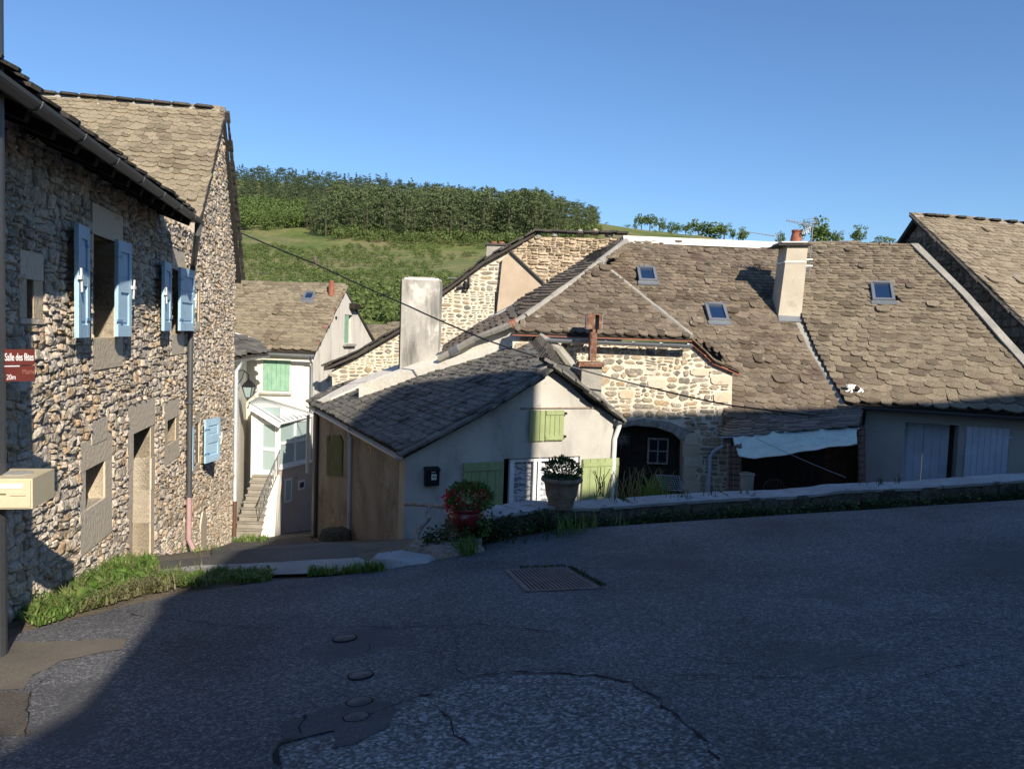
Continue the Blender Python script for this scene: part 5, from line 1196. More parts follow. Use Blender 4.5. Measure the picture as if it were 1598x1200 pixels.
mb = MB(); mb.gutter(wr[0] + Vector((0, -.06, -.06)), wr[1] + Vector((0, -.06, -.06)), .08); mb.build('wing_gutter', M_zinc, h8)
mb = MB(); ub = .28; mb.tube([wr[0].lerp(wr[1], .35) + Vector((0, -.06, -.12)), FN.to3(ub + .3, zt8 - .25, .12), FN.to3(ub, zt8 - .35, .08), FN.to3(ub, -4.4, .08)], .05, 8); mb.build('wing_downpipe', M_pvc, h8)
mb = MB(); mb.tube([FN.to3(ub, -3.35, .08), FN.to3(ub, -4.38, .08)], .058, 8); mb.build('pipe_foot', M_brownpipe, h8)
# glazed porch
pl_, pk, pr2 = P(392, 700, 23.5), P(435, 700, 23.4), P(485, 700, 24.95)
zf = P(410, 741, 23.5).z; zr = P(437, 660, 23.4).z
FP1 = Fr((pl_.x, pl_.y, 0), Vector((pk.x - pl_.x, pk.y - pl_.y, 0)), Vector((pk.y - pl_.y, -(pk.x - pl_.x), 0)))
FP2 = Fr((pk.x, pk.y, 0), Vector((pr2.x - pk.x, pr2.y - pk.y, 0)), Vector((pr2.y - pk.y, -(pr2.x - pk.x), 0)))
W1 = (pk - pl_).xy.length; W2 = (pr2 - pk).xy.length
def V2(f, x, y): return f.px(x, y)
mb = MB()
zt1 = FP1.px(400, 640)[1]; 
FP1.box(mb, 0, .22, zf - .75, zt1 + .15, -.3, .02); FP1.box(mb, .22, .36, zf, zt1, -.08, .0); FP1.box(mb, W1 - .12, W1 + .0, zf, zr, -.1, .02)
FP1.box(mb, .36, W1 - .12, zf, zf + .16, -.07, .0); FP1.box(mb, .36, W1 - .12, (zf + zr) / 2 - .06, (zf + zr) / 2 + .04, -.07, .0); FP1.box(mb, .36, W1 - .12, zr - .08, zr + .06, -.07, .0)
pf = mb.build('porch_door', M_whitewin, h8)
for (a, b) in ((zf + .16, (zf + zr) / 2 - .06), ((zf + zr) / 2 + .04, zr - .08)): mb = MB(); FP1.box(mb, .36, W1 - .12, a, b, -.05, -.03); mb.build('pane', M_glassG, pf)
mb = MB(); FP1.box(mb, .22, W1, zr + .06, zt1 + .1, -.06, -.03); mb.build('pane', M_glassG, pf)
zb2 = FP2.px(438, 729)[1]; mb = MB()
for u in (0, W2 * .5 - .04, W2 - .09): FP2.box(mb, u, u + .09, zb2, zr, -.08, .0)
for z in (zb2, lerp(zb2, zr, .50), zr - .06): FP2.box(mb, .09, W2 * .5 - .04, z, z + .08, -.07, .0); FP2.box(mb, W2 * .5 + .05, W2 - .09, z, z + .08, -.07, .0)
FP2.box(mb, -.05, W2 + .05, zb2 - .07, zb2 - .002, -.1, .06); pw = mb.build('porch_window', M_whitewin, h8)
for (a, b) in ((.09, W2 * .5 - .04), (W2 * .5 + .05, W2 - .09)):
    for (c, d) in ((zb2 + .08, lerp(zb2, zr, .5)), (lerp(zb2, zr, .5) + .08, zr - .06)): mb = MB(); FP2.box(mb, a, b, c, d, -.05, -.03); mb.build('pane', M_glassG, pw)
slab(h8, 'porch_base', [FP2.to3(0, -6), FP2.to3(W2 + .1, -6), FP2.to3(W2 + .1, zb2 - .07), FP2.to3(0, zb2 - .07)], -FP2.N * .25, M_pinkpl)
ba0, ba1 = FP2.px(443, 785), FP2.px(455, 745); mb = MB(); FP2.box(mb, ba0[0], ba1[0], ba0[1], ba1[1], .0, .025); bw = mb.build('basement_window', M_whitewin, h8); mb = MB(); FP2.box(mb, ba0[0] + .06, ba1[0] - .06, ba0[1] + .06, ba1[1] - .06, .025, .03); mb.build('pane', M_glassG, bw)
ba0, ba1 = FP2.px(465, 765), FP2.px(475, 748); mb = MB(); FP2.box(mb, ba0[0], ba1[0], ba0[1], ba1[1], .0, .025); bw = mb.build('basement_window', M_whitewin, h8); mb = MB(); FP2.box(mb, ba0[0] + .06, ba1[0] - .06, ba0[1] + .06, ba1[1] - .06, .025, .03); mb.build('pane', M_glassD, bw)
slab(h8, 'porch_front_base', [FP1.to3(.02, -6, -.26), FP1.to3(W1 - .005, -6, -.01), FP1.to3(W1 - .005, zf - .01, -.01), FP1.to3(.02, zf - .01, -.26)], -FP1.N * .2, M_plW)
# porch roof of white ribbed sheets
pr4 = [P(388, 629, 23.35), P(438, 660, 23.15), P(490, 647, 25.0), P(404, 620, 25.45)]
pr_o = slab(h8, 'porch_roof', pr4, Vector((0, 0, -.05)), M_whitewin)
for k in range(9):
    a = pr4[0].lerp(pr4[3], k / 8) + ZD * .02; b = pr4[1].lerp(pr4[2], k / 8) + ZD * .02; mb = MB(); mb.bar(a, b, .03, .035); mb.build('rib', M_zinc, pr_o)
mb = MB(); mb.bar(pr4[0] + Vector((0, -.03, -.08)), pr4[1] + Vector((0, -.03, -.08)), .05, .16); mb.build('fascia', M_whitewin, pr_o)
# steps and railing
st = thing('outside_steps', 'worn concrete steps climbing to the glazed porch door', 'steps', (P(385, 838, 21.8).x, 21.8, gz(-7.4, 21.8)))
ns = 9; zA = P(385, 836, 21.7).z; 
for k in range(ns):
    t = k / ns; Y0 = lerp(21.7, 23.45, t); za, zb = lerp(zA, zf, k / ns), lerp(zA, zf, (k + 1) / ns)
    xa = P(lerp(367, 393, k / (ns - 1)), 800, Y0).x; xb = P(lerp(407, 424, k / (ns - 1)), 800, Y0).x
    mb = MB(); mb.box(((xa + xb) / 2, (Y0 + 23.7) / 2, (zb - 6.2) / 2), ((xb - xa) / 2, 0, 0), (0, (23.7 - Y0) / 2, 0), (0, 0, (zb + 6.2) / 2)); mb.build('step', M_steps, st)
    mb = MB(); mb.box(((xa + xb) / 2, Y0 + .09, zb + .012), ((xb - xa) / 2 + .015, 0, 0), (0, .13, 0), (0, 0, .015)); mb.build('tread', M_steps, st)
slab(st, 'stringer', [P(407, 840, 21.65), P(424, 843, 21.75), P(436, 741, 23.4), P(424, 741, 23.4)], Vector((.02, .25, -.1)), M_plW)
slab(st, 'stringer_base', [P(407, 838, 21.68), P(428, 842, 21.8), P(434, 750, 23.3), P(420, 760, 23.0)], Vector((0, .5, -.6)), M_plW)
rl1 = thing('stair_railing', 'thin metal stair railing beside the concrete steps', 'railing', P(406, 806, 21.7))
top_ = [P(406, 777, 21.7), P(437, 702, 23.4)]; bot_ = [P(406, 806, 21.7), P(437, 731, 23.4)]
mb = MB(); mb.tube(top_, .02, 6); mb.build('handrail', M_zinc, rl1); mb = MB(); mb.tube(bot_, .014, 6); mb.build('bottom_rail', M_zinc, rl1)
for k in range(13): t = k / 12; mb = MB(); mb.tube([top_[0].lerp(top_[1], t), bot_[0].lerp(bot_[1], t)], .010, 5); mb.build('baluster', M_zinc, rl1)
# hanging lantern on its bracket
Yl = 22.4; ln = thing('street_lantern', 'black four sided street lantern on a wall bracket over the steps', 'lantern', P(368, 590, Yl))
bk_ = FN.to3(FN.px(364, 580)[0] if 0 else .9, P(370, 578, Yl).z, .02); tip = P(388, 585, Yl)
mb = MB(); mb.tube([bk_, P(380, 578, Yl), tip], .015, 6); mb.tube([bk_ - ZD * .5, bk_ + ZD * .12], .02, 6); mb.tube([bk_ - ZD * .45, P(378, 590, Yl), P(381, 579, Yl)], .012, 6); mb.tube([tip, P(388, 592, Yl)], .015, 6); mb.build('bracket', M_black, ln)
c = P(388, 621, Yl); H_ = (P(388, 592, Yl).z - c.z); r2 = .17
def ring(z, r): return [Vector((c.x + r * math.cos(math.pi / 4 + k * math.pi / 2), c.y + r * math.sin(math.pi / 4 + k * math.pi / 2), c.z + z)) for k in range(4)]
mb = MB(); b0, b1 = ring(.02, .10), ring(H_ * .62, .20)
for k in range(4): mb.bar(b0[k], b1[k], .018, .018); mb.bar(b0[k], b0[(k + 1) % 4], .018, .018); mb.bar(b1[k], b1[(k + 1) % 4], .022, .022)
mb.build('frame', M_black, ln)
mb = MB()
for k in range(4): mb.poly([b0[k], b0[(k + 1) % 4], b1[(k + 1) % 4], b1[k]])
mb.build('glazing', M_glassG, ln)
mb = MB(); t0, t1, t2 = ring(H_ * .62, .23), ring(H_ * .82, .14), ring(H_ * .95, .05)
for A, B in ((t0, t1), (t1, t2)):
    for k in range(4): mb.poly([A[k], A[(k + 1) % 4], B[(k + 1) % 4], B[k]])
mb.poly(t2); mb.poly(t0[::-1]); mb.tube([Vector((c.x, c.y, c.z + H_ * .93)), Vector((c.x, c.y, c.z + H_ * 1.05))], .03, 6); mb.build('hood', M_black, ln)
# ================================================================ tall houses behind the viewer, which throw the big shadow over the road
SA = Vector((math.cos(SUN_AZ), math.sin(SUN_AZ), 0)); SH = Vector((math.sin(SUN_AZ), -math.cos(SUN_AZ), 0))
def back_house(label, pts, h, depth, zbase):
    """pts in metres along the street side (s) and height z"""
    O = SA * pts[0][0] + SH * h; t = thing('neighbour_house', label, 'house', (O.x, O.y, zbase))
    F_ = Fr(SH * h, SA, -SH)
    poly = [(pts[0][0], zbase)] + pts + [(pts[-1][0], zbase)]
    mb = MB(); mb.prism([F_.to3(s, z) for s, z in poly], SH * depth); mb.build('wall', M_L1mort, t)
    for a, b in zip(pts, pts[1:]):
        if abs(b[0] - a[0]) < .5: continue
        n = Vector((-(b[1] - a[1]), 0, 0)); mb = MB(); mb.prism([F_.to3(a[0], a[1] + .002, .12), F_.to3(b[0], b[1] + .002, .12), F_.to3(b[0], b[1] + .1, .12), F_.to3(a[0], a[1] + .1, .12)], SH * (depth + .2)); mb.build('roof', M_verge, t)
    for k in range(3):
        s = lerp(pts[0][0], pts[-1][0], .35 + .2 * k); mb = MB(); F_.box(mb, s - .5, s + .5, 1.2, 2.7, .0, .05); w = mb.build('shutter', M_brownwood, t)
zz = lambda t, h: t / math.cos(SUN_EL) + math.tan(SUN_EL) * h
back_house('tall stone house with a steep long roof behind the viewer, its wall in shade', [(s_, zz(t_, 6)) for s_, t_ in ((-2.2, .4), (-.56, 1.66), (-.22, 1.85), (.05, 2.3), (.3, 2.75), (.9, 3.3), (1.8, 4.2), (3.0, 5.7), (4.5, 7.55), (5.2, 8.15), (5.7, 8.42), (6.2, 8.0), (6.55, 7.5), (6.78, 7.2))], 6, 9, -1.5)
back_house('second tall house behind the viewer across a narrow gap, with a long falling roof line', [(s_, zz(t_, 8)) for s_, t_ in ((6.5, 4.5), (8.15, 4.65), (8.56, 5.1), (9.4, 6.45), (9.9, 6.45), (10.5, 6.3), (11.7, 6.08), (14, 5.7), (15.4, 5.3), (16.8, 5.08), (23, 4))], 8, 9, -1.5)

# ================================================================ low wall along the road edge
lw = thing('low_wall', 'low roadside wall with a pale cement cap, weeds growing along its foot', 'wall', (3, 11, gz(3, 11)))
M_wallface = mat('mossy_dark_rubble', [(.05, .05, .035), (.12, .11, .08), (.09, .085, .06)], nscale=5, fine=30, famt=.35, bump=1.0, bscale=25, bdist=.03)
M_capc = mat('pale_cement_cap', [(.31, .31, .30), (.44, .44, .425)], nscale=3, fine=40, famt=.15, bump=.5, bscale=30, bdist=.01, stain=((.15, .15, .14), 4.0, .60, .06))
def wline(x): return Vector((x, wall_y(x), 0))
xs = [-.5]
while xs[-1] < 18: xs.append(xs[-1] + U(.45, .95) if xs[-1] > .9 else xs[-1] + .35)
def wh(x): return .175 + .05 * noise.noise(Vector((x * 1.1, 3, 1))) + (.06 if x < .6 else 0)
for i in range(len(xs) - 1):
    a, b = wline(xs[i]), wline(xs[i + 1]); d = (b - a).normalized(); n = Vector((d.y, -d.x, 0)); n = n if n.y < 0 else -n
    nprev = n
    za, zb = gz(a.x, a.y - .3), gz(b.x, b.y - .3)
    mb = MB(); ha, hb = za + wh(xs[i]), zb + wh(xs[i + 1])
    base = [a - ZD * 0, b, b - n * .42, a - n * .42]
    mb.v = [(p.x, p.y, z) for p, z in zip(base, (za - 2, zb - 2, zb - 2, za - 2))] + [(p.x, p.y, z) for p, z in zip(base, (ha, hb, hb, ha))]
    mb.f = [[0, 1, 5, 4], [1, 2, 6, 5], [2, 3, 7, 6], [3, 0, 4, 7], [4, 5, 6, 7]]; mb.mi = [0] * 5; mb.build('masonry', M_wallface, lw)
    # cap: a slightly uneven cast length with chipped front edge
    mb = MB(); k = 6; top = []; bot = []
    for j in range(k + 1):
        t = j / k; p = a.lerp(b, t * .992 + .004); z = lerp(ha, hb, t); o_ = .035 + .02 * noise.noise(Vector((p.x * 6, p.y * 6, 2)))
        top.append((p + n * o_ + ZD * (z + .045 + .008 * noise.noise(p * 5))).copy()); bot.append((p + n * (o_ - .012) + ZD * (z + .002)).copy())
    bt = [(p - n * .50) for p in top]; bb = [(p - n * .48) for p in bot]; m = k + 1
    mb.v = [tuple(p) for p in top + bot + bt + bb]
    for j in range(k):
        mb.f += [[j, j + 1, 2 * m + j + 1, 2 * m + j][::-1], [m + j, m + j + 1, j + 1, j], [2 * m + j, 2 * m + j + 1, 3 * m + j + 1, 3 * m + j]]
    mb.f += [[0, 2 * m, 3 * m, m], [k, m + k, 3 * m + k, 2 * m + k]]; mb.mi = [0] * len(mb.f)
    mb.build('cap', M_capc, lw)
for i in range(len(xs) - 1):      # face stones under the cap
    a, b = wline(xs[i]), wline(xs[i + 1]); d = (b - a).normalized(); n = Vector((d.y, -d.x, 0)); L_ = (b - a).length; k = max(1, int(L_ / .22))
    for j in range(k):
        p = a.lerp(b, (j + .5) / k); z = gz(p.x, p.y - .3); mb = MB(); w_ = L_ / k * .46; h_ = U(.06, .10)
        c = p + n * .012 + ZD * (z + h_ + .01); mb.prism([c + d * x * w_ + ZD * y * h_ for x, y in ((-.95, -.8), (.2, -1), (.95, -.7), (1, .5), (.5, 1), (-.7, .9), (-1, .2))], n * U(.01, .03)); mb.build('stone', M_wallface, lw)

# rocks and slab at the road corner
def rock(name, label, x, y, sx, sy, sz, material, seed, flat_top=True, cat='rock'):
    rr = random.Random(seed); mb = MB(); n = 11; z0 = gz(x, y) - .15; o = []
    for k in range(n): t = 2 * math.pi * k / n; r = rr.uniform(.82, 1.12); o.append((x + sx * r * math.cos(t), y + sy * r * math.sin(t)))
    rings = [(1.08, 0), (1.0, sz * .55), (.9, sz), (.5, sz * (1.0 if flat_top else 1.25))]
    for f, z in rings: mb.v += [(x + (a - x) * f, y + (b - y) * f, z0 + z + .15 + rr.uniform(-.02, .02) * (sz > .05)) for a, b in o]
    for q in range(3): mb.f += [[q * n + k, q * n + (k + 1) % n, (q + 1) * n + (k + 1) % n, (q + 1) * n + k] for k in range(n)]
    mb.f.append([3 * n + k for k in range(n)]); mb.mi = [0] * len(mb.f)
    return tag(mb.build(name, material), label, cat)
c = G(628, 878); rock('kerb_rock', 'low grey rock slab at the corner of the road before the small house', c.x, c.y, .36, .26, .07, M_capc, 1)
c = G(690, 868); rock('kerb_rock', 'brown earthy rock beside the grey slab, under the red flower pot', c.x, c.y + .15, .45, .22, .09, M_darkstone, 2, False)
c = G(655, 872); rock('kerb_rock', 'small broken stone between the grey slab and the earthy rock', c.x, c.y + .25, .22, .18, .12, M_darkstone, 3, False)
c = P(526, 858, 16.2); rock('door_rock', 'dark mossy boulder at the foot of the brown lane wall', c.x, c.y, .34, .25, .22, M_wallface, 4, False)

# ================================================================ plant pots
M_terra = mat('aged_terracotta', [(.15, .11, .075), (.24, .18, .12), (.30, .24, .17)], nscale=7, fine=50, famt=.2, bump=.4, bscale=40, stain=((.38, .35, .28), 8, .6, .12))
M_redglaze = mat('dark_red_glaze', [(.10, .010, .012), (.17, .016, .018)], rough=.28, nscale=4, famt=.1, bump=.1, spec=.6)
def leafmat(name, cols, trans=.25, rough=.55):
    m = mat(name, cols, piece=True, nscale=2.0, namt=.35, fine=20, famt=.15, bump=0, rough=rough, spec=.35)
    nt = m.node_tree; N = nt.nodes; L = nt.links; b = N['Principled BSDF']; out = N['Material Output']
    t = N.new('ShaderNodeBsdfTranslucent'); mx = N.new('ShaderNodeMixShader'); mx.inputs[0].default_value = trans
    src = b.inputs['Base Color'].links[0].from_socket; L.new(src, t.inputs['Color']); L.new(b.outputs[0], mx.inputs[1]); L.new(t.outputs[0], mx.inputs[2]); L.new(mx.outputs[0], out.inputs[0]); return m
M_leaf = leafmat('glossy_shrub_leaf', [(.03, .06, .015), (.06, .11, .03), (.09, .14, .045)])
M_geran = leafmat('geranium_leaf', [(.05, .11, .02), (.09, .17, .035), (.14, .20, .05)])
M_petal = leafmat('red_petal', [(.50, .012, .03), (.68, .03, .06), (.42, .01, .03)], .3)
M_ivy = leafmat('dark_ivy_leaf', [(.025, .045, .015), (.045, .075, .02), (.07, .10, .03)])
M_grassb = leafmat('fresh_grass_blade', [(.07, .15, .02), (.11, .21, .035), (.17, .26, .06), (.26, .27, .10)], .35)
M_grassd = leafmat('dry_grass_stalk', [(.15, .14, .06), (.24, .21, .11), (.10, .13, .04)], .3)
def leaf_quad(mb, c, d, n, L_, w):
    """pointed, folded leaf from c along d"""
    d = d.normalized(); s = d.cross(n)
    if s.length < 1e-3: s = d.cross(Vector((.3, .5, .8)))
    s.normalize(); u = s.cross(d)
    mb.faces([c, c + d * L_ * .5 + s * w * .5 + u * w * .15, c + d * L_, c + d * L_ * .5 - s * w * .5 + u * w * .15], [(0, 1, 2), (0, 2, 3)])
def rv(rr): 
    while True:
        v = Vector((rr.uniform(-1, 1), rr.uniform(-1, 1), rr.uniform(-1, 1)))
        if .05 < v.length < 1: return v
def foliage(parent, name, material, c, rad, n, L_, w, seed, kind='stuff', upb=.3):
    rr = random.Random(seed); mb = MB()
    for _ in range(n):
        v = rv(rr); l = v.length; v = v / l * (l ** .35); p = Vector((c[0] + v.x * rad[0], c[1] + v.y * rad[1], c[2] + v.z * rad[2]))
        d = (v + rv(rr) * .8 + ZD * upb); leaf_quad(mb, p, d, rv(rr), L_ * rr.uniform(.7, 1.3), w * rr.uniform(.7, 1.3))
    o = mb.build(name, material, parent); o['kind'] = kind; return o
# terracotta pot on the wall
px_ = .68; yw = wall_y(px_) + .22; tz = gz(px_, yw - .5) + wh(px_) + .055
bb_ = P(877, 790, 10.35); pt = (P(876, 770, 10.3).x, 10.3, bb_.z)
pot = thing('terracotta_pot', 'wide ribbed terracotta pot with a small dark green shrub, standing on the low wall', 'plant pot', pt)
r_ = 31 / FPX * 10.3; hp = 48 / FPX * 10.3
prof = [(r_ * .62, 0), (r_ * .63, hp * .05), (r_ * .67, hp * .22), (r_ * .70, hp * .24), (r_ * .70, hp * .28), (r_ * .73, hp * .31), (r_ * .76, hp * .36), (r_ * .78, hp * .38), (r_ * .83, hp * .58), (r_ * .88, hp * .78), (r_ * .93, hp * .84), (r_ * 1.04, hp * .87), (r_ * 1.07, hp * .93), (r_ * 1.03, hp), (r_ * .92, hp), (r_ * .88, hp * .86), (r_ * .3, hp * .85)]
mb = MB(); mb.lathe(pt, prof, 40); smooth_by_angle(mb.build('pot', M_terra, pot), 35)
mb = MB(); mb.lathe((pt[0], pt[1], pt[2] + hp * .84), [(r_ * .89, 0), (r_ * .5, .02), (.05, .03)], 16); mb.build('soil', M_dirt, pot)
sh_ = []
for k in range(12):
    a = k * .52; mb = MB(); mb.tube([(pt[0] + .03 * math.cos(a), pt[1] + .03 * math.sin(a), pt[2] + hp * .84), (pt[0] + .12 * math.cos(a), pt[1] + .12 * math.sin(a), pt[2] + hp + .08), (pt[0] + .2 * math.cos(a), pt[1] + .2 * math.sin(a), pt[2] + hp + .17)], .006, 5); mb.build('stem', M_darkwood, pot)
foliage(pot, 'foliage', M_leaf, (pt[0] - .0, pt[1], pt[2] + hp + .09), (r_ * .92, r_ * .9, .155), 650, .055, .026, 5)
foliage(pot, 'shoots', M_leaf, (pt[0] - .0, pt[1], pt[2] + hp + .17), (r_ * .55, r_ * .5, .10), 150, .05, .022, 6, upb=.9)
# red glazed urn with geraniums
uY = 9.25; ub_ = P(727, 836, uY); ur = thing('red_flower_urn', 'dark red glazed urn with red geraniums at the left end of the low wall', 'plant pot', ub_)
r_ = 25 / FPX * uY; hp = 46 / FPX * uY
mb = MB(); mb.lathe(ub_, [(r_ * .52, 0), (r_ * .60, hp * .05), (r_ * .55, hp * .09), (r_ * .78, hp * .3), (r_ * .95, hp * .52), (r_ * 1.0, hp * .70), (r_ * .95, hp * .82), (r_ * .90, hp * .86), (r_ * 1.06, hp * .93), (r_ * 1.06, hp), (r_ * .96, hp), (r_ * .86, hp * .9), (r_ * .3, hp * .88)], 36); smooth_by_angle(mb.build('urn', M_redglaze, ur), 40)
for s_ in (-1, 1):
    mb = MB(); mb.tube([ub_ + Vector((s_ * r_ * .95, 0, hp * .78)), ub_ + Vector((s_ * r_ * 1.18, 0, hp * .70)), ub_ + Vector((s_ * r_ * 1.0, 0, hp * .55))], .014, 6); mb.build('handle', M_redglaze, ur)
mb = MB(); mb.box(ub_ - ZD * .11, XD * .2, YD * .2, ZD * .11); mb.build('block', M_cement, None); bpy.context.scene.collection.objects[-1]
o = [o_ for o_ in COL.objects if o_.name.startswith('block')][-1]; o.name = 'support_block'; tag(o, 'rough cement block under the red glazed urn', 'block')
foliage(ur, 'foliage', M_geran, (ub_.x + .03, ub_.y, ub_.z + hp + .13), (.26, .20, .16), 520, .06, .05, 7)
foliage(ur, 'trailing_foliage', M_geran, (ub_.x + .22, ub_.y - .05, ub_.z + hp * .75), (.09, .12, .26), 170, .045, .03, 8, upb=-.6)
rr = random.Random(4)
for (x, y) in ((703, 768), (712, 778), (700, 785), (718, 766), (731, 765), (742, 768), (695, 792), (722, 788), (736, 762), (752, 772), (706, 795), (727, 796), (715, 800), (745, 790), (698, 775)):
    c = P(x, y, uY - U(.0, .18)); mb = MB()
    for _ in range(26): v = rv(rr) * .048; leaf_quad(mb, c + v, v + rv(rr) * .03, rv(rr), .035, .032)
    o = mb.build('flower_head', M_petal, ur)
# driftwood rail
dr = thing('driftwood_rail', 'gnarled driftwood rail and twisted post beside the red flower urn', 'railing', P(660, 868, 9.6))
mb = MB(); mb.tube([P(632, 787, 10.6), P(645, 786, 10.4), P(668, 788, 10.1), P(690, 790, 9.8), P(706, 793, 9.6)], [.022, .030, .026, .030, .026], 8); mb.build('top_branch', M_greywood, dr)
tw = [P(671, 790, 9.9), P(667, 800, 9.85), P(670, 808, 9.8), P(665, 814, 9.8), P(657, 821, 9.75), P(652, 832, 9.7), P(650, 842, 9.65), P(654, 853, 9.6), P(660, 866, 9.5)]
mb = MB(); mb.tube(tw, [.022, .028, .034, .03, .042, .034, .036, .045, .06], 9); mb.build('twisted_post', M_greywood, dr)
mb = MB(); mb.tube([P(652, 830, 9.72), P(649, 824, 9.75), P(650, 818, 9.8)], [.025, .018, .008], 6); mb.tube([P(669, 806, 9.82), P(664, 800, 9.8)], [.02, .006], 6); mb.build('stub', M_greywood, dr)

# ================================================================ road ironwork
def on_road(px, py): q = G(px, py); return Vector((q.x, q.y, gz(q.x, q.y)))
rn = Vector((-.1, .1, 1)).normalized()
def cover(px, py, wpx, label, sides=28):
    c = on_road(px, py); Y = c.y; r = wpx / 2 / FPX * Y; t = thing('valve_cover', label, 'cover', c)
    e1 = XD - rn * XD.dot(rn); e1.normalize(); e2 = rn.cross(e1)
    def disc(r0, z0, r1, z1, m=None):
        mb = MB(); a = [c + (e1 * math.cos(2 * math.pi * k / sides) + e2 * math.sin(2 * math.pi * k / sides)) * r1 + rn * z1 for k in range(sides)]
        b = [c + (e1 * math.cos(2 * math.pi * k / sides) + e2 * math.sin(2 * math.pi * k / sides)) * r0 + rn * z0 for k in range(sides)]
        mb.poly(b)
        for k in range(sides): mb.poly([a[k], a[(k + 1) % sides], b[(k + 1) % sides], b[k]])
        return mb
    disc(r * 1.16, .013, r * 1.2, .0).build('tar_ring', M_crack, t)
    disc(r, .0150, r * 1.01, .0).build('frame', M_iron, t); disc(r * .84, .0158, r * .84, .012).build('gap', M_crack, t); disc(r * .80, .0172, r * .81, .012).build('lid', M_iron, t)
    for q, z in ((.58, .0195), (.34, .0215)): disc(r * q, z, r * (q + .01), .014).build('raised_ring', M_iron, t); disc(r * (q - .07), z + .0006, r * (q - .07), .014).build('inner_disc', M_iron, t)
cover(538, 998, 34, 'round iron valve cover farthest from the viewer, alone in a thin crack')
cover(563, 1056, 36, 'round iron valve cover sunk in a dark worn hollow, second from the farthest')
cover(561, 1098, 38, 'round iron valve cover in the tar repair, just beyond the eight sided one')
cover(556, 1122, 40, 'eight sided iron valve cover in the tar repair, nearest the viewer', 8)
# grate
gr = [on_road(*p) for p in ((790, 891), (884, 889), (935, 919), (823, 924))]
gt = thing('drain_grate', 'rusty iron drain grate of parallel bars sunk into the asphalt', 'grate', gr[0])
def gp(u, v, z): return gr[0].lerp(gr[1], u).lerp(gr[3].lerp(gr[2], u), v) + rn * z
M_grate = mat('rusty_grate_iron', [(.16, .12, .11), (.26, .20, .175)], nscale=8, fine=60, famt=.25, bump=.4, rough=.7)
mb = MB(); mb.poly([gp(-.02, -.03, .0062), gp(1.02, -.03, .0062), gp(1.02, 1.03, .0062), gp(-.02, 1.03, .0062)]); mb.build('pit_shade', M_void, gt)  # flat black sheet painted in for the shaded depth under the bars
for a, b in (((0, 0), (1, 0)), ((1, 0), (1, 1)), ((1, 1), (0, 1)), ((0, 1), (0, 0))): mb = MB(); mb.bar(gp(*a, .010), gp(*b, .010), .03, .010, rn); mb.build('frame', M_grate, gt)
for k in range(16): u = (k + .7) / 16.4; mb = MB(); mb.bar(gp(u, .03, .010), gp(u, .97, .010), .020, .006, rn); mb.build('bar', M_grate, gt)
mb = MB(); rr = random.Random(8)
for _ in range(420): u = 1.03 + abs(rr.gauss(0, .035)); v = rr.random(); c = gp(u, v, .02) if rr.random() < .75 else gp(rr.uniform(.25, 1), -.05 + rr.gauss(0, .02), .02); leaf_quad(mb, c, rv(rr) + ZD, rv(rr), .03, .014)
o = mb.build('grate_moss', M_ivy); tag(o, 'dark moss and weeds along the edges of the drain grate', 'moss', kind='stuff')

# ================================================================ signpost and letterbox at the left edge
fwall = FL.px(117, 831); tgt = sum(0 for _ in ())
def sv_s(p): return p.dot(SA)
s_t = sv_s(FL.to3(fwall[0], fwall[1])); Yb = 6.0
best = min((abs(sv_s(P(85, 750, y_)) - s_t), y_) for y_ in np.arange(4.5, 7.2, .02)); Yb = best[1]
M_box = mat('cream_letterbox_enamel', [(.52, .45, .30), (.60, .53, .37)], nscale=3, rough=.45, famt=.05, bump=0)
n0 = P(62, 745, Yb - .40); bw_ = .31; bh_ = 48 / FPX * (Yb - .4)
dM = dL; sM = Vector((dM.y, -dM.x, 0))
n0 = P(85, 731, Yb) - dM * .42; zt_ = n0.z
mbx = thing('mailbox', 'cream metal mailbox fixed to the post at the left edge, before the stone wall', 'mailbox', (n0.x, n0.y, zt_ - bh_))
cB = n0 + dM * .21 - sM * bw_ / 2 - ZD * bh_ / 2
mb = MB(); mb.box(cB, sM * bw_ / 2, dM * .21, ZD * bh_ / 2); mb.build('body', M_box, mbx)
def face(u0, u1, v0, v1, d0, d1, name, m, par): mb = MB(); c = n0 - sM * bw_ - ZD * bh_; mb.box(c + sM * (u0 + u1) / 2 + ZD * (v0 + v1) / 2 - dM * (d0 + d1) / 2, sM * (u1 - u0) / 2, ZD * (v1 - v0) / 2, dM * (d1 - d0) / 2); return mb.build(name, m, par)
fd = face(.012, bw_ - .012, .012, bh_ - .012, 0, .012, 'door', M_box, mbx)
face(.03, bw_ - .06, bh_ * .70, bh_ * .84, .012, .018, 'name_plate', M_whitewin, fd); face(.17, bw_ - .04, bh_ * .46, bh_ * .56, .012, .022, 'flap', M_box, fd); face(.08, .14, bh_ * .48, bh_ * .53, .012, .016, 'sticker', M_olive, fd)
mb = MB(); mb.lathe(cB + ZD * bh_ / 2 - sM * .02, [(.10, 0), (.10, .006), (.085, .009)], 20); mb.build('round_lid', M_cement, mbx)
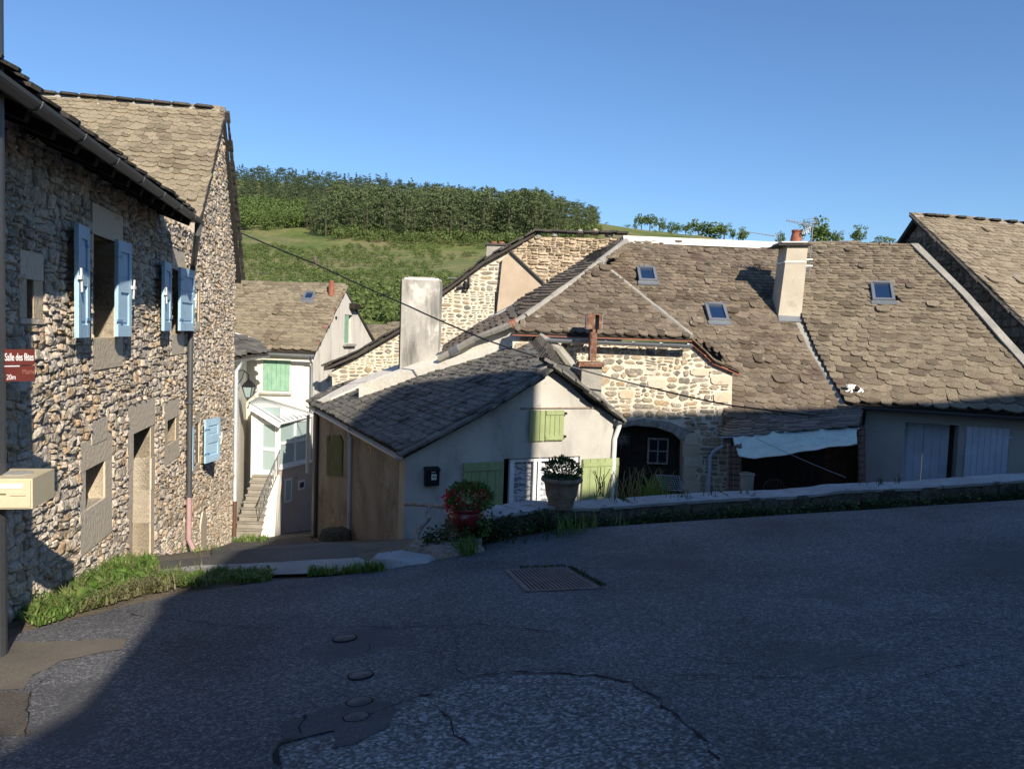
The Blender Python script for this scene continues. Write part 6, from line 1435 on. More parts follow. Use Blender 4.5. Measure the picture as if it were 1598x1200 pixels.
# post
pp_ = n0 - sM * (bw_ + .03) + dM * .16; post = thing('utility_pole', 'dark round pole at the very left edge carrying the brown sign and the cream mailbox', 'pole', (pp_.x, pp_.y, gz(pp_.x, pp_.y)))
pp_ = Vector((P(4, 700, pp_.y).x - .162, pp_.y, 0))
mb = MB(); mb.tube([(pp_.x, pp_.y, gz(pp_.x, pp_.y) - .1), (pp_.x, pp_.y, 3.95)], .16, 18); mb.build('shaft', M_dzinc, post)
for z in (zt_ - .05, zt_ - bh_ + .05): mb = MB(); mb.bar(pp_ + ZD * z, cB - sM * bw_ / 2 * .9 + ZD * (z - cB.z), .03, .02); mb.build('bracket', M_dzinc, post)
# sign: two brown blades
Ys = pp_.y; sgn = thing('direction_sign', 'brown direction sign reading Salle des fêtes and Mairie, fixed on the left edge post', 'sign', P(25, 600, Ys))
M_sign = mat('maroon_brown_sign_enamel', [(.12, .028, .022), (.145, .035, .026)], rough=.4, nscale=3, famt=.04, bump=0, stain=((.27, .07, .035), 4, .6, .1))
M_signw = flat('white_sign_lettering', (.75, .73, .72), rough=.5)
sd_ = (P(52, 560, Ys + .18) - P(-6, 560, Ys - .05)); sd_.z = 0; sd_.normalize(); ns_ = Vector((sd_.y, -sd_.x, 0)); ns_ = ns_ if ns_.y < 0 else -ns_
FSg = Fr(Vector((pp_.x, pp_.y - .19, 0)), sd_, ns_)
if FSg.U.cross(FSg.V).dot(FSg.N) < 0: print('sign frame mirrored')
x0_ = 0.02; x1_ = FSg.px(52, 560)[0]
def at_x(x, ya): return FSg.px(x, ya)[1]
zt1_, zb1_ = at_x(51, 545), at_x(51, 569); zt2_, zb2_ = zb1_ - .008, at_x(51, 594)
mb = MB(); FSg.box(mb, x0_, x1_, zb1_, zt1_, 0, .02); mb.build('upper_blade', M_sign, sgn); mb = MB(); FSg.box(mb, x0_, x1_, zb2_, zt2_, 0, .02); mb.build('lower_blade', M_sign, sgn)
hgt_ = zt1_ - zb1_
ts = FSg.px(5, 560)[0]
tx = text('Salle des fêtes', FSg, ts, zb1_ + hgt_ * .28, .021, hgt_ * .68, M_signw, sgn, 'lettering', 'LEFT', .001, fit=x1_ - ts - .01)
tw_ = text('20m', FSg, ts + .01, zb2_ + hgt_ * .12, .021, hgt_ * .48, M_signw, sgn, 'lettering', fit=(x1_ - ts) * .3)
M_signf = flat('faded_sign_lettering', (.30, .13, .10), rough=.6)
text('Mairie', FSg, FSg.px(32, 575)[0], zb2_ + hgt_ * .45, .021, hgt_ * .46, M_signf, sgn, 'lettering', fit=(x1_ - ts) * .42)
text('→', FSg, ts - .06, zb2_ + hgt_ * .5, .021, hgt_ * .5, M_signw, sgn, 'arrow')
mb = MB(); FSg.box(mb, x0_, FSg.px(28, 575)[0], zb1_ - .012, zb1_ - .004, .02, .024); mb.build('white_line', M_signw, sgn)

# ================================================================ stove pipe
Yp = 15.6; sb = P(924, 568, Yp); sp_ = thing('stove_pipe', 'rusty stove pipe with a square cowl standing on a small rendered pier', 'flue', P(930, 625, Yp))
mb = MB(); a, b = P(908, 572, Yp), P(940, 572, Yp); mb.box(((a.x + b.x) / 2, Yp + .22, (a.z + P(920, 640, Yp).z) / 2), ((b.x - a.x) / 2, 0, 0), (0, .22, 0), (0, 0, (a.z - P(920, 640, Yp).z) / 2)); mb.build('pier', M_cement, sp_)
mb = MB(); a, b = P(903, 568, Yp), P(942, 568, Yp); mb.box(((a.x + b.x) / 2, Yp + .2, a.z), ((b.x - a.x) / 2, 0, 0), (0, .28, 0), (0, 0, .045)); mb.build('base_slab', M_rust, sp_)
mb = MB(); mb.tube([P(924, 563, Yp + .2), P(926, 514, Yp + .2)], .085, 14); smooth_by_angle(mb.build('flue', M_rust, sp_))
c0 = P(926, 514, Yp + .2); hw = 12 / FPX * Yp; hh = 23 / FPX * Yp
for (dx, dy) in ((-1, 0), (1, 0), (0, 1)): mb = MB(); mb.box(c0 + Vector((dx * hw, dy * hw, hh / 2)), XD * (.008 if dx else hw), YD * (.008 if dy else hw), ZD * hh / 2); mb.build('cowl_plate', M_zinc, sp_)
mb = MB(); mb.box(c0 + Vector((-hw * .45, -hw, hh / 2)), XD * hw * .55, YD * .008, ZD * hh / 2); mb.box(c0 + Vector((hw * .8, -hw, hh / 2)), XD * hw * .2, YD * .0075, ZD * hh / 2); mb.build('cowl_front', M_rust, sp_)
mb = MB(); mb.box(c0 + ZD * hh, XD * hw * 1.05, YD * hw * 1.05, ZD * .008); mb.build('cowl_top', M_rust, sp_)
mb = MB(); mb.tube([P(906, 572, Yp - .05), P(906, 590, Yp - .06), P(901, 600, Yp - .06), P(902, 612, Yp - .06)], .02, 6); mb.build('cable', M_black, sp_)

# ================================================================ awning corner
Ya = 14.9
aw = thing('awning_sheet', 'sagging pale turquoise tarpaulin awning hung from a pole under the slate porch', 'awning', P(1240, 690, Ya))
M_tarp = mat('pale_turquoise_tarp', [(.48, .58, .47), (.66, .70, .60), (.54, .64, .52)], nscale=2.5, fine=20, famt=.08, bump=.2, rough=.6)
ML, MR = P(1143, 684, Ya), P(1337, 669, Ya); nU, nV = 40, 12; mb = MB()
bot_y = [(0, 713), (.12, 716), (.25, 713), (.45, 706), (.6, 701), (.8, 697), (1, 691)]
def interp(tab, t):
    for a, b in zip(tab, tab[1:]):
        if t <= b[0]: return lerp(a[1], b[1], (t - a[0]) / (b[0] - a[0]))
    return tab[-1][1]
for j in range(nV + 1):
    for i in range(nU + 1):
        u, v = i / nU, j / nV; tp = ML.lerp(MR, u); px_t = lerp(1157, 1338, u); bt = P(px_t, interp(bot_y, u), Ya - .75)
        p = tp.lerp(bt, v); fold = .055 * math.sin(v * 15 + u * 4 + 1.5 * noise.noise(Vector((u * 3, v, 5)))) + .05 * noise.noise(Vector((u * 6, v * 5, 1))) + .02 * math.sin(u * 21 + v * 4)
        mb.v.append((p.x, p.y + fold * .4, p.z + fold * (1 - .75 * v) - .08 * math.sin(v * math.pi)))
for j in range(nV):
    for i in range(nU): a = j * (nU + 1) + i; mb.f.append([a, a + 1, a + nU + 2, a + nU + 1]); mb.mi.append(0)
o = mb.build('sheet', M_tarp, aw, smooth=True); sm_ = o.modifiers.new('thick', 'SOLIDIFY'); sm_.thickness = .008
mb = MB(); mb.tube([ML - XD * .25, MR + XD * .05], .022, 8); mb.build('pole', M_zinc, aw)
def reed(label, xa, xb, ya, yb, Y):
    t = thing('reed_screen', label, 'screen', P((xa + xb) / 2, yb, Y)); n = 9; M_ = M_reed
    for k in range(n):
        x = lerp(xa, xb, (k + .5) / n); mb = MB(); mb.tube([P(x, yb, Y + U(-.02, .02)), P(x + U(-1, 1) + 1, (ya + yb) / 2, Y), P(x + 1, ya + U(-3, 3), Y)], U(.014, .022), 5); mb.build('reed', M_, t)
    for k in range(12): y = lerp(ya + 3, yb, k / 12); mb = MB(); mb.tube([P(xa, y, Y - .03), P(xb, y + U(-2, 2), Y - .03)], .006, 4); mb.build('tie', M_darkwood, t)
M_reed = mat('pinkish_brushwood', [(.16, .10, .085), (.30, .20, .17), (.22, .15, .12)], piece=True, nscale=12, fine=60, famt=.3, bump=.5)
reed('bundle of brushwood reeds at the left end of the awning', 1134, 1156, 694, 800, 14.6)
reed('narrow brushwood reed screen between the awning and the grey garage wall', 1338, 1350, 668, 790, 15.3)
sl_b = thing('shed_back', 'brown plank wall in the gloom under the awning', 'partition', P(1240, 790, 17.2))
for k in range(16):
    x0, x1 = P(lerp(1150, 1345, k / 16), 740, 17.2).x, P(lerp(1150, 1345, (k + .96) / 16), 740, 17.2).x
    mb = MB(); mb.box(((x0 + x1) / 2, 17.2, -1.3), ((x1 - x0) / 2, 0, 0), (0, .02, 0), (0, 0, 1.2)); mb.build('plank', M_brownwood if (k < 5 or k > 10) else M_darkwood, sl_b)
# chair back and jars glimpsed under the awning
ch_ = thing('garden_chair', 'round backed garden chair just showing over the low wall under the awning', 'chair', P(1208, 790, 14.2))
cc_ = P(1208, 760, 14.2); mb = MB(); mb.tube([cc_ + Vector((.19 * math.cos(a), 0, .14 * math.sin(a) + .0)) for a in np.linspace(0, math.pi, 12)], .014, 6); mb.build('back_frame', M_brownwood, ch_)
for k in range(5): x = -.12 + .06 * k; mb = MB(); mb.tube([cc_ + Vector((x, 0, -.3)), cc_ + Vector((x, 0, .14 * math.sqrt(max(0, 1 - (x / .19) ** 2))))], .008, 5); mb.build('spindle', M_brownwood, ch_)
for (x) in (-.19, .19): mb = MB(); mb.tube([cc_ + Vector((x, 0, 0)), cc_ + Vector((x, 0, -.9))], .014, 6); mb.build('leg', M_brownwood, ch_)
mb = MB(); mb.box(cc_ + Vector((0, .2, -.45)), XD * .2, YD * .2, ZD * .02); mb.build('seat', M_brownwood, ch_)
cn = P(1165, 746, 14.6); mb = MB(); mb.lathe(cn - ZD * .3, [(.13, 0), (.14, .35), (.16, .37), (.15, .40), (.05, .42)], 16); o = mb.build('grey_bin', M_cement); tag(o, 'grey round bin beside the brushwood bundle under the awning', 'bin')
# downpipe left of the awning, garden things in front of the dark door
mb = MB(); x = FM.px(1106, 730)[0]; mb.tube([FM.to3(x + .25, FM.px(1106, 698)[1] + .06, .12), FM.to3(x + .05, FM.px(1106, 704)[1], .10), FM.to3(x, FM.px(1106, 712)[1], .08), FM.to3(x, -2.4, .08)], .038, 8); mb.build('downpipe', M_lilac, h4)
st_ = thing('star_wreath', 'dried spiky star shaped wreath hanging on the dark door', 'wreath', FM.to3(*FM.px(972, 700), -.2))
cs = FM.px(973, 687); rr = random.Random(3)
for k in range(26):
    a = 2 * math.pi * k / 26 + rr.uniform(-.08, .08); L_ = rr.uniform(.13, .23); mb = MB(); mb.tube([FM.to3(cs[0] + .02 * math.cos(a), cs[1] + .02 * math.sin(a), -.28), FM.to3(cs[0] + L_ * math.cos(a), cs[1] + L_ * math.sin(a), -.24 + rr.uniform(-.03, .03))], [.012, .003], 5); mb.build('spike', M_greywood, st_)
rk_ = thing('wire_rack', 'leaning wire mesh rack in front of the arched doorway', 'rack', P(1048, 765, 13.2))
rc = [P(1024, 741, 13.2), P(1059, 743, 13.2), P(1068, 766, 13.0), P(1033, 764, 13.0)]
for k in range(10): a, b = rc[0].lerp(rc[1], k / 9), rc[3].lerp(rc[2], k / 9); mb = MB(); mb.tube([a, b], .004 if 0 < k < 9 else .009, 4); mb.build('wire', M_zinc, rk_)
for k in range(8): a, b = rc[0].lerp(rc[3], k / 7), rc[1].lerp(rc[2], k / 7); mb = MB(); mb.tube([a, b], .004 if 0 < k < 7 else .009, 4); mb.build('wire', M_zinc, rk_)
for p in rc[2:]: mb = MB(); mb.tube([p, Vector((p.x, p.y, -1.95))], .01, 4); mb.build('leg', M_zinc, rk_)

# ================================================================ cables, bird, cat
cp_ = [P(372, 362, 20.4), P(490, 411, 18.8), P(640, 479, 17.0), P(760, 531, 15.3), P(890, 572, 15.0), P(1020, 606, 15.3), P(1142, 633, 15.8), P(1343, 655, 16.2)]
mb = MB(); mb.tube(cables(cp_, .015, 5), .017, 6); o = mb.build('overhead_cable', M_black); tag(o, 'black overhead cable sagging across the hill and the slate roofs', 'cable')
mb = MB(); mb.tube(cables([P(1180, 684, 14.6), P(1320, 745, 13.4)], .02, 6), .006, 5); o = mb.build('washing_line', M_zinc); tag(o, 'thin washing line stretched under the awning', 'line')
mb = MB(); mb.tube([FM.to3(*FM.px(960, 640), .1), FM.to3(*FM.px(905, 600), .1)], .01, 5)
def skin(name, material, verts, edges, radii, parent=None, sub=2, root=0):
    me = bpy.data.meshes.new(name); me.from_pydata([tuple(v) for v in verts], edges, []); me.materials.append(material)
    o = link(name, me, parent, Matrix.Translation(Vector((0, 0, 0)))) if parent is None else link(name, me, parent)
    md = o.modifiers.new('skin', 'SKIN'); md.use_smooth_shade = True
    me.skin_vertices[0]
    for i, r in enumerate(radii): me.skin_vertices[0].data[i].radius = (r if isinstance(r, tuple) else (r, r))
    for i in range(len(verts)): me.skin_vertices[0].data[i].use_root = (i == root)
    s = o.modifiers.new('sub', 'SUBSURF'); s.levels = sub; s.render_levels = sub
    return o
# cat stretched out on the slates above the gutter
cc_ = R2P(1330, 612) + n2_ * .07; CS = .84; cat = thing('cat', 'black and white cat lying on the slates just above the gutter', 'cat', cc_)
def C3(a, b, c): return cc_ + u2_ * a * CS + v2_ * b * CS + n2_ * c * CS
m = bpy.data.materials.new('black_and_white_fur'); m.use_nodes = True; nt = m.node_tree; N = nt.nodes; L = nt.links; b = N['Principled BSDF']; b.inputs['Roughness'].default_value = .9
g_ = N.new('ShaderNodeNewGeometry'); nz = N.new('ShaderNodeTexVoronoi'); nz.inputs['Scale'].default_value = 7.5; L.new(g_.outputs['Position'], nz.inputs['Vector']); se = N.new('ShaderNodeSeparateColor'); L.new(nz.outputs['Color'], se.inputs[0])
r2_ = N.new('ShaderNodeValToRGB'); r2_.color_ramp.interpolation = 'CONSTANT'; r2_.color_ramp.elements[0].color = (.025, .02, .018, 1); r2_.color_ramp.elements[1].position = .36; r2_.color_ramp.elements[1].color = (.85, .82, .76, 1); L.new(se.outputs[0], r2_.inputs[0]); L.new(r2_.outputs[0], b.inputs['Base Color'])
M_fur = m
vs = [C3(.13, .02, .08), C3(.05, .03, .09), C3(-.05, .03, .085), C3(-.10, .02, .10), C3(-.15, .0, .115), C3(-.185, -.02, .105),  # spine to nose
      C3(.17, -.06, .04), C3(.10, -.12, .03), C3(.04, -.11, .03), C3(-.09, -.06, .04), C3(-.15, -.11, .03), C3(-.20, -.10, .03), C3(-.05, -.07, .04), C3(-.02, -.13, .03), C3(-.08, -.15, .03), C3(.20, .0, .05), C3(.24, -.07, .03), C3(.21, -.13, .03)]
ed = [(0, 1), (1, 2), (2, 3), (3, 4), (4, 5), (0, 6), (6, 7), (7, 8), (2, 9), (9, 10), (10, 11), (2, 12), (12, 13), (13, 14), (0, 15), (15, 16), (16, 17)]
ra_ = [.062, .07, .062, .042, .05, .028, .04, .022, .016, .028, .018, .015, .028, .018, .015, .018, .016, .012]
skin('body', M_fur, [v - Vector((0, 0, 0)) for v in vs], ed, ra_, cat)
for s_ in (-1, 1):
    e = C3(-.14, .012 + s_ * .03, .155); mb = MB(); mb.faces([e - u2_ * .016, e + u2_ * .016, e + v2_ * s_ * .02, e + n2_ * .04 + v2_ * s_ * .012], [(0, 1, 3), (1, 2, 3), (2, 0, 3), (0, 2, 1)]); mb.build('ear', M_black, cat)
# small bird on the cable
bc_ = P(491, 406, 18.75); bd = thing('small_bird', 'small grey bird perched on the overhead cable', 'bird', bc_ - ZD * .06)
M_bird = flat('grey_brown_feathers', (.13, .11, .10), rough=.9)
vs = [bc_, bc_ + Vector((.01, 0, .06)), bc_ + Vector((-.005, 0, .105)), bc_ + Vector((-.035, 0, .105)), bc_ + Vector((.03, 0, -.05)), bc_ + Vector((.05, 0, -.11))]
skin('body', M_bird, vs, [(0, 1), (1, 2), (2, 3), (0, 4), (4, 5)], [.045, .04, .032, .008, .025, .012], bd)
for s_ in (-1, 1): mb = MB(); mb.tube([bc_ + Vector((0, s_ * .015, -.04)), bc_ + Vector((-.01, s_ * .015, -.075))], .004, 4); mb.build('leg', M_bird, bd)
# ================================================================ hillside
PXC = [300, 360, 480, 600, 700, 800, 880, 935, 1050, 1160, 1300, 1450, 1700]
TAB = {   # depth: ground row for each column of the view
    45:  [560, 560, 560, 560, 558, 556, 552, 550, 550, 550, 550, 552, 560],
    80:  [505, 505, 505, 505, 502, 500, 495, 490, 490, 490, 490, 495, 500],
    150: [445, 445, 446, 450, 450, 448, 442, 436, 432, 430, 430, 435, 440],
    230: [392, 392, 396, 402, 404, 402, 395, 388, 386, 390, 395, 400, 405],
    290: [364, 364, 368, 372, 376, 378, 374, 366, 372, 384, 390, 396, 400],
    360: [345, 345, 350, 354, 356, 358, 354, 350, 365, 379, 387, 394, 398],
    470: [318, 318, 324, 328, 332, 340, 346, 354, 372, 386, 394, 400, 404],
    620: [278, 278, 288, 298, 312, 336, 350, 362, 380, 392, 400, 405, 408],
    900: [300, 300, 305, 315, 325, 345, 360, 372, 388, 400, 408, 412, 415],
    2600:[440, 440, 440, 440, 440, 440, 445, 450, 455, 460, 465, 470, 470]}
DS = sorted(TAB)
NODES = {d: [(lambda p: (p.x / p.y, p.z))(P(x, y, d)) for x, y in zip(PXC, TAB[d])] for d in DS}
def smooth(t): return t * t * (3 - 2 * t)
def hz(x, y):
    q = x / max(y, 1)
    def row(d):
        n = NODES[d]
        if q <= n[0][0]: return n[0][1]
        for a, b in zip(n, n[1:]):
            if q <= b[0]: return lerp(a[1], b[1], (q - a[0]) / (b[0] - a[0]))
        return n[-1][1]
    if y <= DS[0]: z = row(DS[0])
    else:
        z = row(DS[-1])
        for a, b in zip(DS, DS[1:]):
            if y <= b: t = (y - a) / (b - a); z = lerp(row(a), row(b), t); break
    w = min(1, max(0, (y - 60) / 100))
    return z + w * (1.2 * noise.noise(Vector((x / 25, y / 25, 0))) + .4 * noise.noise(Vector((x / 8, y / 8, 4))))
ysn = [44.9, 50, 56, 63, 70] + list(np.arange(78, 700, 9)) + list(np.arange(710, 1200, 40)) + [1400, 1800, 2600]
v = []; f = []; qn = 120; qs = [-.75 + 1.6 * k / qn for k in range(qn + 1)]
for y in ysn:
    for q in qs: v.append((q * y, y, hz(q * y, y)))
for j in range(len(ysn) - 1):
    for i in range(qn): a = j * (qn + 1) + i; f.append((a, a + 1, a + qn + 2, a + qn + 1))
# valley floor skirt between the village and the foot of the slope, and land beyond on both sides
b0 = len(v)
for X0, X1, Y0, Y1, z0, z1 in ((-900, -33, 40, 2600, -6, 60), (37, 1000, 40, 2600, -6, 20)):
    b0 = len(v)
    for j in range(13):
        y = lerp(Y0, Y1, j / 12)
        for i in range(9):
            x = lerp(X0, X1, i / 8)
            lim = (-.75 * y + 1) if X0 < 0 else (.85 * y - 1)
            xx = min(x, lim) if X0 < 0 else max(x, lim); v.append((xx, y, hz(xx, max(y, 45)) - 1.5 if y > 44 else -7))
    for j in range(12):
        for i in range(8): a = b0 + j * 9 + i; f.append((a, a + 1, a + 10, a + 9))
M_hill = mat('summer_meadow', [(.07, .11, .022), (.12, .155, .035), (.19, .18, .07), (.09, .13, .03)], nscale=.035, fine=.6, famt=.22, bump=.6, bscale=.8, bdist=.5, rough=.95,
             stain=[((.20, .17, .085), .03, .56, .10), ((.05, .10, .02), .12, .60, .08)])
me = bpy.data.meshes.new('hillside'); me.from_pydata(v, [], f); me.materials.append(M_hill); me.polygons.foreach_set('use_smooth', [True] * len(f))
o = link('hill', me); o['kind'] = 'structure'

def treemat(name, cols, trans):
    m = leafmat(name, cols, trans, .7)      # tone drifts from tree to tree as well as from leaf to leaf
    for n in m.node_tree.nodes:
        if n.type == 'TEX_NOISE' and abs(n.inputs['Scale'].default_value - 2.0) < .01: n.inputs['Scale'].default_value = .16
        if n.type == 'MATH' and n.operation == 'MULTIPLY_ADD': n.inputs[1].default_value = 2.2
        if n.type == 'MATH' and n.operation == 'FRACT':
            l = n.outputs[0].links[0]; to = l.to_socket; q = m.node_tree.nodes.new('ShaderNodeMath'); q.operation = 'MULTIPLY_ADD'; q.inputs[1].default_value = .45; q.inputs[2].default_value = .28
            m.node_tree.links.new(n.outputs[0], q.inputs[0]); m.node_tree.links.new(q.outputs[0], to)
    return m
M_pine = treemat('pine_needles', [(.030, .052, .020), (.062, .095, .034), (.115, .145, .060)], .2)
M_fir = treemat('dark_conifer_needles', [(.028, .052, .026), (.05, .082, .036), (.085, .115, .055)], .2)
M_broad = treemat('broadleaf_foliage', [(.045, .088, .018), (.075, .13, .028), (.12, .175, .045)], .25)
M_bush = treemat('scrub_foliage', [(.045, .082, .018), (.08, .13, .028), (.135, .175, .05)], .25)
M_bark = mat('tree_bark', [(.06, .05, .038), (.11, .09, .07)], nscale=3, fine=10, famt=.3, bump=.4)
def clump(rr, c, r, n, s, V, F, flat_=1.0):
    for _ in range(n):
        d = rv(rr); d.normalize(); l = rr.uniform(.55, 1.0); p = Vector((c[0] + d.x * r * l, c[1] + d.y * r * l, c[2] + d.z * r * l * flat_))
        t = (d * .8 + rv(rr)).normalized(); a = t.cross(rv(rr)).normalized(); b = t.cross(a); i = len(V); q = s * rr.uniform(.6, 1.4)
        V += [tuple(p + a * q), tuple(p + b * q * .9), tuple(p - a * q * .8 - b * q * .2), tuple(p - b * q)]; F += [(i, i + 1, i + 2), (i, i + 2, i + 3)]
def crown_pine(seed, nc=30, per=22):      # unit height 1, crown from .28 up, uneven tufts
    rr = random.Random(seed); V, F = [], []
    for k in range(nc):
        z = rr.uniform(.12, .97) ** .85; w = .17 * (1 - ((z - .55) / .55) ** 2 if z > .55 else .75 + .25 * (z / .55)) + .03; a = rr.uniform(0, 6.28); r = w * rr.uniform(.2, 1)
        clump(rr, (r * math.cos(a), r * math.sin(a), z), rr.uniform(.05, .085), per, .0155, V, F, .6)
    return V, F
def crown_fir(seed, nc=24, per=18):
    rr = random.Random(seed); V, F = [], []
    for k in range(nc):
        z = rr.uniform(.1, .98); w = .17 * (1.02 - z); a = rr.uniform(0, 6.28); r = w * rr.uniform(.3, 1)
        clump(rr, (r * math.cos(a), r * math.sin(a), z), .03 + .05 * (1 - z), per, .014, V, F, .7)
    return V, F
def crown_broad(seed, nc=30, per=22, z0=.12):
    rr = random.Random(seed); V, F = [], []; lob = [(rr.uniform(-.2, .2), rr.uniform(-.2, .2), rr.uniform(.25, .75), rr.uniform(.18, .3)) for _ in range(6)]
    for k in range(nc):
        l = rr.choice(lob); d = rv(rr); d.normalize(); c = (l[0] + d.x * l[3] * .8, l[1] + d.y * l[3] * .8, max(z0, l[2] + d.z * l[3] * .9)); clump(rr, c, rr.uniform(.09, .15), per, .034, V, F)
    return V, F
def crown_bush(seed):
    rr = random.Random(seed); V, F = [], []
    for k in range(9):
        d = rv(rr); d.normalize(); c = (d.x * .32, d.y * .32, .3 + abs(d.z) * .35); clump(rr, c, rr.uniform(.16, .26), 15, .048, V, F)
    return V, F
PIN = [crown_pine(100 + k) for k in range(6)]; FIR = [crown_fir(200 + k) for k in range(5)]; BRO = [crown_broad(300 + k) for k in range(6)]; BUS = [crown_bush(400 + k) for k in range(8)]
def tmesh(VF, name, m): me = bpy.data.meshes.new(name); me.from_pydata(VF[0], [], VF[1]); me.materials.append(m); return me
def trunk_mesh(h, r):
    mb = MB(); mb.tube([(0, 0, -.05), (.004, .003, h * .5), (0, 0, h)], [r * 1.2, r, r * .5], 6)
    for k in range(4): a = k * 1.7; z = h * (.55 + .1 * k); mb.tube([(0, 0, z), (.06 * math.cos(a), .06 * math.sin(a), z + .05)], [r * .4, r * .15], 4)
    return mb.mesh('trunk', M_bark)
CR_ME = {'pine': [tmesh(x, 'crown', M_pine) for x in PIN], 'fir': [tmesh(x, 'crown', M_fir) for x in FIR], 'broad': [tmesh(x, 'crown', M_broad) for x in BRO]}
TR_ME = {'pine': trunk_mesh(.85, .011), 'fir': trunk_mesh(.6, .012), 'broad': trunk_mesh(.5, .025)}
tr_rng = random.Random(77)
def tree(kind, name, label, x, y, h, group=None, wide=1.0):
    z = hz(x, y) - .2; t = thing(name, label, 'tree', (x, y, z), group); a = tr_rng.uniform(0, 6.28)
    for nm, me in (('crown', tr_rng.choice(CR_ME[kind])), ('trunk', TR_ME[kind])):
        M = Matrix.Translation((x, y, z)) @ Matrix.Rotation(a, 4, 'Z') @ Matrix.Diagonal((h * wide, h * wide, h, 1)); o = link(nm, me, t, M)
    return t
def mass(name, label, cat, tmpl, places, material):
    """places: (x, y, height, wide)"""
    rr = random.Random(len(places)); VV = []; FF = []; off = 0; arr = [(np.array(a), np.array(b)) for a, b in tmpl]
    for (x, y, h, w) in places:
        a, b = arr[rr.randrange(len(arr))]; t = rr.uniform(0, 6.28); c, s = math.cos(t), math.sin(t); z = hz(x, y) - .15
        q = np.stack([(a[:, 0] * c - a[:, 1] * s) * h * w + x, (a[:, 0] * s + a[:, 1] * c) * h * w + y, a[:, 2] * h + z], 1); VV.append(q); FF.append(b + off); off += len(a)
    VV = np.concatenate(VV); FF = np.concatenate(FF); me = bpy.data.meshes.new(name)
    me.vertices.add(len(VV)); me.vertices.foreach_set('co', VV.ravel()); me.loops.add(len(FF) * 3); me.loops.foreach_set('vertex_index', FF.ravel().astype(np.int32))
    me.polygons.add(len(FF)); me.polygons.foreach_set('loop_start', np.arange(0, len(FF) * 3, 3, dtype=np.int32)); me.update(calc_edges=True); me.materials.append(material)
    o = link(name, me); tag(o, label, cat, kind='stuff'); return o
def scatter(poly, y0, y1, sp, rr, jitter=1.0, accept=None):
    out = []; y = y0
    while y < y1:
        qa, qb = -.50, .72; x = qa * y
        while x < qb * y:
            xx, yy = x + rr.uniform(-.5, .5) * sp * jitter, y + rr.uniform(-.5, .5) * sp * jitter
            p = proj((xx, yy, hz(xx, yy)))
            if inpoly(p[0], p[1], poly) and (accept is None or accept(xx, yy, p)): out.append((xx, yy))
            x += sp
        y += sp
    return out
rr = random.Random(12)
# pine plantation: its front rank as trees of their own, the rest as one wood
plant_poly = [(478, 350), (500, 320), (560, 300), (650, 305), (760, 320), (880, 330), (932, 350), (936, 372), (900, 382), (800, 384), (700, 381), (600, 376), (520, 372), (480, 368)]
pts = scatter(plant_poly, 285, 400, 5.6, rr)
front = {}
for (x, y) in pts:
    k = int(x / 2.8)
    if k not in front or y < front[k][1]: front[k] = (x, y)
fr_set = set(front.values())
def taper(x, y):
    p_ = proj((x, y, hz(x, y)))[0]; return .72 if p_ < 520 else max(.42, 1 - max(0, p_ - 830) / 190)
kindl = ['tall pine of the front rank of the hillside wood, trunk showing below a ragged crown']
def ordinal(n):
    o_ = 'zeroth first second third fourth fifth sixth seventh eighth ninth tenth eleventh twelfth thirteenth fourteenth fifteenth sixteenth seventeenth eighteenth nineteenth'.split(); t_ = 'twenty thirty forty fifty sixty seventy eighty'.split()
    if n < 20: return o_[n]
    return t_[n // 10 - 2].replace('ty', 'tieth') if n % 10 == 0 else t_[n // 10 - 2] + '-' + o_[n % 10]
for i_, (x, y) in enumerate(sorted(fr_set, key=lambda p: p[0] / p[1])): tree('pine', 'pine_tree', ordinal(i_ + 1) + ' pine from the left along the front of the hillside pine wood', x, y, tr_rng.uniform(11.5, 19.5) * taper(x, y), 'pines along the front of the hillside wood', tr_rng.uniform(1.15, 1.5))
mass('pine_wood', 'dense pine wood on the hillside behind the front rank of trees', 'wood', PIN + FIR[:2], [(x, y, rr.uniform(11.5, 20) * taper(x, y), rr.uniform(.85, 1.45)) for x, y in pts if (x, y) not in fr_set], M_pine)
# upper forest to the skyline
up_poly = [(210, 200), (700, 260), (760, 330), (560, 335), (500, 345), (470, 335), (210, 305)]
pts = scatter(up_poly, 400, 640, 7.5, rr)
sky = {}
for (x, y) in pts:
    if y > 595:
        k = int(x / 9)
        if k not in sky or y > sky[k][1]: sky[k] = (x, y)
ss = set(sky.values())
for i_, (x, y) in enumerate(sorted(ss, key=lambda p: p[0] / p[1])): tree('fir', 'conifer_tree', ordinal(i_ + 1) + ' dark conifer from the left along the skyline of the far forest', x, y, tr_rng.uniform(11, 16), 'conifers on the far skyline', 1.3)
mass('upper_forest', 'mixed conifer forest covering the upper hill to the skyline', 'forest', FIR + PIN[:3], [(x, y, rr.uniform(8.5, 13), rr.uniform(1.3, 1.8)) for x, y in pts if (x, y) not in ss], M_fir)
# bright broadleaves at the left, under the forest
lf_poly = [(210, 300), (470, 318), (500, 340), (482, 356), (400, 360), (210, 362)]
pts = scatter(lf_poly, 285, 430, 6.5, rr)
mass('broadleaf_wood', 'bright green broadleaf trees below the far forest at the left', 'wood', BRO, [(x, y, rr.uniform(6.5, 10), rr.uniform(.9, 1.3)) for x, y in pts], M_broad)
# undergrowth at the foot of the pines
pts = scatter([(480, 362), (600, 368), (760, 374), (936, 364), (936, 384), (800, 390), (690, 384), (520, 376)], 270, 300, 3.6, rr)
mass('wood_edge_scrub', 'light green bushes along the lower edge of the pine wood', 'scrub', BUS + BUS, [(x, y, rr.uniform(2.0, 6.5), rr.uniform(.9, 1.4)) for x, y in pts], M_bush)
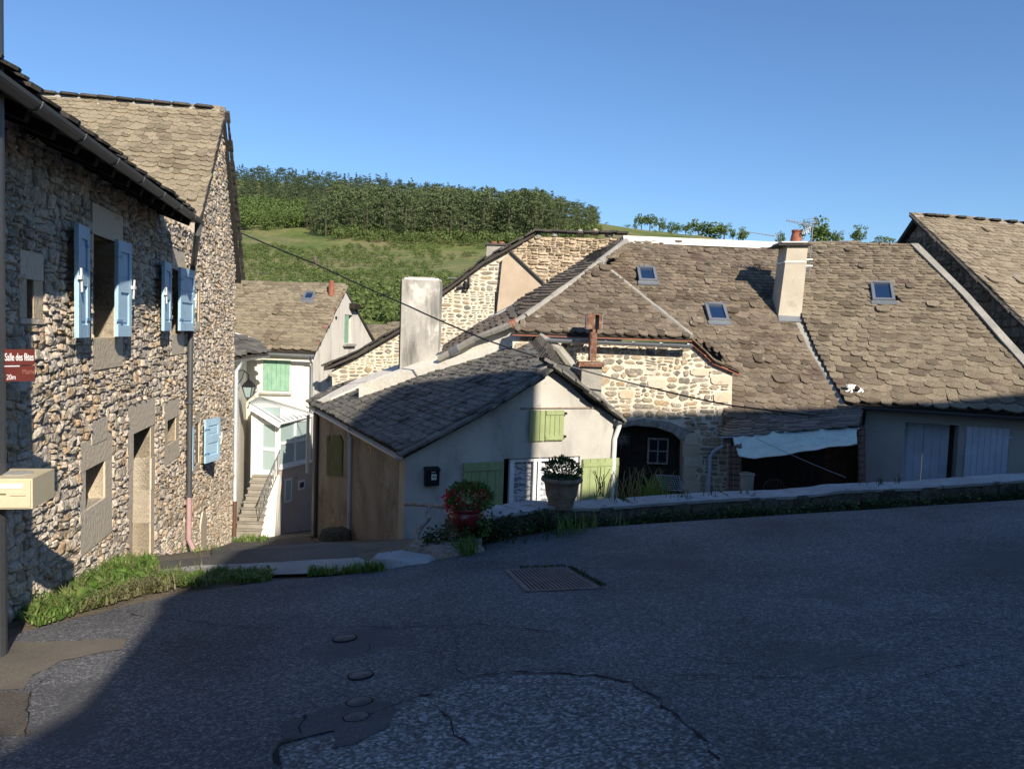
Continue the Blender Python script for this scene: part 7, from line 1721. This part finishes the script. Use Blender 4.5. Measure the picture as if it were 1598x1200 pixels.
# scrub filling the slope, thinning into the meadows
def dens(x, y, p):
    n = noise.noise(Vector((x / 22, y / 22, 5))) + .5 * noise.noise(Vector((x / 8, y / 8, 2)))
    thr = -.45
    if p[1] < 430: thr = -.22
    if p[1] < 395: thr = .05
    if 360 < p[0] < 510 and p[1] < 385: thr = .6
    if 690 < p[0] < 765 and 380 < p[1] < 425: thr = .30
    if p[0] > 930: thr = .75
    return n > thr
pts = scatter([(340, 362), (500, 366), (940, 372), (1000, 370), (1000, 560), (340, 560)], 62, 285, 3.0, rr, accept=dens)
mass('hillside_scrub', 'thick green scrub and brambles covering the lower hillside behind the roofs', 'scrub', BUS, [(x, y, rr.uniform(1.2, 3.0) * (1.25 if y < 130 else .9), rr.uniform(1.0, 1.6)) for x, y in pts], M_bush)
# trees one can count along the right hand meadow
for i, (x, w, hpx, lab) in enumerate(((990, 4, 11, 'tiny thin tree at the left start of the tree line on the right skyline'), (1001, 9, 17, 'rounded tree second from the left in the skyline tree line'), (1014, 9, 18, 'tallest round tree near the left of the skyline tree line'), (1029, 9, 16, 'dark round tree in the left middle of the skyline tree line'),
        (1044, 9, 14, 'tree with a rounded top in the middle of the skyline tree line'), (1057, 9, 13, 'low broad tree just right of the middle of the skyline tree line'), (1070, 9, 14, 'airy tree left of the widest one on the skyline'),
        (1090, 12, 20, 'left half of the widest clump in the skyline tree line, a leaning green tree'), (1108, 14, 22, 'widest tree of the skyline tree line, crown full and bright green'), (1130, 11, 19, 'dense round tree right of the widest one on the skyline'), (1144, 8, 13, 'small low tree next to the last one on the skyline'), (1160, 9, 18, 'last pointed tree of the line, left of the thin aerial boom'))):
    yb = 356 + (x - 990) * .118; Yt = 372.0; q = P(x, yb, Yt); tree('broad', 'field_tree', lab, q.x, Yt, hpx / FPX * Yt * 1.5, 'tree line on the right skyline', 1.15 * w / 9)
for (x, hpx, wd, lab) in ((1220, 14, 1.0, 'bushy tree top showing above the roofs left of the orange chimney pot'), (1268, 36, 1.35, 'tall dark tree rising behind the aerial mast'), (1284, 24, 1.2, 'rounded shoulder of a tree right of the aerial mast'), (1306, 16, 1.2, 'low wide tree above the right ridge'), (1337, 25, .9, 'bright small tree standing alone above the right ridge'), (1368, 12, 1.5, 'low hedge-like tree near the far right gable'), (1385, 10, 1.3, 'last low tree touching the far right gable')):
    Yt = 330; q = P(x, 392, Yt); tree('broad', 'field_tree', lab, q.x, Yt, (hpx + 12) / FPX * Yt * 1.1, 'trees above the right ridge', wd * .9)
# odd bushes in the right meadow
for (x, y) in ((1021, 371), (1046, 372), (975, 358), (984, 359)):
    q = P(x, y, 340); 
mass('meadow_bushes', 'a few round bushes dotted over the right hand meadow', 'bushes', BUS, [(P(x, y, Y).x, Y, h, 1.2) for x, y, Y, h in ((1021, 371, 345, 2.2), (1046, 374, 345, 1.8), (975, 358, 368, 2.4), (983, 358, 368, 2.6), (947, 352, 372, 2), (992, 360, 368, 2.2))], M_broad)

# ================================================================ grass and weeds near the road
def blades(name, label, areas, n, h0, h1, material, seed, w=.008, lean=.35, cat='grass', zoff=0.0):
    rr = random.Random(seed); mb = MB(); cnt = 0
    polys = [[(p.x, p.y) for p in Gs(*a)] for a in areas]; bx = [(min(p[0] for p in q), max(p[0] for p in q), min(p[1] for p in q), max(p[1] for p in q)) for q in polys]
    while cnt < n:
        k = rr.randrange(len(polys)); x, y = rr.uniform(bx[k][0], bx[k][1]), rr.uniform(bx[k][2], bx[k][3])
        if not inpoly(x, y, polys[k]): cnt += .02; continue
        if noise.noise(Vector((x * 2.5, y * 2.5, seed))) < rr.uniform(-.6, .1): cnt += .2; continue
        cnt += 1; z = gz(x, y) + zoff; a = rr.uniform(0, 6.28); h = rr.uniform(h0, h1) * (1 + .5 * noise.noise(Vector((x * 3, y * 3, 1)))); l = rr.uniform(.1, 1) * lean * h * 2; d = Vector((math.cos(a), math.sin(a), 0)); s = Vector((-d.y, d.x, 0)) * w * rr.uniform(.6, 1.6)
        p0 = Vector((x, y, z)); p1 = p0 + d * l * .3 + ZD * h * .55; p2 = p0 + d * l + ZD * h * rr.uniform(.7, 1)
        mb.faces([p0 - s, p0 + s, p1 + s * .8, p1 - s * .8, p2], [(0, 1, 2, 3), (3, 2, 4)])
    o = mb.build(name, material); tag(o, label, cat, kind='stuff'); return o
blades('verge_grass', 'bright tufted grass at the foot of the left stone wall', [((14, 962), (60, 978), (165, 945), (245, 905), (232, 872), (190, 872), (150, 885), (95, 905), (55, 930))], 2800, .04, .13, M_grassb, 1, lean=.9)
blades('dry_verge_grass', 'straw coloured stems mixed through the left verge', [((30, 965), (165, 940), (300, 910), (425, 905), (420, 893), (240, 885), (190, 868), (90, 900), (50, 930)), ((100, 962), (240, 925), (330, 915), (240, 905))], 1300, .03, .15, M_grassd, 11, lean=.8)
blades('kerb_grass', 'low strip of grass along the road edge before the concrete crossing', [((238, 916), (330, 914), (425, 907), (420, 894), (330, 893), (250, 900))], 1700, .03, .11, M_grassb, 2, lean=.7)
blades('wall_foot_weeds', 'small weeds at the foot of the left wall beside the downpipe', [((276, 868), (345, 866), (335, 850), (285, 853)), ((215, 885), (250, 885), (240, 872), (215, 872)), ((480, 900), (600, 892), (600, 888), (480, 896))], 700, .04, .14, M_grassb, 3)
blades('steps_weeds', 'tufts of weeds at the foot of the white house steps', [((362, 846), (420, 846), (420, 838), (362, 838))], 260, .06, .2, M_grassb, 4, w=.014)
def rosettes(name, label, spots, material, seed, L0=.16, cat='weeds'):
    rr = random.Random(seed); mb = MB()
    for (px, py, n, s) in spots:
        c = on_road(px, py)
        for _ in range(n):
            a = rr.uniform(0, 6.28); d = Vector((math.cos(a), math.sin(a), rr.uniform(.3, 1.2))).normalized(); l = L0 * s * rr.uniform(.6, 1.2); w = l * .28; sd = d.cross(ZD).normalized() * w * .5
            q = [c + d * l * t - ZD * (l * .35 * t * t) for t in (0, .35, .7, 1)]; mb.faces([q[0], q[1] + sd * .7, q[1] - sd * .7, q[2] + sd, q[2] - sd, q[3]], [(0, 1, 2), (1, 3, 4, 2), (3, 5, 4)])
    o = mb.build(name, material); tag(o, label, cat, kind='stuff')
rosettes('broad_leaf_weeds', 'broad leaved dock and dandelion plants in the left verge', [(120, 938, 14, 1.5), (145, 925, 16, 1.6), (165, 915, 16, 1.4), (190, 903, 14, 1.4), (205, 890, 16, 1.3), (100, 935, 10, 1.2), (215, 878, 10, 1), (180, 925, 12, 1.4), (265, 902, 12, 1.2), (300, 900, 14, 1.1), (335, 902, 12, 1), (370, 902, 10, .9), (400, 900, 9, .8), (285, 905, 12, 1.3), (30, 930, 12, 1.0), (22, 945, 12, .9), (230, 905, 12, 1.2), (420, 893, 8, .9)], M_grassb, 5)
blades('wall_grass', 'long grasses and weeds along the foot of the low roadside wall', [((750, 866), (800, 852), (900, 838), (1000, 818), (1100, 805), (1100, 797), (1000, 806), (900, 826), (800, 842), (740, 852)), ((1100, 804), (1340, 792), (1598, 774), (1598, 768), (1340, 784), (1100, 797))], 3600, .05, .17, M_ivy, 6, lean=.5)
blades('tall_wall_grass', 'tall grass clump growing against the low wall before the arched doorway', [((1000, 818), (1060, 812), (1058, 800), (1002, 804)), ((955, 826), (1000, 818), (1000, 808), (955, 815)), ((870, 842), (930, 832), (925, 822), (870, 830))], 520, .12, .34, M_grassb, 7, lean=.5)
blades('urn_grass', 'green tuft of grass below the red flower urn', [((700, 872), (745, 866), (745, 850), (705, 852))], 420, .08, .22, M_grassb, 8)
# ivy leaves on the wall face and hanging over its left end
def wall_leaves(name, label, x0, x1, n, seed, zlo, zhi, L0, material):
    rr = random.Random(seed); mb = MB()
    for _ in range(n):
        x = rr.uniform(x0, x1); y = wall_y(x) - rr.uniform(.03, .2); 
        if noise.noise(Vector((x * 1.6, 0, seed))) < rr.uniform(-.5, .35): continue
        z = gz(x, y) + rr.uniform(zlo, zhi) * (1 - .4 * rr.random()); leaf_quad(mb, Vector((x, y, z)), Vector((rr.uniform(-1, 1), -.6, rr.uniform(-.8, .5))), rv(rr), L0 * rr.uniform(.6, 1.4), L0 * .7)
    o = mb.build(name, material); tag(o, label, 'ivy', kind='stuff')
wall_leaves('wall_ivy', 'dark ivy hanging over the left end of the low wall', -.95, .55, 2400, 1, -.02, .36, .05, M_ivy)
wall_leaves('wall_foot_leaves', 'dark leafy weeds under the cap of the low wall', .3, 9, 5200, 2, .0, .17, .045, M_ivy)
wall_leaves('bright_wall_leaves', 'scattered lighter leaves along the low wall', .0, 8, 700, 3, .02, .2, .05, M_grassb)
def stalks(name, label, spots, material, seed, cat='grass'):
    rr = random.Random(seed); mb = MB()
    for (p, n, h, sp) in spots:
        for _ in range(n):
            b = p + Vector((rr.gauss(0, sp), rr.gauss(0, sp * .4), 0)); a = rr.uniform(0, 6.28); d = Vector((math.cos(a), math.sin(a) * .4, 0)); hh = h * rr.uniform(.5, 1.1); l = hh * rr.uniform(.1, .6); s = XD * .005
            q = [b, b + d * l * .25 + ZD * hh * .5, b + d * l * .65 + ZD * hh * .85, b + d * l + ZD * hh * .9]; mb.faces([q[0] - s, q[0] + s, q[1] + s, q[1] - s, q[2] + s, q[2] - s, q[3]], [(0, 1, 2, 3), (3, 2, 4, 5), (5, 4, 6)])
    o = mb.build(name, material); tag(o, label, cat, kind='stuff')
stalks('dry_grass_clump', 'pale dry grass stalks behind the low wall before the dark door', [(P(985, 800, 12.6), 45, .85, .25), (P(1008, 800, 12.4), 30, .8, .15)], M_grassd, 1)
stalks('cap_weeds', 'thin weeds sprouting on top of the low wall cap', [(P(960, 790, 11.0), 14, .22, .12), (P(1060, 785, 11.2), 14, .25, .12), (P(1110, 782, 11.25), 10, .2, .1), (P(1380, 762, 11.4), 14, .22, .15), (P(805, 812, 10.0), 8, .15, .1), (P(940, 775, 10.9), 12, .45, .05), (P(1163, 776, 11.3), 10, .15, .1)], M_ivy, 2)
stalks('doorstep_grass', 'green grass clump behind the wall beside the wire rack', [(P(1018, 795, 12.0), 70, .6, .12)], M_grassb, 3)
